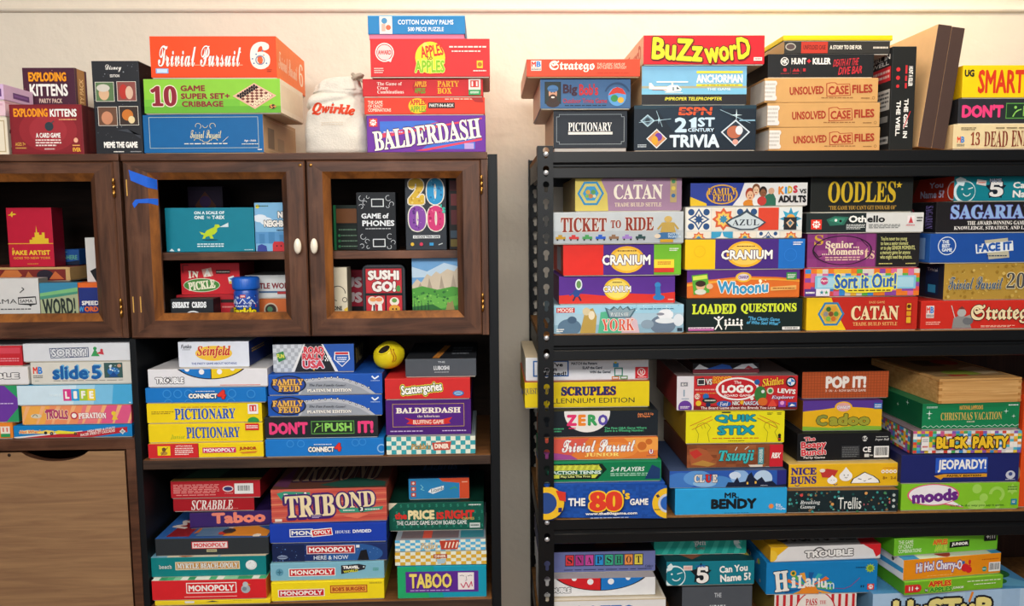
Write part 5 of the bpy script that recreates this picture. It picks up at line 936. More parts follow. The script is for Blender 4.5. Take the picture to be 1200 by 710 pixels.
box('quik', 'bright yellow card game box with teal block letters and drawn hands holding chopsticks', '#ebe01c', faces={'L': '#a8821c', 'T': '#e0d418'},
    F=[t('QUIK', 29, 9, 72, 36, '#1f9aa8', 'x', o='#123238', ow=0.03, taper=0.05), t('STIX', 32, 44, 70, 74, '#1f9aa8', 'x', o='#123238', ow=0.03), r(36, 0, 45, 4, '#123238'), d(27, 82, 74, 87, '#c8482a', 1), d(43, 91, 60, 95, '#7a6a20', 1),
       ln([(4, 44), (26, 14)], 1.6, '#c8402a'), ln([(6, 56), (27, 24)], 1.6, '#c8402a'), ln([(12, 96), (13, 70), (10, 54), (12, 40), (17, 34), (22, 38), (25, 50), (22, 66), (24, 96)], 1.1, '#6a6420'), ln([(15, 42), (17, 54)], 1, '#6a6420'), ln([(18, 38), (20, 52)], 1, '#6a6420'), ln([(72, 20), (92, 52)], 1.6, '#c8402a'), ln([(74, 12), (95, 42)], 1.6, '#c8402a'), ln([(82, 96), (83, 66), (79, 50), (80, 38), (85, 32), (90, 38), (93, 52), (90, 66), (95, 96)], 1.1, '#6a6420'), ln([(84, 40), (85, 54)], 1, '#6a6420'), d(82, 3, 88, 11, '#6a6420', 2), d(92, 3, 97, 11, '#6a6420', 2), c(95, 76, 5, '#1c1c1a'), r(93.6, 80, 96.4, 94, '#1c1c1a'), r(93.4, 86, 96.6, 90, '#d84a2a')])
box('logo', 'red box crowded with colourful brand badges around a red and white oval', '#c9282c', faces={'L': '#8a2a28', 'T': '#8a7a78'},
    F=[r(0, 0, 14, 100, '#e4dfe2'), r(3, 18, 9, 30, '#8a8a90'), t('6+', 4, 20, 8, 28, 'W', 'b'), ln([(6, 40), (6, 60)], 4, '#8aa0b0'), d(4, 64, 10, 70, '#8aa0b0', 1), c(7, 92, 20, '#6a3a9a'), d(3, 88, 11, 96, 'W', 2), r(14, 88, 100, 100, '#7a1c20'), t('The Board Game about the Brands You Love', 20, 90, 82, 98, '#f4e4dc', 'b'),
       p([(16, 8), (22, 4), (25, 26), (17, 30)], '#2a2c30'), fr(17, 9, 23, 26, 2, 'W'), t('VS', 24, 8, 29, 26, '#e8e0d8', 'k', o='#2a2c30', ow=0.06), t("DENNY'S", 30, 3, 45, 20, '#d02c24', 'k', o='#f0c82a', ow=0.1), d(15, 36, 34, 44, '#e8a89a', 1), d(16, 47, 33, 54, '#d8803a', 1), c(17, 60, 8, '#e8dccc'), t('DQ', 15.5, 55, 19, 65, '#d02c34', 'k'), c(24, 60, 9, '#2a6ab0'), e(28, 74, 5, 7, '#3a7a4a'), e(27, 72, 6, 8, '#22262c'), d(23, 68, 32, 76, '#d8d0c0', 1), c(18, 80, 8, '#e8c030'), c(26, 84, 7, '#202a50'), 
       e(50, 38, 18, 34, '#f4ece8'), e(50, 38, 16, 29, '#c4202a'), t('The', 47, 14, 53, 23, 'W', 'b'), t('LOGO', 37, 26, 63, 50, 'W', 'x'), t('BOARD GAME', 39, 54, 61, 61, 'W', 'b'),
       e(39, 82, 6, 9, '#2a5aa8'), t('Ford', 35.5, 76, 42.5, 88, 'W', 'j'), t('NBC', 46, 74, 52, 86, '#f0e8e0', 'k', o='#20242a', ow=0.06), c(54, 78, 6, '#e8b02a'), t('NASCAR', 55, 74, 70, 86, '#e8e4e0', 'i', o='#1c3a8a', ow=0.05), e(69, 54, 5, 24, '#3a7a38'), e(71, 76, 4, 12, '#d86a28'), c(66, 18, 8, '#2a5a9a'), c(71, 46, 5, '#e0e4e0'),
       t('Skittles', 70, 6, 88, 28, '#f0dc3a', 'j', o='#c02a2a', ow=0.06, rot=6), c(94, 18, 15, '#1c1c20'), c(94, 18, 11, '#dfe4ea'), p([(94, 18), (94, 7), (97.6, 18)], '#2a7ac8'), p([(94, 18), (94, 29), (90.4, 18)], '#2a7ac8'), t("LEVI'S", 83, 38, 98, 52, 'W', 'k', rot=-5), c(77, 44, 10, '#d8d0b0'), c(77, 44, 6, '#3a8a4a'), t('Explorer', 78, 58, 97, 70, '#f2ece8', 'j', o='#3a5ab0', ow=0.03), p([(75, 90), (79, 66), (83, 90)], '#e04a38'), r(84, 74, 90, 92, '#8a3aa0'), c(87, 80, 6, '#e8a0d0'), r(92, 78, 99, 92, '#2a50a8'), p([(93, 90), (95, 82), (98, 88)], 'W'), c(62, 66, 5, '#f0e8e0')],
    T=[t('LOGO', 30, 30, 70, 80, '#5a2a2a', 'x')])
box('logo_top', 'small flat box with a black, white and blue picture, on the box of brand badges', '#7a2a34', faces={'T': '#3a2c30', 'L': '#3a2024'},
    F=[r(0, 0, 100, 62, '#15171c'), p([(2, 60), (10, 8), (16, 30), (26, 58)], '#e4e6e8'), p([(20, 60), (44, 10), (56, 26), (60, 60)], '#2a5ab0'), p([(60, 58), (74, 14), (90, 6), (98, 50), (84, 60)], '#dfe2e6'), p([(78, 58), (84, 26), (92, 58)], '#b8343c'), r(0, 64, 100, 100, '#6f2630')])
box('trellis', 'black box with tiny teal leaf sprigs, lowest beneath the yellow bun box', '#1b2a2e', faces={'L': '#121a1c', 'T': '#7a5a3a'},
    F=[dots(1, 4, 99, 96, 110, 4.5, ['#2f7a78', '#3f9a94', '#20504e', '#58aca0', '#8a6a48'], 11), dots(40, 4, 99, 96, 16, 5, ['#c86a72', '#d89a58', '#4a8a5a'], 12), r(10, 40, 30, 82, '#1b2a2e'), t('Breaking\nGames', 11, 42, 29, 80, '#dfe4e2', 'j'), r(43, 30, 68, 88, '#1b2a2e'), t('Trellis', 45, 30, 66, 84, '#e8eae4', 'n', off=0.006), c(12, 18, 7, '#d84a4a'), r(92, 8, 98, 94, '#1b2a2e'), c(95, 22, 7, '#b8c4c0'), c(95, 46, 7, '#b8c4c0'), c(95, 74, 7, '#b8c4c0')])
box('buns', 'mustard yellow card game box with smiling white dumplings and purple capitals', '#eab71e', faces={'L': '#3a3030', 'T': '#d8b86a'},
    F=[t('NICE', 2, 14, 25, 46, '#3a2c7c', 's', off=0.03), t('BUNS', 2, 52, 25, 86, '#3a2c7c', 's', off=0.03), ring(8, 84, 12, 3, '#3a2c7c', 20, 160), ring(42, 84, 10, 3, '#3a2c7c', 20, 160), p([(28, 30), (34, 20), (44, 28), (40, 62), (30, 58)], '#c23a34'), e(30, 28, 2.5, 8, '#e8dccc'), e(39, 72, 4.5, 16, '#f4f2ee'), p([(35.5, 66), (39, 48), (42.5, 66)], '#f4f2ee'), e(51, 54, 5.8, 22, '#f6f4f0'), p([(45.6, 48), (51, 14), (56.4, 48)], '#f6f4f0'), c(49.6, 50, 2.4, 'K'), c(53, 50, 2.4, 'K'), ring(51.3, 56, 7, 2, 'K', 20, 160),
       p([(55, 86), (57, 66), (63, 50), (66, 40), (68, 36), (70, 42), (76, 54), (81, 72), (82, 86)], '#2a2620'), p([(56, 85), (58, 67), (63.5, 52), (66.4, 43), (68, 40), (69.6, 44), (75.4, 56), (80, 73), (81, 85)], '#f6f4f0'), ln([(62, 66), (65, 69)], 3, 'K'), ln([(71, 69), (74, 66)], 3, 'K'), ring(68, 72, 6, 2, 'K', 20, 160), c(38, 70, 1.6, 'K'), c(40.4, 70, 1.6, 'K')] + [c(84 + i * 3.6, 36, 8, '#f4ecd8') for i in range(4)] + [c(84 + i * 3.6, 36, 3, '#d8782a') for i in range(4)] + [d(84, 18, 97, 23, '#d8842a', 1), t('8+', 84, 58, 88, 70, '#8a5a1c', 'b'), t('2-6', 91, 58, 96, 70, '#8a5a1c', 'b')])
box('bunch', 'black party game box with red and white outlined title and a barcode', '#17181b', faces={'L': '#141416', 'T': '#1c1c1e'},
    F=[t('The', 7, 12, 19, 27, '#d8303e', 'k', o='#f0e6e0', ow=0.05, rot=4), t('Boapy\nBunch', 4, 28, 31, 80, '#d8303e', 'k', o='#f0e6e0', ow=0.04, rot=3), t('Party Game', 7, 84, 30, 94, '#f0ece8', 'b'), c(72, 22, 10, '#e4e4e0'), t('6G', 69, 15, 76, 28, '#17181b', 'k'), d(84, 14, 97, 19, '#d8d8d4', 1), t('Paper Ball', 83, 22, 98, 32, '#e8e8e4', 'j'), r(47, 46, 67, 92, '#2c2e31'), d(48, 50, 66, 90, '#6a6c6e', 6), t('CE', 70, 52, 79, 72, '#f0ece8', 'k'), r(72, 78, 77, 90, '#d8d8d4'), d(78, 80, 81, 88, '#d8d8d4', 1)],
    parts=[('barcode_label', 'F', [bar(82, 50, 98, 92, 3)], 'white barcode label')])
box('cadoo', 'yellow children\'s game box with a purple top band and olive rounded lettering', '#efb71e', faces={'L': '#8a5a1a', 'T': '#4a2a70'},
    F=[p([(0, 0), (100, 0), (100, 30), (76, 24), (50, 20), (24, 30), (0, 36)], '#5a3a94'), p([(0, 86), (40, 92), (70, 84), (100, 88), (100, 100), (0, 100)], '#8ab83a'), e(51, 22, 11, 19, '#efb71e'), e(51, 22, 9, 15, '#e8a8a0'), t('CRANIUM', 43, 17, 59, 28, '#fff0e8', 'k', o='#5a3a94', ow=0.04), t('C', 17, 48, 31, 84, '#8f9440', 'x', o='#4a4a14', ow=0.035), t('adoo', 33, 44, 85, 84, '#a5a236', 'x', o='#4a4a14', ow=0.035)], parts=[('price_sticker', 'F', [r(89, 9, 99, 28, '#2a7ac0'), d(90, 12, 98, 25, 'W', 2)], 'small blue sticker')])
box('popit', 'burnt orange game box with a fine dark grid and white capitals, topmost on its stack', '#c45a2c', faces={'L': '#2a211e', 'T': '#2c2624'},
    F=[r(0, 0, 100, 100, '#bb552a')] + [r(i * 3.45, 0, i * 3.45 + 0.5, 100, '#8f4424') for i in range(1, 29)] + [r(0, i * 11, 100, i * 11 + 1.4, '#8f4424') for i in range(1, 9)] + [t('POP IT!', 27, 17, 74, 64, '#f4ebe2', 'x', taper=0.06), t('3 · IN · A · ROW BATTLE GAME', 27, 68, 74, 77, '#f0d8c8', 'b')], T=[t('POP IT!', 22, 20, 72, 80, '#3c3430', 'x')])
box('moods', 'lime green game box with purple lettering in a pale speech bubble', '#86c62c', faces={'L': '#5a9a20', 'T': '#8ab84a'},
    F=[c(64, 22, 18, '#a4d65c'), c(70, 56, 16, '#a4d65c'), ring(81, 44, 30, 12, '#a4d65c', 180, 420), c(82, 90, 9, '#a4d65c'), star(94, 26, 22, '#a4d65c', 6, 0.6), e(64, 84, 8, 18, '#a4d65c'), p([(44, 72), (54, 94), (36, 80)], '#e0607a'), e(27, 42, 22, 42, '#e0607a'), p([(44, 68), (53, 90), (38, 76)], '#f2eef0'), e(27, 42, 20.6, 38, '#f2eef0'), t('moods', 9, 22, 48, 70, '#6a2a86', 'x', rot=4), t("It's all in the way you say it game.", 42, 80, 88, 91, '#3a6a20', 'b'), d(90, 12, 98, 30, '#4a7a28', 2)],
    parts=[('maker_label', 'F', [r(93, 62, 98, 84, '#2a8aa0'), d(94, 68, 97, 78, 'W', 2)], 'small teal square label')])
box('jeopardy', 'navy quiz box with white block lettering on a brighter blue panel and a gold ribbon', '#1f2768', faces={'L': '#161a48', 'T': '#1a2050'},
    F=[r(29, 12, 73, 66, '#2a5ac4'), t('JEOPARDY!', 31, 18, 72, 64, 'W', 'k'), p([(28, 76), (36, 70), (73, 70), (73, 82), (36, 82), (34, 90)], '#d8982a'), t('FAMILY EDITION', 39, 72.5, 68, 80, '#2a1c10', 'k'), e(93, 76, 4, 15, '#c8ccd8'), c(93, 73, 7, '#3a4a88'), d(89, 90, 97, 95, '#c8ccd8', 1)])
box('block', 'box covered in small multicoloured squares with thick yellow outlined capitals', '#c8c0b8', faces={'L': '#6a5a60', 'T': '#8a7a80'},
    F=[chk(0, 0, 100, 100, 28, 8, ['#d84a3a', '#3a8ac8', '#e8c23a', '#4aa85a', '#d8d8d8', '#f0ece4', '#8a5ab0', '#e08a3a', '#5ab8c8', '#c85a8a'], 5), t('BL CK', 20, 22, 50, 78, '#f0c42a', 'x', o='#1c1a18', ow=0.07), r(31.5, 30, 37.5, 74, '#1c1a18'), r(32.3, 34, 36.8, 70, '#f0c42a'), t('PARTY', 54, 22, 88, 78, '#f0c42a', 'x', o='#1c1a18', ow=0.07), r(6, 24, 13, 84, '#ece8e4'), d(7, 30, 12, 46, '#8a8a90', 2), d(7, 60, 12, 74, '#c85a5a', 1)],
    L=[chk(0, 0, 100, 100, 26, 8, ['#d84a3a', '#3a8ac8', '#e8c23a', '#4aa85a', '#d8d8d8', '#f0ece4', '#8a5ab0'], 8)])
box('xmas', 'green holiday game box with gold serif lettering and white zigzag trim', '#15804f', faces={'L': '#0f5f3c', 'T': '#1c7a4c'},
    F=[r(0, 0, 100, 16, '#187848'), t("NATIONAL LAMPOON'S", 38, 8, 62, 26, '#d8a24a', 'k'), t('CHRISTMAS VACATION', 19, 36, 82, 66, '#d8b45c', 's'), t('BOARD GAME', 46, 70, 54, 76, '#e8e0c8', 'b'), ln([(0, 92), (3, 86), (6, 94), (9, 86), (12, 94), (15, 86), (18, 94), (21, 86), (24, 94), (27, 86), (30, 94), (33, 86), (36, 94), (39, 88), (42, 94), (45, 88), (48, 94), (51, 88), (54, 94), (57, 88), (60, 94), (63, 88), (66, 94), (69, 88), (72, 94), (75, 86), (78, 94), (81, 86), (84, 94), (87, 86), (90, 94), (93, 86), (96, 94), (100, 86)], 2, '#c8e4d4'),
       star(7, 38, 14, '#d8f0e4', 4, 0.2), star(86, 34, 11, '#d8f0e4', 4, 0.2), star(94, 54, 9, '#d8f0e4', 4, 0.2), star(7, 56, 6, '#d8f0e4', 6, 0.3), d(4, 10, 15, 18, '#d8f0e4', 2), d(88, 6, 98, 14, '#e8f0e8', 1)], L=[star(76, 18, 12, '#d8f0e4', 4, 0.2), star(60, 40, 9, '#d8f0e4', 4, 0.2)])
box('orange_edge', 'tall orange box at the photo edge beside the lime green box', '#e2501c', faces={'L': '#e0481a'},
    F=[c(40, 66, 12, '#f0c060')], L=[c(90, 40, 10, '#8ac0c0'), c(88, 70, 9, '#f0d8a0'), r(60, 88, 100, 93, '#c8b0a0')])
# wooden box with finger joints and a sliding printed lid
x, Y, z, w_, dd, h_, yaw = BAKED['woodbox']
wb = thing('wooden_game_box', 'pale pine game box with finger-jointed corners, on the green holiday box', 'game box', (x, Y + dd / 2, z), yaw, GROUP['woodbox'])
pine = wood('pale_pine', '#c08a4a', '#e0b070', (2.5, 30, 60), 0.5, 0.03, 0.3)
endg = wood('pine_end_grain', '#a87238', '#c89454', (40, 40, 40), 0.6, 0.02, 0.2)
def pine_wall(name, lo, hi):
    b = MB(); b.box(lo, hi, pine, 0.0008); return b.build(name, wb)
tk = 0.008; hb = h_ - 0.006
pine_wall('front_panel', (-w_ / 2, -dd / 2, 0.0), (w_ / 2, -dd / 2 + tk, hb))
pine_wall('back_panel', (-w_ / 2, dd / 2 - tk, 0.0), (w_ / 2, dd / 2, hb))
pine_wall('side_panel', (-w_ / 2, -dd / 2 + tk + 0.0004, 0.0), (-w_ / 2 + tk, dd / 2 - tk - 0.0004, hb))
pine_wall('side_panel', (w_ / 2 - tk, -dd / 2 + tk + 0.0004, 0.0), (w_ / 2, dd / 2 - tk - 0.0004, hb))
b_ = MB()
nf = 7
for k in range(0, nf, 2):
    for sx in (-1, 1):
        xa = sx * (w_ / 2 - tk); xb = sx * (w_ / 2 + 0.0006)
        b_.box((min(xa, xb), -dd / 2 - 0.0006, hb * k / nf + 0.0006), (max(xa, xb), -dd / 2 + tk * 0.6, hb * (k + 1) / nf - 0.0006), endg, 0.0003)
b_.build('finger_joint', wb)
b_ = MB(); b_.box((-w_ / 2, -dd / 2, hb + 0.0006), (w_ / 2, dd / 2, h_), pine, 0.001)
W, H, M = face_map('T', w_, dd, h_)
art(W, H, [r(6, 4, 96, 90, '#9a7a52'), e(50, 76, 24, 10, '#8a9a3a'), r(30, 20, 60, 46, '#5a4a38'), e(72, 30, 16, 12, '#a83a2c'), p([(60, 60), (90, 50), (94, 80), (70, 84)], '#c8b088'), r(24, 84, 48, 90, '#a8302a')]).emit(b_, M)
b_.build('lid', wb)
b_ = MB(); b_.box((-w_ / 2 + 0.012, -dd / 2 - 0.0004, hb * 0.44), (w_ / 2 - 0.012, -dd / 2 + 0.003, hb * 0.455), endg); b_.build('seam', wb)

# ------------------------------------------------------------------ rack, lower shelf
box('lotto', 'white box with blue capitals at the bottom photo edge, under a white circle-patterned box', '#e6e4e2', faces={'T': '#d8d0c0', 'R': '#c8c0b0'}, F=[t('LOTTO', 28, 16, 76, 50, '#2a6ab8', 'x'), r(0, 0, 100, 3, '#c8b898')], T=[r(2, 4, 98, 96, '#c9bca4')])
def trouble_disc(cu, cv, R, k):
    o = [e(cu, cv, R * 1.06, R * 1.06 * k, 'K', 60), e(cu, cv, R, R * k, '#2a7ac8', 60)]
    return o
box('trouble_white', 'white board game box with a red and blue half circle, under the slate purple box', '#e8e8e8', faces={'R': '#d8d8d8', 'T': '#b8b0b0'},
    F=[e(52, -70, 45, 142, '#1c1c20', 60), p([(52, -10)] + [(52 + 43.5 * math.cos(a), -70 + 138 * math.sin(a)) for a in [math.pi / 2 + math.pi / 2 * k / 20 for k in range(21)]], '#d4222a'), p([(52, -10)] + [(52 + 43.5 * math.cos(a), -70 + 138 * math.sin(a)) for a in [math.pi / 2 * k / 20 for k in range(21)]], '#1f78c8'), r(51.7, 0, 52.5, 70, '#1c1c20'), c(43, 20, 17, '#f0f0f0'), c(61, 20, 17, '#f0f0f0'), c(29, 0, 14, '#f0f0f0'), c(76, 0, 14, '#f0f0f0'), t('TROUBLE', 1, 50, 26, 80, '#f0f0f0', 'x', o='#1c1c20', ow=0.07)],
    R=[ring(60, 50, 40, 10, '#2a2a30'), ln([(20, 90), (36, 10)], 6, '#2a2a30')])
box('snapshot', 'slate purple word game box with eight coloured letter tiles', '#6d74a8', faces={'L': '#4a4e78', 'T': '#221f28', 'R': '#4a4e78'},
    F=[[[r(21 + i * 8.6, 13, 29 + i * 8.6, 70, '#23232c'), r(21.5 + i * 8.6, 16, 28.4 + i * 8.6, 66, cc), t(ch, 22.8 + i * 8.6, 24, 27.2 + i * 8.6, 58, '#23232c', 's')] for i, (ch, cc) in enumerate(zip('SNAPSHOT', ['#d83a40', '#b83a88', '#c84a9a', '#2a90d0', '#3ab08a', '#3aa07a', '#e8924a', '#e0cc4a']))]] + [d(20, 84, 92, 92, '#343a60', 1), t('Cadaco', 91, 68, 98, 80, '#1c1c40', 'j'), d(91, 84, 97, 90, '#1c1c40', 1)],
    T=[r(48, 10, 76, 92, '#3a1f1c'), fr(50, 16, 74, 84, 5, '#6a4a28'), r(53, 40, 70, 60, '#8a5a2c')])
def ludoshi(key, label):
    box(key, label, '#4f545b', faces={'L': '#2c2f34', 'T': '#2a2c30', 'R': '#35393f'},
        F=[t('THE', 46, 14, 56, 24, '#c8ccd0', 'b'), t('LUBOSHI', 40, 40, 62, 64, '#dcdfe2', 'k'), d(41, 72, 61, 80, '#b8bcc0', 1)], T=[ln([(40, 96), (52, 20)], 3, '#d88a3a'), ln([(45, 96), (57, 20)], 3, '#d88a3a'), d(64, 30, 94, 80, '#7a7e84', 3)])
ludoshi('ludoshi_low', 'plain dark grey box with small pale lettering, beneath the teal quiz box')
box('five_low', 'deep teal quiz box with a big white smiling face outline and a starred 5', '#137b8c', faces={'L': '#0c4c58', 'T': '#123c44', 'R': '#0c4c58'},
    F=[c(9, 62, 46, '#dff0f0'), c(10, 62, 39, '#137b8c'), p([(1, 18), (5, 6), (8, 20), (6, 34), (2, 40)], '#dff0f0'), c(6, 52, 4, '#dff0f0'), ln([(12, 52), (18, 46)], 4, '#dff0f0'), ring(11, 62, 20, 4, '#dff0f0', 20, 150), star(39, 52, 46, '#141c22', 5, 0.55), t('5', 34, 22, 48, 92, 'W', 's', off=0.03, o='#141c22', ow=0.04), t('NAME', 33, 14, 44, 26, '#2a6ab0', 'k'), t('Can You', 60, 18, 92, 48, 'W', 'k', rot=4), t('Name 5?', 61, 54, 96, 86, 'W', 'k', rot=4)],
    T=[p([(4, 70), (20, 40), (60, 44), (66, 72), (30, 96)], '#8a4a30'), p([(60, 40), (98, 30), (98, 90), (80, 80)], '#a89a3a')], parts=[('price_sticker', 'F', [r(19, 16, 29, 36, '#e8d8d0'), d(20, 20, 28, 32, '#d8604a', 2)], 'small white price sticker')])
box('uno_teal', 'teal flat game box with pale slanting rays, directly under the beam of the black rack', '#1d9a8a', faces={'L': '#147a6c', 'T': '#1d9a8a', 'R': '#0f5a50'},
    F=[[p([(8 + i * 13, 100), (20 + i * 12, 0), (25 + i * 12, 0), (14 + i * 13, 100)], '#3ab4a2') for i in range(7)], t('Yeti', 43, 22, 56, 60, '#e8f0ec', 'f', o='#123c38', ow=0.03), t('SLOPES', 45, 62, 55, 76, '#7a2a28', 'b'), e(89, 34, 3, 20, '#c8d8d4'), p([(86, 46), (92, 50), (95, 74), (90, 70)], '#a8c8c4'), ln([(86, 24), (93, 44)], 5, '#c8d8d4')])
box('pass_pop', 'red and white striped popcorn-style box at the bottom photo edge', '#ece4dc', faces={'L': '#8a7a3a', 'R': '#d8903a'},
    F=[[r(2 + i * 8.4, 0, 5.4 + i * 8.4, 100, '#c82a30') for i in range(12)], e(50, 50, 25, 60, '#c82a30'), e(50, 50, 23.5, 57, '#ece4dc'), t('PASS', 38, 12, 52, 32, '#c82a30', 's', off=0.02), t('THE', 55, 18, 63, 28, '#c82a30', 's'), t('POPCORN!', 31, 38, 69, 62, '#c82a30', 's', off=0.02)], tray='#d8903a')
box('hilarium', 'bright blue party game box with ransom-note white letters and coloured rays', '#1680c0', faces={'L': '#1f8ccc', 'T': '#1680c0'},
    F=[[burst(38, 80, 22, ['#58b05a', '#e8a03a', '#1a5a9a', '#3ab0b8', '#e8722a'], 16)], p([(28, 100), (34, 74), (44, 74), (48, 100)], '#e88a2a'), t('H', 7, 26, 20, 92, '#f0ece4', 's', off=0.03, o='#10344c', ow=0.03, rot=6), t('i', 22, 46, 27, 80, '#f0ece4', 's', off=0.03, rot=4), c(24, 34, 9, '#e8b02a'), c(24, 34, 5, '#2a6a3a'), t('L', 28, 40, 35, 82, '#f0ece4', 's', off=0.03, rot=3), t('a', 35, 50, 41, 78, '#f0ece4', 'k'), t('r', 41, 50, 45, 78, '#f0ece4', 's', off=0.03, rot=-4), t('i', 46, 50, 48.5, 80, '#f0ece4', 's', off=0.03), t('u', 49, 60, 54, 82, '#f0ece4', 'k'), t('m', 54, 66, 61, 86, '#d8e8f0', 'n'), ln([(62, 84), (70, 86), (76, 78), (84, 52)], 2, '#8a4a8a'), star(93, 22, 16, '#a8c83a', 10, 0.6), c(93, 22, 7, '#7a9a2a'), d(80, 16, 89, 22, '#0c4a74', 1), r(85, 76, 86, 83, '#0c2c48'), r(87, 76, 88, 83, '#0c2c48'), [mlogo(91, 72, 97, 90)]],
    L=[dots(10, 10, 95, 50, 12, 7, ['#e8dcd0', '#e8b83a', '#d8a0a0'], 3), star(80, 24, 12, '#a8c83a', 8, 0.6), c(84, 80, 5, '#d8b0a0')])
box('trouble_top', 'white board game box with yellow and red rounded corners, on the bright blue party box', '#e6e4e2', faces={'L': '#d8a020', 'T': '#8f8d8c', 'R': '#d02a30'},
    F=[p([(0, 0), (16, 0), (8, 50), (0, 96)], '#e8b41c'), c(1, 60, 40, '#f0c43a'), p([(84, 0), (100, 0), (100, 70), (96, 90), (93, 40)], '#d8242c'), t('TROUBLE', 31, 30, 75, 78, '#f0eeea', 'x', o='#3a3634', ow=0.08, rot=1), ring(44, 52, 44, 8, '#3a3634', 200, 340)],
    T=[p([(0, 100), (0, 40), (10, 60), (16, 100)], '#e0aa20'), p([(82, 100), (90, 60), (100, 20), (100, 100)], '#c8242c'), t('TROUBLE', 12, 20, 84, 86, '#a8a4a0', 'x', o='#33302e', ow=0.07, fl=True), c(54, 52, 12, '#33302e'), c(54, 52, 8, '#a8a4a0')])
box('light_blue', 'wide pale blue box with black-outlined cartoon lettering, under the slanted green and orange trio', '#a9c8e4', faces={'T': '#4a8ab8', 'L': '#6a98bc', 'R': '#6a98bc'},
    F=[chk(0, 0, 100, 100, 9, 2, ['#a9c8e4', '#b4d0e8', '#a0c0de'], 2), t('HuSTuP', 12, 18, 72, 74, '#efe08a', 'x', o='#1c1c24', ow=0.07), ln([(58, 30), (60, 4)], 6, '#e8882a')],
    T=[p([(60, 90), (80, 60), (99, 90), (99, 98)], '#6ab0d4'), e(86, 70, 10, 10, '#2a6a3a'), e(80, 84, 8, 7, '#3a8a44')])
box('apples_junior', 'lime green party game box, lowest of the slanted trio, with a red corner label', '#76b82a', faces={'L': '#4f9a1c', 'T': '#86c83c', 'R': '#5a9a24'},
    F=[t('APPLES', 24, 6, 47, 50, '#d83a24', 'x', o='#f0dc3a', ow=0.05), t('APPLES', 25, 54, 48, 94, '#3a9a2a', 'x', o='#cfe86a', ow=0.04), c(22, 74, 14, '#1c1c1c'), t('TO', 20.6, 66, 23.4, 82, 'W', 'k'), t('JUNIOR', 48, 60, 60, 82, 'W', 'i'), d(63, 22, 97, 36, '#e8f4d0', 1), d(70, 48, 93, 62, '#e8f4d0', 1)],
    parts=[('corner_label', 'F', [r(0, 20, 13, 80, '#d82c2c'), e(13, 50, 3.5, 30, '#d82c2c'), t('11', 4, 34, 8, 66, 'W', 'k'), star(12, 50, 18, 'W', 4, 0.4)], 'red rounded corner label')])
box('hiho', 'orange children\'s game box with purple-outlined lettering and cherries, middle of the slanted trio', '#ee9318', faces={'L': '#e2e8ec', 'T': '#cfd6c4', 'R': '#c87812'},
    F=[t('Hi Ho! Cherry-O', 13, 18, 60, 78, '#f4eef4', 'k', o='#5a3a9a', ow=0.07, arc=0.12), c(63, 60, 20, '#d8262e'), c(67, 72, 16, '#d8262e'), c(61, 34, 8, '#3a6ab0'), t('!', 66, 22, 69, 56, '#d8262e', 'k'), d(24, 84, 50, 90, '#f4c068', 1), d(80, 22, 98, 32, '#c86a14', 1), c(83, 74, 12, '#3a9a88'), d(81, 70, 85, 78, 'W', 1)],
    L=[p([(0, 50), (100, 40), (100, 64), (0, 80)], '#3a9ad0'), c(84, 24, 10, '#5a5a60')], T=[r(0, 20, 16, 100, '#3a8ac0'), e(44, 60, 14, 40, '#a8382c'), e(76, 50, 16, 40, '#6a8a50'), r(90, 0, 100, 100, '#3a8ac0')], parts=[('barcode_label', 'F', [bar(87, 42, 99, 88, 7)], 'white barcode label')])
box('apples_jr_top', 'lime green party game box, topmost of the slanted trio, with a black corner label', '#70bb2c', faces={'L': '#4a9a1c', 'T': '#3a6a24', 'R': '#4a8a1c'},
    F=[t('THE GAME\nOF CRAZY\nCOMBINATIONS', 4, 14, 26, 86, '#e4f0cc', 'b'), t('APPLES', 37, 20, 51, 52, '#e0602a', 'x', o='#f0d84a', ow=0.04), t('APPLES', 39, 56, 51, 90, '#a8d83a', 'x', o='#d8e88a', ow=0.04), p([(53, 40), (72, 34), (72, 70), (53, 74)], '#171a16'), t('JUNIOR', 55, 44, 71, 66, 'W', 'x')],
    parts=[('corner_label', 'F', [r(86, 0, 98, 46, '#181a1a'), star(89.5, 22, 12, 'W', 4, 0.5), r(91.6, 10, 92.1, 36, 'W'), t('11', 93.5, 12, 96.5, 34, 'W', 'k')], 'black corner label')])

# ------------------------------------------------------------------ bookcase, upper open shelf
box('mono_junior', 'half red, half yellow children\'s property game box below two yellow drawing games', '#f2d31a', faces={'L': '#c02a28', 'T': '#f2d31a', 'R': '#c8a814'},
    F=[r(0, 0, 43, 100, '#d22a2e'), r(43, 0, 43.6, 100, '#8a1c1c'), r(8, 16, 19, 82, '#f2d31a'), c(13.5, 40, 14, '#6a4a2a'), e(13.5, 66, 3, 14, '#b88a3a'), ln([(11, 80), (17, 24)], 4, '#6a4a2a'), t('LITTLE HANDS', 24, 12, 38, 22, '#f4e0d8', 'k'), d(23, 27, 39, 82, '#f4e0d8', 4), r(47, 30, 76, 68, '#d02a6a'), t('MONOPOLY', 48, 36, 75, 62, 'W', 'k'), t('JUNIOR', 79, 28, 94, 56, '#b03a20', 'x'), p([(79, 66), (95, 58), (93, 72), (82, 76)], '#d8822a')])
pict_l = [t('PICTIONARY', 24, 26, 77, 84, '#2f57b4', 's', off=0.02, o='#f8ec9a', ow=0.02, taper=0.1)]
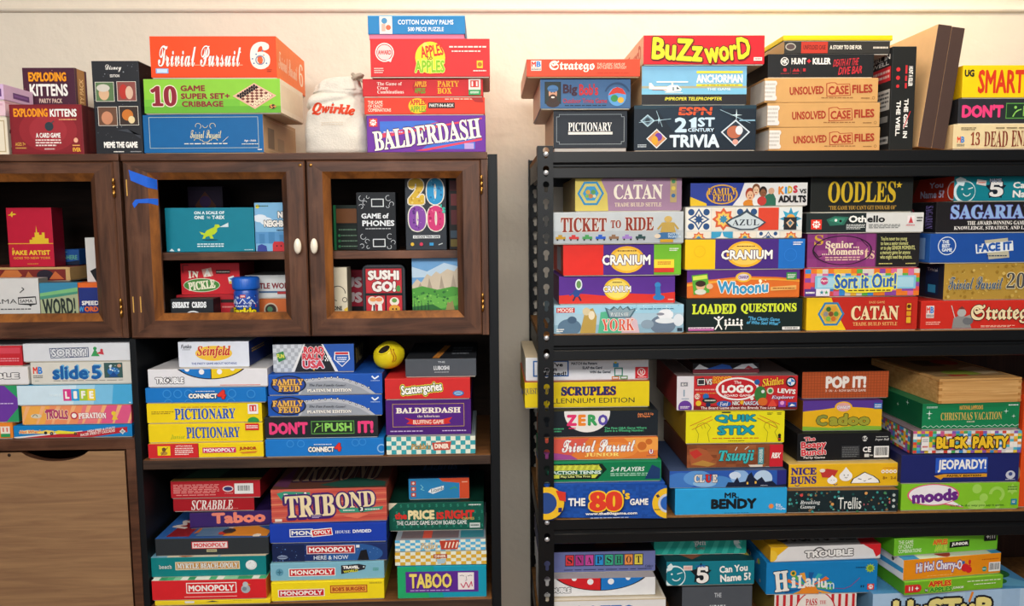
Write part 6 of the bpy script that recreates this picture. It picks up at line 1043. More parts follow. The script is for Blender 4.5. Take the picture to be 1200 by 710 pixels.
box('pict_junior', 'yellow drawing game box with a red corner label, above the red and yellow box', '#f2d418', faces={'L': '#d8b812', 'T': '#f2d418', 'R': '#d8b812'},
    F=[t('PICTIONARY', 33, 18, 80, 80, '#2f57b4', 's', off=0.02, taper=0.1), t('Junior', 19, 58, 32, 84, '#a8b82a', 'j'), d(42, 84, 68, 90, '#c8a818', 1)], parts=[('corner_label', 'F', [r(85, 2, 97, 38, '#d82a30'), d(86, 10, 96, 30, 'W', 2)], 'red rounded corner label')])
box('pictionary_yel', 'yellow drawing game box with a white and green corner label, below the round-patterned blue box', '#f2d418', faces={'L': '#d8b812', 'T': '#f2d418', 'R': '#d8b812'},
    F=pict_l + [d(30, 16, 70, 24, '#c8862a', 1), d(4, 38, 24, 56, '#a88a20', 2)], parts=[('corner_label', 'F', [r(88, 6, 97, 58, '#f4f0ea'), r(89.5, 12, 95.5, 44, '#d83a3a'), t('11', 90.5, 18, 94.5, 40, 'W', 'k'), e(92.5, 94, 5, 20, '#2e9a48')], 'white and green corner label')])
con_rings = [[ring(u, v, 30, 7, '#3a90d8') for u, v in ((18, 40), (27, 40), (36, 40), (72, 40), (19, 104), (36, 104), (71, 100), (88, 44))]]
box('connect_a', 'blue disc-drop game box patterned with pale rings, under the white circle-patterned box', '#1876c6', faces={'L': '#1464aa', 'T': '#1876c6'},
    F=con_rings + [t('CONNECT', 36, 38, 60, 72, 'W', 'x', o='#1a1a20', ow=0.07), t('4', 60, 16, 67, 76, '#e0342c', 'x', o='#8a1a18', ow=0.04), d(42, 18, 58, 28, '#d8e4f0', 1)])
box('trouble_a', 'white board game box with a blue and yellow half circle along its top', '#e2e2e6', faces={'L': '#c8c4c4', 'T': '#d8d6d6', 'R': '#b8b8bc'},
    F=[e(53, -75, 34, 134, '#1c1c22', 60), p([(53, -5)] + [(53 + 32.6 * math.cos(a), -75 + 129 * math.sin(a)) for a in [math.pi / 2 + math.pi / 2 * k / 20 for k in range(21)]], '#1f78c8'), p([(53, -5)] + [(53 + 32.6 * math.cos(a), -75 + 129 * math.sin(a)) for a in [math.pi / 2 * k / 20 for k in range(21)]], '#e8c81e'), r(52.6, 0, 53.3, 54, '#1c1c22'), c(45, 16, 15, '#f0f0f2'), c(60, 16, 15, '#f0f0f2'), c(33, 0, 14, '#f0f0f2'), c(71, 0, 12, '#f0f0f2'), t('TROUBLE', 6, 46, 30, 82, '#f0f0f2', 'x', o='#1c1c22', ow=0.07), c(16.5, 62, 14, '#1c1c22'), c(16.5, 62, 9, '#f0f0f2'), r(60, 90, 94, 94, '#d87a6a')])
box('seinfeld', 'white sitcom party game box with blue side and red script lettering on yellow oval', '#dfe4ee', faces={'R': '#22346e', 'T': '#dfe4ee', 'L': '#22346e'},
    F=[e(50, 46, 26, 30, '#efc23a'), t('Seinfeld', 26, 16, 74, 66, '#c8322c', 'j', off=0.02, o='#f6e2a0', ow=0.02), t('Funko', 4, 10, 20, 26, '#2a3040', 'i'), d(6, 29, 17, 33, '#5a6070', 1), t('THE PARTY GAME ABOUT NOTHING', 18, 82, 82, 91, '#3a5aa0', 'b')], R=[d(10, 30, 60, 50, '#c8a03a', 2)])
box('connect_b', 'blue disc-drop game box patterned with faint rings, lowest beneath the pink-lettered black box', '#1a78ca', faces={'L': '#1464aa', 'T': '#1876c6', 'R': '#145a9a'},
    F=[[ring(u, v, 22, 5, '#3a8ed8') for u, v in ((21, 26), (30, 26), (76, 24), (82, 20), (46, 96))]] + [ring(98, 60, 26, 7, '#8ac0ec'), t('CONNECT', 36, 44, 58, 76, 'W', 'x', o='#1a1a20', ow=0.07), t('4', 58.5, 24, 64, 72, '#e0342c', 'x', o='#8a1a18', ow=0.04), d(41, 26, 56, 36, '#d8e4f0', 1)])
box('dont_push', 'black party game box with pink and green block lettering, in the wooden bookcase', '#23262b', faces={'R': '#33201e', 'T': '#23262b', 'L': '#1a1c20'},
    F=[t("DON'T", 4, 22, 38, 84, '#e8417c', 'x'), r(41, 20, 79, 84, '#5a9a48'), r(41.6, 24, 78.4, 80, '#1f2e22'), c(46.5, 36, 6, '#8fd060'), ln([(43.5, 74), (45, 56), (47.5, 46)], 5, '#8fd060'), ln([(46, 50), (50, 42)], 4, '#8fd060'), r(50.5, 30, 51.2, 72, '#8fd060'), t('PUSH', 53, 30, 77, 72, '#8fd060', 'k'), t('IT!', 82, 22, 96, 82, '#e8417c', 'x')])
def feud(key, label):
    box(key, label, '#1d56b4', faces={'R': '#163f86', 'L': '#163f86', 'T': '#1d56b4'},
        F=[p([(26, 100), (32, 24), (55, 16), (70, 26), (84, 56), (94, 100)], '#b8bcc4'), p([(28, 100), (34, 40), (55, 32), (68, 42), (80, 66), (90, 100)], '#9aa0aa')] + [c(34 + i * 5.4, 26 - 10 * math.sin(i / 10 * 3.0) + max(0, i - 5) * 9, 6, '#22262e') for i in range(11)] + [c(34 + i * 5.4, 26 - 10 * math.sin(i / 10 * 3.0) + max(0, i - 5) * 9, 3.4, '#e8eaf0') for i in range(11)] +
          [e(18, 50, 15.5, 46, '#1c2640'), e(18, 50, 14, 40, '#2a4aa0'), t('FAMILY', 4, 22, 31, 52, '#e6b45a', 's', off=0.03, o='#4a2418', ow=0.05), t('FEUD', 9, 54, 28, 84, '#e6b45a', 's', off=0.03, o='#4a2418', ow=0.05), t('The Fun Family Game!', 36, 48, 68, 64, '#2a2e3a', 'j', rot=-1), t('PLATINUM EDITION', 34, 72, 73, 88, 'W', 's', off=0.03, o='#3a3e4a', ow=0.04), ln([(91, 12), (93.5, 26), (97, 12)], 7, '#e8f0f8'), d(90, 32, 98, 38, '#b8d0f0', 1)])
feud('feud_low', 'blue quiz box with silver marquee arch, lower of two alike, on the pink-lettered black box')
feud('feud_up', 'blue quiz box with silver marquee arch, upper of two alike, under the chequered racing box')
box('rally', 'blue road trip game box with chequered flags and a tapering road, under the cupboard', '#2a5ab0', faces={'R': '#16181c', 'T': '#22283a'},
    F=[r(0, 0, 40, 100, '#cfd4da'), chk(0, 0, 40, 100, 9, 7, ['#aeb4bc'], 1, True), p([(38, 0), (62, 0), (80, 100), (24, 100)], '#23262c'), p([(40, 0), (38, 0), (22, 100), (26, 100)], '#e8e8e8'), p([(60, 0), (62, 0), (80, 100), (76, 100)], '#e8e8e8'), r(49, 70, 51, 96, '#e0b02a'), t('ROAD', 38, 8, 63, 36, '#d83a48', 'x', o='#f0e4e4', ow=0.05), t('RALLY', 36, 32, 64, 58, '#d83a48', 'x', o='#f0e4e4', ow=0.05), t('USA', 36, 58, 63, 88, '#d84a58', 'x', o='#e8e8f4', ow=0.06), p([(4, 32), (13, 24), (16, 52), (7, 64)], '#3a8a4a'), t('FUN', 5, 34, 14, 50, '#e8e45a', 'k'), chk(64, 42, 72, 62, 6, 3, ['#f0f0f0'], 1, True), p([(76, 28), (94, 28), (95, 56), (85, 84), (75, 56)], '#e8ecf0'), p([(77, 40), (93, 40), (93.4, 56), (85, 80), (76.6, 56)], '#2a62b8'), r(77, 30, 93, 38, '#d03a40'), d(79, 46, 91, 68, '#e8f0f8', 3)], R=[t('RALLY', 10, 20, 60, 80, '#8a7a4a', 'x')])
chkr = lambda a, b: [r(0, 0, 100, 100, '#e6ead8'), chk(0, 0, 100, 100, 18, 4, [a], 1, True)]
box('diner_row1', 'slim white box with teal checks and small red badge, below the purple bluffing game', '#e2e6da', faces={'T': '#8a98a0', 'R': '#b8bcae', 'L': '#b8bcae'},
    F=chkr('#3aa0a8', 0) + [t("Pickle's", 27, 40, 49, 72, '#c8a24a', 'j', o='#5a3a1a', ow=0.03), p([(51, 36), (73, 30), (71, 78), (53, 80)], '#c04a3c'), t('DINER', 54, 42, 70, 70, '#f4ead8', 'x')], T=[r(44, 2, 60, 30, '#b8402c'), r(64, 2, 88, 30, '#22262a')])
box('balder_purple', 'dark purple bluffing game box with a gold frame line and a red ribbon banner', '#4a1d74', faces={'R': '#30124c', 'T': '#4a1d74', 'L': '#30124c'},
    F=[fr(8, 11, 92, 77, 1.4, '#c0a058'), r(9, 13, 91, 75, '#52227f'), t('BALDERDASH', 12, 22, 88, 38, '#f0e6d8', 's', off=0.03), t('the hilarious', 37, 43, 63, 50, '#e8dcd0', 's'), p([(22, 50), (32, 56), (66, 56), (78, 50), (74, 62), (76, 68), (62, 72), (36, 72), (24, 68), (28, 60)], '#cc2e2a'), t('BLUFFING GAME', 32, 57, 68, 69, '#f6e6d4', 'b'), d(5, 86, 43, 92, '#c8b4dc', 1), d(66, 86, 95, 92, '#c8b4dc', 1)])
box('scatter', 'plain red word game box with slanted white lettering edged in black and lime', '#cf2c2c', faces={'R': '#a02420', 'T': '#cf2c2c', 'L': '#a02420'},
    F=[t('Scattergories', 19, 24, 67, 84, 'W', 'k', o='#1c1c1a', ow=0.07, o2='#d8dc4a', rot=6), e(86, 74, 6.5, 14, '#2a6ab0'), e(86, 74, 5, 9, '#9ac0e0'), d(82.5, 70, 89.5, 78, '#1c4a80', 1)])
ludoshi('ludoshi_up', 'plain dark grey box with small pale lettering, on the red word game under the cupboard')
# ------------------------------------------------------------------ bookcase, lower open shelf
def mono_word(a, b, c_, d_): return [r(a, b, c_, d_, 'W'), r(a + 0.7, b + (d_ - b) * 0.08, c_ - 0.7, d_ - (d_ - b) * 0.08, '#c9222c'), t('MONOPOLY', a + 2, b + (d_ - b) * 0.2, c_ - 2, d_ - (d_ - b) * 0.2, 'W', 'k')]
box('yellow_low', 'yellow box at the bottom photo edge, lowest under the bright red property game', '#f0d428', faces={'L': '#d8b81c', 'T': '#f0d428', 'R': '#e8c824'}, F=[d(68, 10, 84, 24, '#8a7a20', 2), r(26, 6, 34, 60, '#e8e4dc'), p([(44, 40), (50, 6), (56, 40)], '#3a3a3a')])
box('mono_red', 'bright red property game box with white-framed capitals and a silver duck token', '#d8252c', faces={'L': '#b01c22', 'T': '#d8e0d0', 'R': '#d8702a'},
    F=[r(30, 14, 74, 68, 'W'), r(30.7, 18, 73.3, 64, '#d8252c'), t('MONOPOLY', 32, 26, 72, 58, 'W', 'k'), r(28, 84, 74, 88, '#f0a8a0'), e(82, 50, 4, 22, '#a8b4ba'), e(82, 26, 2.4, 13, '#bcc6ca'), p([(84, 24), (87, 28), (84, 31)], '#d8a83a'), e(81, 50, 2, 10, '#7a8a92')], T=[chk(0, 40, 100, 100, 16, 2, ['#4ab07a', '#e8ece0', '#8ac8a0', '#3a9a68'], 3)])
box('myrtle', 'teal property game box with a tan name panel and a golf ball', '#0c7d80', faces={'L': '#0a6062', 'T': '#8fb8cc', 'R': '#0a6062'},
    F=[r(21, 24, 77, 66, '#e4d8b8'), r(21.8, 28, 76.2, 62, '#c8924c'), t('MYRTLE BEACH-OPOLY', 22.5, 31, 75.5, 59, '#e9eae4', 's', off=0.02, o='#6a4a2a', ow=0.03), t('beach', 7, 38, 18, 58, '#d8e4dc', 'm', o='#22302c', ow=0.03), e(87, 46, 4.9, 25, '#d8dcdc'), e(86.4, 43, 4, 20, '#e8ecec'), dots(83.5, 28, 90.5, 62, 14, 1.6, ['#c4caca'], 5)], T=[r(0, 60, 30, 100, '#7ab0c8'), r(14, 70, 58, 100, '#d8d0b8'), e(30, 86, 12, 14, '#a8642c'), r(60, 74, 100, 100, '#d8c8a8')])
box('mono_black', 'charcoal property game box with a small red framed title and a busy coloured lid', '#2e3337', faces={'L': '#22262a', 'T': '#2a5a9a', 'R': '#22262a'},
    F=[r(32, 20, 64, 62, '#d8323a'), r(32.6, 24, 63.4, 58, '#e8dcd8'), t('MONOPOLY', 34, 29, 62, 53, '#d8323a', 'k'), r(45, 66, 54, 82, '#b8b48a'), d(46, 69, 53, 79, '#5a5a40', 1)],
    T=[p([(0, 100), (0, 40), (14, 0), (30, 0), (26, 100)], '#2f62a8'), p([(8, 96), (18, 8), (32, 8), (28, 96)], '#8a2028'), t('MON', -8, 42, 50, 57, '#d8c8c0', 'k', rot=70), e(70, 52, 18, 40, '#d8b8a8'), e(70, 52, 14, 32, '#b8a098'), p([(30, 90), (40, 20), (56, 10), (62, 70)], '#c8702a'), r(34, 60, 58, 96, '#5a7a98'), p([(58, 96), (66, 60), (98, 86), (98, 98)], '#e0902a'), dots(28, 4, 100, 98, 40, 4, ['#e8c04a', '#c83a2a', '#3a8a9a', '#e8e0d0', '#2a2a2a'], 7)])
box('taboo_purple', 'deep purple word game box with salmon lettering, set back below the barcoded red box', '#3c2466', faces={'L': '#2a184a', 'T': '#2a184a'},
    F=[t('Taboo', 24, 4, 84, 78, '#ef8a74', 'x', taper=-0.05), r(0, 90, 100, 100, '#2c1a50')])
box('scrabble_low', 'deep red crossword game box with white flowing capitals, below the barcoded red box', '#ad1c26', faces={'R': '#1c1418', 'T': '#ad1c26', 'L': '#7a1418'},
    F=[t('SCRABBLE', 22, 10, 74, 92, '#f4e8e0', 'j', off=0.01), d(56, 78, 80, 86, '#d88a84', 1)])
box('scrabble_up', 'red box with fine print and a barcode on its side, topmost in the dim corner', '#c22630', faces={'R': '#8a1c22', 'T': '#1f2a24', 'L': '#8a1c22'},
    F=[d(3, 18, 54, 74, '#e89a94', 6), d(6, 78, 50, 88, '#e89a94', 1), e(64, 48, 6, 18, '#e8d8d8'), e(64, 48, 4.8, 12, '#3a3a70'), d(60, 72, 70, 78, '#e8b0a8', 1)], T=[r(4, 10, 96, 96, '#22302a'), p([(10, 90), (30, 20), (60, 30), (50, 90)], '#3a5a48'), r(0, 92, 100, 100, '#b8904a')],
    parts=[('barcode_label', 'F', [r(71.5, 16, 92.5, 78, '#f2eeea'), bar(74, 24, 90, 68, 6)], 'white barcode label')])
box('bobs', 'bright yellow property game box with a red name panel, lowest of the property games', '#f3da1e', faces={'L': '#d8b816', 'T': '#f3da1e', 'R': '#e8cc1a'}, F=mono_word(6, 38, 47, 78) + [r(52, 22, 85, 64, '#a83a1c'), r(52.8, 26, 84.2, 60, '#e8a83a'), t("BOB'S BURGERS", 54, 32, 83, 54, '#a8321c', 'k'), d(87, 10, 98, 18, '#8a7a2a', 2)])
box('travel', 'pale blue property game box with a luggage tag picture', '#7fb8cc', faces={'L': '#5a8a9a', 'T': '#7fb8cc', 'R': '#a8b8a8'}, F=mono_word(16, 30, 57, 78) + [c(8, 50, 22, '#5a98b0'), star(8, 50, 18, '#3a7084', 4, 0.35), p([(62, 18), (78, 12), (84, 22), (83, 44), (78, 52), (62, 70)], '#2a2c34'), t('TRAVEL', 63.5, 22, 78, 40, 'W', 'x'), t('WORLD', 64, 46, 77, 62, '#c8c83a', 'x', rot=5), c(82, 30, 5, '#c8d4d4'), d(90, 36, 95, 56, '#3a9a78', 2)])
box('herenow', 'midnight blue starry property game box under the royal blue one', '#1c2f66', faces={'L': '#121e40', 'T': '#1c2f66', 'R': '#121e40'},
    F=[r(0, 0, 28, 100, '#16244c'), e(70, 60, 26, 60, '#2a5a9a'), dots(0, 2, 100, 98, 50, 2.5, ['#5a8ac8', '#88aadc', '#3a62a8'], 8), r(30, 6, 72, 56, '#e0d0d4'), r(30.7, 10, 71.3, 52, '#b8242e'), t('MONOPOLY', 32, 17, 70, 46, 'W', 'k'), t('HERE & NOW', 36, 66, 66, 90, '#dfe8f4', 'n', off=0.015), e(9, 72, 4.5, 12, '#8a9ab8'), d(5, 66, 13, 78, '#26345a', 1), r(73, 6, 76, 22, '#e8ecf0'), p([(74, 96), (77, 40), (82, 34), (84, 96)], '#16181e')])
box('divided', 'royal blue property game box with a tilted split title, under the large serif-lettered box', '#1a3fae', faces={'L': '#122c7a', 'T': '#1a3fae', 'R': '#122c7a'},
    F=[p([(17, 28), (37, 26), (37, 68), (17, 70)], 'W'), p([(17.8, 32), (36.6, 30), (36.6, 64), (17.8, 66)], '#1a3a9a'), t('MON', 18.6, 37, 36, 60, 'W', 'k'), p([(35, 32), (53, 22), (54, 62), (36, 72)], 'W'), p([(36, 36), (52.4, 27), (53.2, 58), (37, 67)], '#d0262e'), t('OPOLY', 37.5, 36, 52, 57, 'W', 'k', rot=3), t('HOUSE', 56, 38, 69, 54, '#dfe6f2', 's', rot=1), t('DIVIDED', 71, 35, 87, 52, '#f0f2f6', 'k', rot=1)])
box('tribond', 'tall coral word game box with large cream serif capitals shaded purple and a teal ribbon', '#cf5a4a', faces={'L': '#8a4034', 'T': '#6a4236', 'R': '#b8503c'},
    F=[[p([(0, i * 10 + 4), (100, i * 10 - 6), (100, i * 10 - 2), (0, i * 10 + 8)], cc) for i, cc in enumerate(['#d86a54', '#c44a40', '#dc7a5c', '#c85048', '#e08a64', '#c04640', '#d8705a', '#c8524a', '#d8745c', '#c44c42', '#d06850'])], p([(5, 12), (12, 6), (34, 10), (33, 34), (10, 36)], '#3a9a7c'), t('Best of', 11, 11, 31, 29, 'W', 's', off=0.03, o='#1c4a3c', ow=0.04, rot=3), t('TRIB', 12, 18, 55, 84, '#f2deb0', 's', off=0.02, o='#45206a', ow=0.06, sd=('#45206a', -0.04, -0.05), rot=2), t('OND', 56, 10, 90, 60, '#f2deb0', 's', off=0.02, o='#45206a', ow=0.06, sd=('#45206a', -0.04, -0.05), rot=3), p([(58, 64), (70, 58), (78, 62), (97, 56), (96, 66), (78, 74), (60, 74)], '#3a9a7c'), d(62, 64, 72, 70, 'W', 1), d(80, 62, 94, 68, 'W', 1), c(78, 64, 9, '#1c2a30'), t('3', 76.6, 58, 79.4, 70, 'W', 'k'), p([(62, 84), (76, 74), (84, 80), (74, 92)], '#e8745a'), r(34, 78, 44, 90, '#45206a'), d(35, 80, 43, 88, '#d8c8e4', 2), r(3, 88, 9, 96, '#e8dcd0')],
    T=[t('TRIBOND', 12, 10, 90, 80, '#a88a70', 's', o='#2c1a3c', ow=0.05), p([(40, 90), (70, 70), (98, 84), (98, 96), (60, 98)], '#2a5a4c'), p([(0, 90), (10, 30), (14, 96)], '#6a3a5a')])
box('taboo', 'green to blue word game box with purple panel, yellow capitals and white square drawing', '#1498b4', faces={'L': '#0f8a58', 'T': '#1498b4', 'R': '#0f6a90'},
    F=[p([(0, 0), (30, 0), (44, 100), (0, 100)], '#22a86a'), p([(20, 0), (40, 0), (52, 100), (36, 100)], '#1ca08c'), r(9, 16, 91, 83, '#5c2a90'), t('TABOO', 13, 22, 61, 70, '#efd86a', 'k', sd=('#2a1048', 0.05, -0.03)), d(14, 74, 58, 79, '#c8b0e0', 1), r(68, 21, 86, 76, '#efe6e4'), ln([(70, 32), (73, 30), (75, 33)], 1.6, '#5a4a5a'), ln([(79, 33), (82, 30), (84, 32)], 1.6, '#5a4a5a'), ln([(77, 32), (78, 46), (76, 47)], 1.4, '#8a7a8a'), ln([(71, 56), (74, 70), (77, 52), (80, 70), (83, 50), (84, 66)], 3, '#c84a6a')])
box('diner_yel', 'white box with yellow checks and a tiny red badge, on the purple-panelled box', '#e6e2cc', faces={'L': '#b8b090', 'T': '#d8d4c0', 'R': '#c8c0a0'}, F=chkr('#d8ac3a', 0) + [r(42, 18, 57, 50, '#b04a34'), t('DINER', 43.5, 24, 55.5, 44, '#f4e4cc', 'k'), p([(45, 56), (56, 54), (54, 90), (47, 92)], '#a8c4d0')])
box('diner_blue', 'white box with sky blue checks and red badge, on the yellow checked box', '#dfe8ea', faces={'L': '#9ab0b8', 'T': '#8a94a0', 'R': '#b0bcc0'}, F=chkr('#5ab0d8', 0) + [t("Pickle's", 28, 22, 47, 86, '#b89a5a', 'j', o='#e8dcc0', ow=0.03), p([(49, 8), (71, 4), (69, 90), (51, 92)], '#b8402c'), [ln([(55 + i * 4, 76), (57 + i * 4, 22)], 12, '#f0dcc8') for i in range(4)]], T=[r(6, 60, 70, 96, '#6a5a60'), r(30, 70, 40, 96, '#c84a3a'), r(72, 60, 98, 96, '#2f7a8a')])
box('price', 'dark green game show box with red and cream lettering over a dollar sign pattern', '#0f5a49', faces={'L': '#0a3c30', 'T': '#0a3428', 'R': '#0a3c30'},
    F=[[t('$', 4 + (i % 13) * 7.5 + (i // 13) % 2 * 3, 6 + (i // 13) * 24, 6.4 + (i % 13) * 7.5 + (i // 13) % 2 * 3, 18 + (i // 13) * 24, '#2f8a72', 'b') for i in range(52)], p([(0, 0), (9, 0), (0, 26)], '#e8dcc0'), t('the', 6, 34, 19, 58, '#d8352c', 'x'), t('PRICE', 20, 26, 48, 60, '#f0e0a8', 'x'), t('IS', 50, 34, 58, 60, '#d8352c', 'x'), t('RIGHT', 59, 28, 90, 60, '#d8352c', 'x'), t('THE CLASSIC GAME SHOW BOARD GAME', 8, 64, 82, 79, '#eef2ea', 'b'), t('GAMES', 77, 54, 90, 63, '#d8b45a', 'b'), d(84, 6, 97, 14, '#d8e0d8', 1), r(85, 74, 96, 92, '#d0d4cc'), d(86, 78, 95, 88, '#5a6a62', 1)], T=[r(4, 6, 96, 94, '#0c3a2e')])
box('lizard', 'small blue and orange card game box with white swoosh title, on the dark green box', '#2b86bc', faces={'L': '#1c3a5a', 'T': '#1a2a44', 'R': '#8a3a24'},
    F=[p([(50, 0), (100, 0), (100, 100), (84, 100), (84, 24), (56, 16)], '#d8502c'), [[r(4, 12 + i * 28, 12, 32 + i * 28, '#c84a3a'), c(8, 22 + i * 28, 6, '#f0dcd0')] for i in range(3)], p([(32, 66), (36, 52), (58, 36), (58, 56), (40, 76)], '#e8eef0'), t('Lizards', 36, 46, 58, 64, '#1c2a3a', 'j', rot=12), ln([(20, 30), (24, 44), (20, 52), (26, 58)], 3, '#8ad0d8'), ln([(68, 54), (76, 44), (80, 52)], 4, '#4ab04a'), d(88, 16, 97, 24, '#f4c8a8', 1)], T=[r(4, 8, 96, 92, '#16243c'), t('Lizards', 20, 30, 80, 70, '#3a5a80', 'j')])

# ------------------------------------------------------------------ cubby of the cabinet at the edge
box('orange_far', 'orange box cut by the photo edge, lowest in the cubby, with a green corner label', '#e8862c', faces={'T': '#e8862c'}, F=[r(0, 0, 60, 100, '#e8922c'), d(10, 30, 60, 60, '#f4d8b0', 2)], parts=[('corner_label', 'F', [r(84, 20, 97, 90, '#efe2d2'), t('11', 87, 28, 94, 56, '#d84a3a', 'k'), r(84, 68, 97, 90, '#2e9a58')], 'white and green corner label')])
box('purple_green', 'tall purple box with green triangular corners, cut by the photo edge', '#6c3aa0', faces={'R': '#2a7a50', 'T': '#2a7a50'}, F=[p([(84, 0), (100, 0), (100, 34)], '#2f9a62'), p([(84, 100), (100, 100), (100, 62)], '#2f9a62'), d(60, 47, 94, 52, '#d8c8ec', 1)])
box('tron_white', 'white box with outlined black lettering, cut by the photo edge, above the purple box', '#e4e2e2', faces={'R': '#e8e4de', 'T': '#e8e6e4'}, F=[t('TROUBLE', 10, 34, 90, 68, '#e8e6e4', 'x', o='#2a2a30', ow=0.07)])
box('red_hand', 'red box with a white hand pictured on its side, topmost at the cubby edge', '#c82a34', faces={'R': '#b8242c', 'T': '#d8d0d0'}, F=[d(70, 60, 96, 82, '#e8909a', 2), r(60, 10, 98, 40, '#d84a58')], R=[e(60, 70, 22, 34, '#e8c8b0'), p([(20, 90), (30, 30), (36, 30), (36, 70)], '#e8c8b0'), p([(42, 60), (48, 14), (56, 14), (54, 60)], '#e8c8b0'), p([(58, 60), (68, 20), (76, 22), (70, 66)], '#e8c8b0'), p([(74, 66), (88, 34), (94, 40), (82, 84)], '#e8c8b0')])
box('hotwheels', 'blue racing game box with flames and race cars on a red stripe, in the cubby', '#1580c4', faces={'R': '#1060a0', 'T': '#1580c4'},
    F=[p([(0, 96), (60, 50), (96, 18), (96, 62), (66, 100), (0, 100)], '#b82a34'), p([(0, 92), (58, 46), (58, 52), (6, 100), (0, 100)], '#e8e4e0'), p([(4, 50), (12, 34), (24, 44), (24, 64), (8, 66)], '#f0d8a0'), t('Hot Wheels', 5, 36, 24, 64, '#d83a2a', 'i', o='#f4e49a', ow=0.06), p([(20, 52), (28, 36), (34, 44), (34, 70), (20, 66)], '#f0d060'), c(27, 60, 13, '#22242a'), c(32, 66, 14, '#1a1c20'), c(32, 66, 7, '#8a8e94'), p([(34, 50), (38, 40), (52, 54), (54, 70), (36, 70)], '#e8d83a'), c(52, 70, 12, '#1a1c20'), c(52, 70, 6, '#8a6a4a'), t('HIGH SPEED & STUNTS', 62, 28, 86, 48, '#f4e8e0', 'i', rot=7), t('RACER SPEED ET CASCADES', 56, 54, 86, 76, '#f4e8e0', 'i', rot=7), star(92, 56, 26, '#d8e0dc', 4, 0.6), c(92, 56, 10, '#8a9aa0')])
box('trolls', 'orange to pink toy surgery game box with puffy hair-like lettering', '#ea8a5c', faces={'R': '#c83a5a', 'T': '#ea8a5c'},
    F=[p([(0, 0), (30, 0), (20, 100), (0, 100)], '#eeaa4c'), p([(26, 0), (56, 0), (50, 100), (20, 100)], '#ec9060'), p([(56, 0), (78, 0), (78, 100), (50, 100)], '#e87a7c'), p([(76, 0), (100, 0), (100, 100), (72, 100)], '#df5a86'), [p([(4 + i * 14, 0), (8 + i * 14, 0), (0 + i * 14, 100), (-2 + i * 14, 100)], '#f0b07a') for i in range(8)], t('TROLLS', 21, 22, 42, 74, '#b03a6a', 'x', o='#e8d0a8', ow=0.07, arc=0.1), r(22, 18, 30, 26, '#b03a6a'), c(47.5, 54, 20, '#c0304a'), c(47.5, 54, 13, '#f4ece4'), t('PERATION', 51.5, 40, 77, 72, '#f4ece4', 's', off=0.03, o='#b83a5a', ow=0.05, arc=0.1), e(13, 54, 5, 12, '#d8d0b8'), ring(12, 58, 14, 4, '#6a6a58', 180, 360), c(84, 44, 12, '#e8c83a'), p([(82, 80), (84, 52), (88, 78)], '#e8c83a')])
box('life', 'white to sky blue family board game box with four coloured letter squares', '#cfe6f2', faces={'R': '#2a88c0', 'T': '#3aa4d0'},
    F=[p([(52, 0), (72, 0), (68, 100), (48, 100)], '#a8d6ec'), p([(68, 0), (86, 0), (84, 100), (66, 100)], '#7cc2e6'), p([(84, 0), (100, 0), (100, 100), (82, 100)], '#4aaada'), [[r(40 + i * 7, 20, 47 + i * 7, 80, cc), t(ch, 41.6 + i * 7, 30, 45.4 + i * 7, 70, 'W', 'x')] for i, (ch, cc) in enumerate(zip('LIFE', ['#d83a88', '#2a9ad8', '#a8c83a', '#e8d03a']))], t('THE GAME OF', 28, 44, 38, 56, '#e8f4f8', 'b'), r(97, 90, 98.6, 95, '#e8f4f8')])
box('slide5', 'cream game box with shadowed blue lettering and a small square photo', '#d9d6cb', faces={'R': '#b8b4a8', 'T': '#d9d6cb', 'L': '#c8c4b8'},
    F=mb_logo(2, 14, 12, 76, '#d9d6cb') + [t('slide', 21, 16, 56, 80, '#1c5ea4', 'k', sd=('#6ab0d8', 0.09, 0.08)), c(57, 46, 4, '#1c66ac'), t('5', 59, 16, 69, 80, '#1c5ea4', 'k', sd=('#6ab0d8', 0.09, 0.08)), r(72, 4, 90, 74, '#3a5a58'), e(81, 44, 6, 18, '#2a6ab0'), p([(76, 70), (81, 46), (86, 70)], '#1c4a88'), dots(75, 16, 88, 44, 14, 3.6, ['#8ac0dc', '#d8e4e8'], 3), e(87, 18, 2, 8, '#c89a7a'), d(4, 82, 8, 86, '#8a9a8a', 1), d(22, 82, 90, 87, '#8a8a82', 1)])
box('sorry', 'white board game box with blue outlined capitals and two small pawns, topmost in the cubby', '#dcdfe3', faces={'R': '#8a8e96', 'T': '#dcdfe3'},
    F=[p([(24, 26), (60, 22), (60, 78), (25, 84)], '#32466e'), p([(24.8, 30), (59.2, 26), (59.2, 74), (25.6, 80)], '#dcdfe3'), t('SORRY!', 26, 30, 58, 74, '#dcdfe3', 'k', o='#26385e', ow=0.05), p([(62, 74), (66, 30), (70, 74)], '#3a9a5a'), c(66, 30, 10, '#3a9a5a'), p([(67, 58), (73, 40), (74, 66)], '#c8404a'), c(72, 40, 8, '#c8404a')])

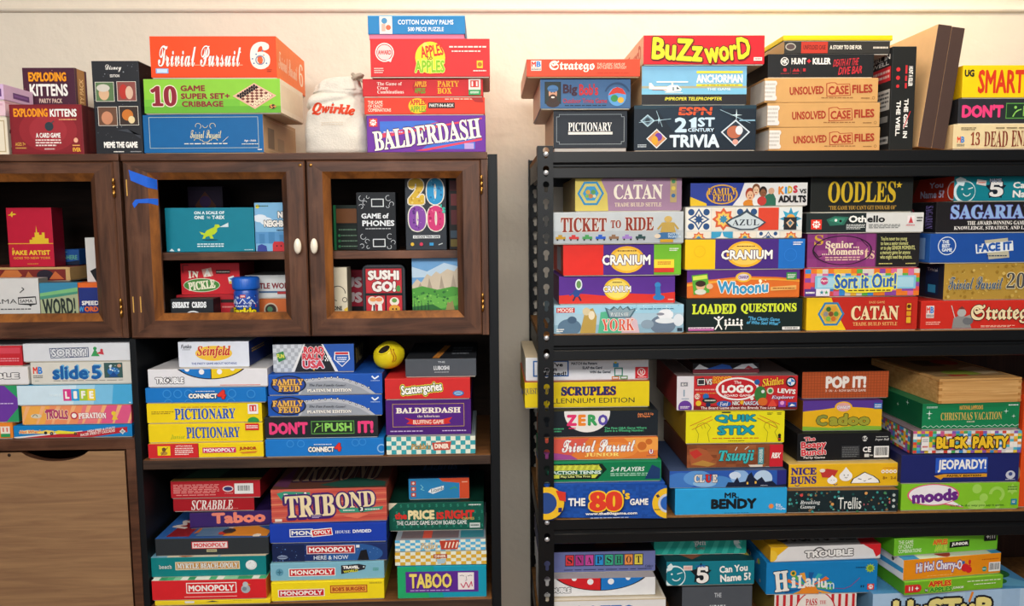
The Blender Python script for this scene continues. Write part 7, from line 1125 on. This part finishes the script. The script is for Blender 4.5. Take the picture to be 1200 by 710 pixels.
# ------------------------------------------------------------------ behind the frame doors
CG = dict(kind='tuck', cat='card game box', name='card_game_box')
box('trex', 'teal card game box with a lime green dinosaur, on the cupboard shelf', '#0b7f95', faces={'R': '#075a6c', 'T': '#0b7f95'},
    F=[t('ON A SCALE OF', 33, 8, 67, 15, '#e2f2f4', 'k'), t('ONE', 33, 18, 44, 26, '#e2f2f4', 'k'), t('TO', 47, 20, 51, 25, '#e2f2f4', 'b'), t('T-REX', 53, 18, 67, 26, '#e2f2f4', 'k'), p([(38, 54), (44, 58), (46, 52), (50, 48), (55, 44), (56, 38), (60, 38), (62, 43), (58, 47), (58, 54), (55, 60), (52, 62), (54, 70), (50, 70), (49, 64), (45, 66), (44, 70), (41, 70), (43, 62), (40, 60)], '#b8d42a'), e(50, 73, 9, 1.6, '#0a5264'), p([(61, 44), (71, 34), (71, 44)], '#cfe4ea'), d(35, 80, 65, 90, '#d8ecf0', 2), p([(3, 98), (6, 92), (9, 98)], '#d8ecf0'), c(14, 95, 3, '#d8ecf0'), d(88, 94, 98, 98, '#a8d0d8', 1)], **CG)
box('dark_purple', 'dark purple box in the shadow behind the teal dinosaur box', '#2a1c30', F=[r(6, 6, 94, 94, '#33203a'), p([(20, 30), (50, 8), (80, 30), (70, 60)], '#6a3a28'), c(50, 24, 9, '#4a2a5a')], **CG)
box('neighbors', 'light blue card game box with little red and blue monsters, behind the door stile', '#7fb6dc', faces={'L': '#3a5a7a', 'T': '#7fb6dc'},
    F=[e(14, 32, 18, 8, '#dfeaf2'), e(30, 38, 16, 8, '#dfeaf2'), r(0, 60, 100, 84, '#5a96c8'), r(10, 64, 24, 84, '#4a86b8'), r(34, 60, 50, 84, '#4a86b8'), r(62, 66, 82, 84, '#4a86b8'), c(8, 8, 4, '#d8c83a'), d(4, 5, 36, 9, '#3a5a3a', 1), t('NICE', 60, 18, 96, 32, 'W', 'x', o='#26303a', ow=0.08), t('NEIGHBORS', 24, 36, 99, 50, 'W', 'x', o='#26303a', ow=0.08), d(56, 54, 92, 60, '#33506a', 1), p([(44, 100), (44, 86), (48, 80), (70, 80), (76, 86), (76, 100)], '#c8343a'), c(55, 89, 1.6, 'K'), c(66, 89, 1.6, 'K'), p([(4, 100), (6, 88), (16, 85), (28, 89), (30, 100)], '#3a4a98'), p([(82, 100), (84, 88), (98, 86), (100, 100)], '#8a3a6a')], **CG)
box('pickle_red_low', 'plain red card game box underneath the one with a green pickle', '#b3222c', faces={'R': '#7a161c', 'T': '#b3222c'}, F=[r(70, 20, 92, 34, '#2a1c1c'), e(88, 74, 4, 18, '#6a4a38'), d(72, 46, 90, 58, '#d88a84', 1)], **CG)
box('pickle', 'red card game box with a green pickle shape below white mismatched letters', '#cc242e', faces={'R': '#8a181e', 'T': '#cc242e'},
    F=[t('I', 13, 24, 18, 48, '#f4ecd8', 's', off=0.04), t('N', 19, 26, 30, 46, '#f4ecd8', 's', off=0.03, rot=-6), p([(36, 20), (52, 14), (55, 40), (39, 46)], '#e8b0a0'), t('A', 39, 18, 52, 42, '#f4f0e4', 's', off=0.04), r(60, 22, 84, 34, '#2a2020'), d(61, 25, 83, 31, '#d8c8b8', 1), e(35, 70, 31, 22, '#dfe8d0'), e(35, 70, 30, 20, '#4a8a3a'), t('PICKLE', 12, 56, 58, 84, '#f0ecd0', 's', off=0.04, rot=6), p([(80, 46), (90, 40), (92, 66), (82, 66)], '#dfe4e4'), p([(82, 50), (90, 46), (88, 58)], '#3a8ac0'), c(84, 62, 4, '#e8c03a'), ln([(4, 30), (4, 6), (14, 6)], 2, '#3a1a1a')], **CG)
box('sneaky', 'small black card game box with white pixel lettering, in front of red boxes', '#23272c', faces={'R': '#14161a', 'T': '#23272c'},
    F=[t('SNEAKY', 4, 12, 44, 40, '#eef2f4', 'm', off=0.05), t('CARDS', 50, 12, 84, 40, '#eef2f4', 'm', off=0.05), ring(52, 96, 44, 6, '#dfe4e8'), c(52, 96, 22, '#8a9098'), r(8, 92, 20, 100, '#dfe4e8'), r(70, 92, 84, 100, '#dfe4e8')], **CG)
box('orange_in', 'orange box with a dark round picture, under the white word game box', '#cf6a34', F=[ring(36, 62, 40, 8, '#c8b8a0'), c(36, 62, 32, '#3a2a28'), c(34, 60, 16, '#4a7a58')], faces={'T': '#cf6a34'})
box('littleword', 'white word game box with dark red capitals and a blue line, behind a door stile', '#d9dbd8', faces={'L': '#8a8a88', 'T': '#c0c2be', 'R': '#8a8a88'}, F=[t('A LITTLE WORDY', -2, 34, 98, 60, '#8a2c34', 'k'), r(20, 70, 100, 78, '#4a6a90'), r(60, 72, 100, 84, '#b83a3c')])
# stack of dark boxes with green edges
box('green_stack_in', 'dark box with green edges and a brown top band, beside the cupboard opening', '#16241c', kind='tuck', cat='card game box', name='card_game_box', faces={'L': '#1c6a3c'}, F=[r(0, 0, 10, 100, '#1f7a48'), r(12, 8, 100, 40, '#7a4a24'), r(12, 40, 100, 46, '#0e1410'), d(20, 52, 90, 58, '#6a8a70', 1), c(22, 68, 3, '#3a8a58'), d(30, 66, 94, 70, '#7a9a80', 1), c(22, 80, 3, '#3a8a58'), d(30, 78, 94, 82, '#7a9a80', 1), c(22, 92, 3, '#3a8a58'), d(30, 90, 94, 94, '#7a9a80', 1)])
box('phones', 'black card game box with white line doodles round two phone outlines', '#15191f', faces={'R': '#0c0e12', 'T': '#15191f'},
    F=[t('GAME', 12, 36, 62, 45, '#e8ecee', 'k'), t('of', 66, 36, 82, 45, '#e8ecee', 'k'), t('PHONES', 14, 48, 96, 58, '#e8ecee', 'k'), d(22, 61, 86, 64, '#c8ccd0', 1), fr(38, 11, 70, 25, 1.6, '#dfe4e6'), fr(40, 80, 72, 94, 1.6, '#dfe4e6')] + [ring(u, v, R, 0.9, '#c8ced2', a0, a0 + 250, 14) for u, v, R, a0 in ((14, 10, 5, 0), (22, 18, 4, 90), (12, 24, 4, 200), (82, 10, 5, 40), (90, 20, 4, 160), (80, 24, 3, 300), (16, 76, 5, 10), (26, 84, 4, 100), (12, 92, 4, 210), (84, 76, 5, 60), (92, 86, 4, 180), (82, 94, 4, 310), (30, 8, 3, 0), (28, 94, 3, 20))], **CG)
box('twothousands', 'charcoal card game box with four big patterned numerals, standing upright', '#2e343c', faces={'R': '#1a1e22', 'T': '#2e343c', 'L': '#1a1e22'},
    F=[t('2', 8, 3, 47, 38, '#e0b83a', 's', off=0.05, o='#efe8d8', ow=0.03), t('0', 53, 3, 94, 38, '#2a9ad0', 's', off=0.05, o='#efe8d8', ow=0.03), t('0', 8, 40, 50, 74, '#8a4aa8', 's', off=0.05, o='#efe8d8', ow=0.03), t('0', 54, 40, 95, 74, '#d83a78', 's', off=0.05, o='#efe8d8', ow=0.03), dots(12, 6, 42, 36, 12, 1.2, ['#f0d878', '#c89a2a'], 1), dots(58, 6, 88, 36, 12, 1.2, ['#7ac8e8', '#1c70a8'], 2), dots(12, 43, 46, 72, 12, 1.2, ['#b87ad0', '#5a2a80'], 3), dots(58, 43, 90, 72, 12, 1.2, ['#f07aa0', '#a81c58'], 4), t("'s", 86, 38, 98, 50, '#3ac0a8', 'k'), r(18, 80, 84, 84, '#e8ecec'), t('A DECADE TRIVIA GAME', 20, 80.6, 82, 83.4, '#2e343c', 'k'), c(16, 92, 2.4, '#e0b83a'), c(38, 92, 2.4, '#d83a5a'), r(58, 90, 68, 94, '#3a9ad0'), ln([(80, 93), (90, 91)], 1.2, '#c8d0d0')], **CG)
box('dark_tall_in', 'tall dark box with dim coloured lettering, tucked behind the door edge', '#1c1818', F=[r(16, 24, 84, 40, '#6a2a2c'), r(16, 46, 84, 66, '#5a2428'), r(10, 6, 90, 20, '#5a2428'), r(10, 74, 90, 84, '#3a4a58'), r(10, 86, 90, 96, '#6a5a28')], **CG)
box('cream_in', 'cream card game box with line drawing, partly hidden by the door stile', '#dcd2b8', faces={'R': '#9a907a', 'T': '#dcd2b8'}, F=[ring(60, 50, 15, 1.6, '#5a5448', 100, 360), ring(88, 62, 5, 1.4, '#5a5448'), t('ONE', 40, 74, 76, 82, '#3a3630', 'k'), p([(30, 100), (50, 92), (100, 90), (100, 100)], '#3a3c40'), p([(84, 80), (100, 76), (100, 92), (88, 92)], '#e0b83a')], **CG)
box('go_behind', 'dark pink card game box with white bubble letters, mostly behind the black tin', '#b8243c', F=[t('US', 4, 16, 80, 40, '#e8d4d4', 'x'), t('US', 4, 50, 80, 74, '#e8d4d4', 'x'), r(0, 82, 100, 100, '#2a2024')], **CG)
box('word', 'green and teal striped card game box with tall dark capitals', '#a8b08a', faces={'R': '#e07a2a', 'T': '#3a7a90', 'L': '#5a6a4a'}, F=[p([(0, 0), (100, 0), (100, 12), (0, 26)], '#3a86a8'), p([(0, 26), (100, 12), (100, 22), (0, 34)], '#7ab87a'), p([(0, 34), (100, 22), (100, 28), (0, 42)], '#4a9078'), t('WORD!', 6, 38, 92, 82, '#2a3430', 'k', rot=2), p([(0, 90), (100, 84), (100, 100), (0, 100)], '#5a9a80')], **CG)
box('speed', 'dark blue card game box with multicoloured capitals and an orange top', '#26347a', faces={'L': '#e0682a', 'T': '#e0682a'}, F=[r(0, 0, 100, 12, '#e0682a'), r(0, 0, 8, 100, '#e0682a'), t('SPEED', 26, 46, 96, 57, '#f0ece4', 'k'), t('W', 12, 60, 34, 74, '#4a9ad0', 'x'), t('ORD', 36, 60, 92, 74, '#e06a2a', 'x'), d(26, 84, 90, 89, '#c84a4a', 1)], **CG)
box('hama', 'white card game box with a speech bubble sketch, front of the edge cupboard', '#d4d3d0', faces={'R': '#8f8c84', 'T': '#d4d3d0'}, F=[t('HAMA', 6, 46, 60, 56, '#3a3a3a', 'n'), p([(62, 42), (94, 40), (95, 58), (86, 60), (84, 64), (81, 60), (62, 58)], '#2f2f2f'), p([(63.4, 45), (92.6, 43), (93.4, 56), (63.6, 56)], '#d4d3d0'), t('SAMA', 65, 47, 88, 54, '#2f2f2f', 'b'), d(30, 66, 84, 71, '#5a5a5a', 1), ln([(66, 32), (74, 24), (70, 20)], 2, '#4a4a4a'), p([(60, 78), (74, 92), (70, 96)], '#3a3a3a')], **CG)
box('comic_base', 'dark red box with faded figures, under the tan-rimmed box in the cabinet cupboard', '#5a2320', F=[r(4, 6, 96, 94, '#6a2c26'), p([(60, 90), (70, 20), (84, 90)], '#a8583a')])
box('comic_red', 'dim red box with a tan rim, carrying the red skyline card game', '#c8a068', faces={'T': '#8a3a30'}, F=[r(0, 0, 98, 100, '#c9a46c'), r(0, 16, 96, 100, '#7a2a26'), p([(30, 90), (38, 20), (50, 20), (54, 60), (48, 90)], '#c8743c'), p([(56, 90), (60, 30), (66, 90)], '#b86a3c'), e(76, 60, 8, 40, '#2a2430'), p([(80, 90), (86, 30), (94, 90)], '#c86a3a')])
box('fakeartist', 'red card game box with a yellow city skyline and a tiny plane', '#c21c38', faces={'R': '#7a1226', 'T': '#c21c38', 'L': '#d84a60'}, F=[p([(4, 12), (18, 9.5), (23, 11), (18, 12.5), (6, 13)], '#e8c030'), p([(9, 11), (13, 6.5), (15, 6.5), (14, 11)], '#e8c030'), p([(9, 12), (12, 15.5), (14, 15.5), (14, 12)], '#e8c030'), r(0, 60, 100, 61.2, '#e8b830'), p([(48, 60), (48, 54), (54, 54), (54, 50), (60, 50), (60, 42), (63, 42), (64, 30), (66, 42), (70, 42), (70, 46), (76, 46), (76, 42), (82, 42), (82, 52), (90, 52), (90, 60)], '#e8c030'), t('FAKE ARTIST', 8, 72, 92, 80, '#f0c83a', 'k'), t('GOES TO NEW YORK', 10, 83, 92, 87, '#e8a83a', 'b'), d(40, 94, 64, 96, '#e8a83a', 1), t('A', 8, 67, 12, 71, '#f0c83a', 'b')], **CG)
#box('teal_base', 'black box in the dark, under the small blue box beside the skyline game', '#15171c', F=[r(10, 10, 90, 90, '#1c2026'), r(20, 70, 40, 90, '#3a2020')], **CG)
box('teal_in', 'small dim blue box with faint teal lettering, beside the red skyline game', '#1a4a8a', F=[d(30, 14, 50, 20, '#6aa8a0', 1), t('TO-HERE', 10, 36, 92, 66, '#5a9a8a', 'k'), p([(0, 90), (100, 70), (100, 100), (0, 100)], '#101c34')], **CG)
box('yellow_black', 'narrow white, black and yellow box standing against the cupboard side', '#d2d0cc', F=[p([(70, 0), (100, 0), (100, 40), (76, 30)], '#a8a83a'), p([(20, 40), (60, 36), (90, 52), (60, 56)], '#1c1c20'), r(10, 56, 100, 68, '#e0c82a'), p([(0, 80), (40, 78), (70, 100), (10, 100)], '#1c1c20'), p([(40, 68), (90, 70), (90, 86), (60, 84)], '#ece4d8')], **CG)

# picture-fronted box with a mountain meadow
box('mountain', 'box with a painted cliff and green meadow landscape on its front', '#3a7a3a', faces={'R': '#4a4a40', 'T': '#9ab8d8', 'L': '#4a5a4a'},
    F=[r(0, 0, 100, 46, '#6fa4d4'), p([(0, 14), (30, 22), (64, 8), (100, 16), (100, 30), (0, 32)], '#bcd4e6'), p([(0, 44), (10, 34), (18, 40), (30, 26), (38, 30), (48, 22), (56, 26), (70, 18), (84, 22), (92, 14), (100, 20), (100, 52), (0, 52)], '#cdbfa8'), p([(30, 50), (34, 32), (40, 50)], '#a89a88'), p([(54, 50), (58, 28), (64, 50)], '#a89a88'), p([(76, 50), (82, 26), (88, 50)], '#b0a290'), p([(10, 52), (16, 40), (22, 52)], '#a89a88'), p([(0, 50), (20, 46), (50, 52), (80, 47), (100, 50), (100, 100), (0, 100)], '#4f9a3e'), p([(0, 66), (30, 58), (60, 66), (100, 60), (100, 76), (50, 84), (0, 80)], '#68b04a'), p([(0, 80), (40, 76), (70, 90), (60, 100), (0, 100)], '#2f6a34'), p([(46, 100), (60, 84), (100, 78), (100, 100)], '#3f8440')] +
      [[p([(4 + i * 7 - 2.4, 96), (4 + i * 7, 66 + (i * 5) % 9), (4 + i * 7 + 2.4, 96)], '#1f4a2c') for i in range(5)], dots(2, 52, 98, 76, 40, 1.4, ['#2f6a34', '#8ac85a', '#3a7a3a'], 5), p([(66, 86), (70, 72), (74, 74), (80, 70), (84, 86)], '#9a8a58'), r(60, 94, 86, 99, '#5a3a28')], **CG)
from mathutils import noise as mnoise
# ------------------------------------------------------------------ rounded picture tin
x, Y, z, w_, dd, h_, yaw = BAKED['sushi_tin']
tin = thing('game_tin', 'black rounded tin with red picture panels and white bubble letters', 'game tin', (x, Y + dd / 2, z), 0, GROUP['sushi_tin'])
tin_m = plain('black_tin', '#22252a', 0.3, 0.5, 0.5, 30, 0.1)
def rrect(w0, h0, rad, n=6):
    pts = []
    for cx_, cz_, a0 in ((w0 / 2 - rad, h0 - rad, 0), (-w0 / 2 + rad, h0 - rad, 90), (-w0 / 2 + rad, rad, 180), (w0 / 2 - rad, rad, 270)):
        for k in range(n + 1):
            a = math.radians(a0 + 90 * k / n); pts.append((cx_ + rad * math.cos(a), cz_ + rad * math.sin(a)))
    return pts
b_ = MB(); b_.prism([(a, b + 0.0012) for a, b in rrect(w_ - 0.003, h_ - 0.0024, 0.012)], -dd / 2 + 0.014, dd / 2, tin_m); b_.build('tray', tin)
b_ = MB(); b_.prism(rrect(w_, h_, 0.0135), -dd / 2, -dd / 2 + 0.0215, tin_m); b_.prism([(a, b + 0.0015) for a, b in rrect(w_ - 0.004, h_ - 0.004, 0.012)], -dd / 2 - 0.0006, -dd / 2 + 0.002, ink('#3a3e44'))
W, H, M = face_map('F', w_, dd, h_)
art(W, H, [r(5, 4, 95, 96, '#1b1d21'), r(8, 7, 92, 52, '#c02a34'), r(10, 9, 90, 50, '#c8333c'), t('SUSHI', 13, 10, 86, 28, '#f4efe8', 'x', o='#7a1a24', ow=0.05, arc=0.06), t('GO!', 22, 30, 78, 50, '#f4efe8', 'x', o='#7a1a24', ow=0.05), e(84, 44, 5, 6, '#4a9a4a'), r(8, 57, 52, 94, '#c02a34'), e(22, 66, 10, 8, '#e8dcd0'), e(38, 66, 11, 8, '#e8dcd0'), e(24, 64, 8, 4, '#e8a060'), e(38, 64, 8, 4, '#e88a5a'), p([(18, 94), (22, 72), (28, 72), (30, 94)], '#f0ece4'), p([(34, 94), (36, 72), (44, 72), (46, 94)], '#f0ece4'), r(24, 74, 28, 90, '#2a2a2c'), r(56, 57, 92, 94, '#c8303a'), e(74, 68, 11, 8, '#efe6d6'), e(74, 82, 13, 8, '#e0a03a'), e(74, 66, 6, 4, '#6aa04a'), c(70, 82, 1.6, 'K'), c(78, 82, 1.6, 'K')]).emit(b_, M, lift=0.0009)
b_.build('lid', tin)

# ------------------------------------------------------------------ blue plastic jar with a printed sleeve
jx, jy, jz = (-0.572, -0.335, 1.430)
jar = thing('plastic_jar', 'blue plastic jar with a ribbed blue screw lid and yellow lettering', 'jar', (jx, jy, jz), 0, 'games behind the frame doors')
jm = plain('blue_jar_plastic', '#1a4fb0', 0.3, 0, 0.5, 12, 0.05); jl = plain('blue_lid_plastic', '#1d63c8', 0.35, 0, 0.5, 12, 0.05)
RJ = 0.0285
b_ = MB(); b_.lathe([(0, 0), (RJ * 0.9, 0.0), (RJ, 0.003), (RJ, 0.063), (RJ * 0.94, 0.068), (RJ * 0.90, 0.072), (0, 0.072)], jm, 40)
p_ = art(0.075, 0.058, [r(0, 6, 100, 100, '#2a57b0'), dots(4, 8, 96, 60, 30, 4, ['#c8d4ec', '#8aa8d8', '#3a3a8a', '#f0f0f0'], 4), r(42, 4, 58, 16, '#d83a2c'), t('FUN', 44, 6, 56, 14, 'W', 'k'), p([(10, 42), (24, 20), (36, 40), (50, 18), (62, 40), (76, 22), (90, 44)], '#dfe6f4'), p([(14, 44), (26, 26), (38, 44), (50, 24), (62, 44), (74, 28), (86, 45)], '#3a4a9a'), r(10, 46, 90, 55, '#c8302c'), t('FAMILY', 24, 47, 76, 54, 'W', 'k'), t('Farkle', 10, 56, 90, 84, '#f2dc1c', 'x', o='#2a1c10', ow=0.06)])
p_.emit(b_, lambda x_, y_, e_: ((RJ + e_) * math.sin((x_ - 0.0375) / RJ), -(RJ + e_) * math.cos((x_ - 0.0375) / RJ), 0.004 + y_))
b_.build('jar_body', jar)
b_ = MB(); b_.lathe([(0.0, 0.0705), (RJ * 1.0, 0.0705), (RJ * 1.06, 0.0725), (RJ * 1.08, 0.076), (RJ * 1.08, 0.095), (RJ * 1.02, 0.0985), (RJ * 0.92, 0.1), (0.0, 0.1)], jl, 120, wave=lambda a, z_: 1 + (0.018 if (round(a * 60 / math.pi) % 3 == 0) and z_ < 0.097 else 0))
b_.build('screw_lid', jar)

# ------------------------------------------------------------------ white cloth drawstring bag with red lettering
def surf_bag(name, label, cat, loc, fn, nu, nv, mat_, deco=None, grp_=None):
    vs = []; fs = []
    for j in range(nv + 1):
        for i in range(nu): vs.append(fn(2 * math.pi * i / nu, j / nv))
    for j in range(nv):
        for i in range(nu):
            i2 = (i + 1) % nu; fs.append((j * nu + i, j * nu + i2, (j + 1) * nu + i2, (j + 1) * nu + i))
    return vs, fs
def sgn(v, k): return math.copysign(abs(v) ** k, v)
bag_m = plain('white_cotton', '#ddd7cb', 0.9, 0, 0.1, 120, 0.04, 0.25, 260)
def bag(a, s):
    """closed cloth sack: s runs up the outside, over the slumped fold and down into the mouth"""
    ca, sa = math.cos(a), math.sin(a)
    prof = [(0.0, 0.02, 0.0), (0.02, 0.93, 0.0), (0.07, 1.02, 0.008), (0.20, 1.04, 0.040), (0.36, 1.00, 0.082), (0.48, 0.93, 0.112), (0.57, 0.84, 0.134), (0.63, 0.78, 0.142), (0.68, 0.80, 0.1445), (0.74, 0.74, 0.152), (0.82, 0.66, 0.166), (0.88, 0.58, 0.173), (0.93, 0.44, 0.170), (1.0, 0.02, 0.150)]
    for k in range(len(prof) - 1):
        if prof[k][0] <= s <= prof[k + 1][0]:
            f = (s - prof[k][0]) / (prof[k + 1][0] - prof[k][0])
            R = prof[k][1] + (prof[k + 1][1] - prof[k][1]) * f; zz = prof[k][2] + (prof[k + 1][2] - prof[k][2]) * f
            break
    lo = min(1, max(0, s - 0.05) * 4)
    nz = mnoise.noise(Vector((2.2 * ca, 2.2 * sa, 5.0 * s))) * 0.12 + mnoise.noise(Vector((5 * ca + 3, 5 * sa, 11 * s + 2))) * 0.050 * (0.4 + s)
    diag = 0.05 * math.sin(2.0 * a + 13.0 * s + 0.6) * math.exp(-((s - 0.60) / 0.10) ** 2) + 0.035 * math.sin(3.0 * a - 10.0 * s) * math.exp(-((s - 0.14) / 0.10) ** 2)
    crease = -0.11 * math.exp(-((s - 0.50 - 0.07 * ca) / 0.022) ** 2) - 0.09 * math.exp(-((s - 0.585 + 0.05 * ca) / 0.018) ** 2) + 0.03 * math.exp(-((s - 0.54) / 0.03) ** 2)
    R *= 1 + (nz + diag + crease) * lo
    zz += (0.010 * ca - 0.003) * max(0, s - 0.45) * 1.8 - 0.007 * math.cos(2 * a + 0.4) * max(0, s - 0.55)
    return (0.0735 * R * sgn(ca, 0.78) + 0.004 * s, 0.056 * R * sgn(sa, 0.85), max(zz, 0.0))
bgo = thing('drawstring_bag', 'slumped white cloth drawstring bag with red lettering beside purple and red boxes', 'cloth bag', (-0.345, -0.335, 1.8105), 0, 'games on top of the wooden cupboards')
vs, fs = surf_bag('', '', '', None, bag, 72, 64, bag_m)
bvh = BVHTree.FromPolygons([Vector(v) for v in vs], fs)
b_ = MB(); b_.add(vs, fs, bag_m, True)
p_ = art(0.096, 0.036, [t('Qwirkle', 0, 8, 100, 88, '#d2401c', 'j', off=0.035, rot=-5), r(48, 2, 51, 9, '#4a7a9a')])
def on_bag(x_, y_, e_):
    X_ = x_ - 0.0485; Z_ = y_ + 0.078
    h = bvh.ray_cast(Vector((X_, -0.3, Z_)), Vector((0, 1, 0)))
    yy = h[0].y if h[0] is not None else -0.05
    return (X_, yy - e_ - 0.0006, Z_)
p_.emit(b_, on_bag)
p2 = art(0.05, 0.012, [d(0, 10, 100, 90, '#d8cbb8', 2)]); p2.emit(b_, lambda x_, y_, e_: on_bag(x_ + 0.02, y_ - 0.018, e_))
b_.build('sack', bgo)
b_ = MB()
b_.tube([(0.05 + 0.012 * math.cos(k * 0.7), -0.022 + 0.01 * math.sin(k * 0.7), 0.1655 + 0.0012 * k + 0.003 * math.sin(k)) for k in range(14)], 0.0042, plain('cord_grey', '#b9ab98', 0.85, 0, 0.1, 80, 0.15), 8)
b_.build('drawstring', bgo)

# ------------------------------------------------------------------ yellow netted pouch wedged between two stacks
pm = plain('yellow_pouch', '#ead31c', 0.5, 0, 0.3, 25, 0.12, 0.15, 40)
po_ = thing('pouch', 'round yellow pouch with dark open mouth, wedged between blue quiz and red word games', 'pouch', (-0.2390, -0.345, 1.3086), 0, 'games on the upper open shelf of the bookcase')
def pouch(a, s):
    ca, sa = math.cos(a), math.sin(a)
    th = s * math.pi
    R = math.sin(th) ** 0.8 if 0 < s < 1 else 0.0
    zz = -math.cos(th)
    wr = 1 + 0.05 * math.sin(5 * a + 2) * s + 0.035 * math.sin(9 * a + 4 * s) * s
    if s > 0.62: R *= 1 - 0.35 * (s - 0.62) / 0.38
    x_ = 0.036 * R * ca * wr; y_ = 0.036 * R * sa * wr; z_ = 0.033 + 0.033 * zz
    return (x_ + 0.003 * zz, y_, z_)
vs, fs = surf_bag('', '', '', None, pouch, 40, 32, pm)
b_ = MB(); b_.add(vs, fs, pm, True); b_.build('pouch_body', po_)
bv2 = BVHTree.FromPolygons([Vector(v) for v in vs], fs)
def on_pouch(X_, Z_):
    h = bv2.ray_cast(Vector((X_, -0.3, Z_)), Vector((0, 1, 0)))
    return Vector((X_, (h[0].y if h[0] is not None else 0.0), Z_))
b_ = MB(); rim = []
for k in range(25):
    a = 2 * math.pi * k / 24
    q = on_pouch(-0.007 + 0.0140 * math.cos(a) + 0.004 * math.sin(a), 0.0495 + 0.0095 * math.sin(a) + 0.003 * math.cos(a)); rim.append(q + Vector((0, -0.0006, 0)))
b_.tube(rim, 0.0018, pm, 8)
dk = ink('#241c12')  # dark disc on the closed pouch, painting in the shade of its mouth
ctr = [on_pouch(-0.007 + f * (q.x + 0.007), 0.0495 + f * (q.z - 0.0495)) + Vector((0, -0.0012, 0)) for f in (0.98, 0.5) for q in rim[:-1]]
b_.add([tuple(q) for q in ctr] + [tuple(on_pouch(-0.007, 0.0495) + Vector((0, -0.0012, 0)))], [(k, (k + 1) % 24, 24 + (k + 1) % 24, 24 + k) for k in range(24)] + [(24 + k, 24 + (k + 1) % 24, 48) for k in range(24)], dk)
b_.build('mouth', po_)
b_ = MB()
for sx in (0.012, 0.017):
    b_.tube([on_pouch(sx + 0.003 * math.sin(0.6 * k), 0.022 + 0.0036 * k) + Vector((0, -0.0010, 0)) for k in range(9)], 0.0016, ink('#c9901c'), 6)
b_.build('drawstring', po_)

bpy.data.objects.remove(_fo)
bpy.data.curves.remove(_fc)
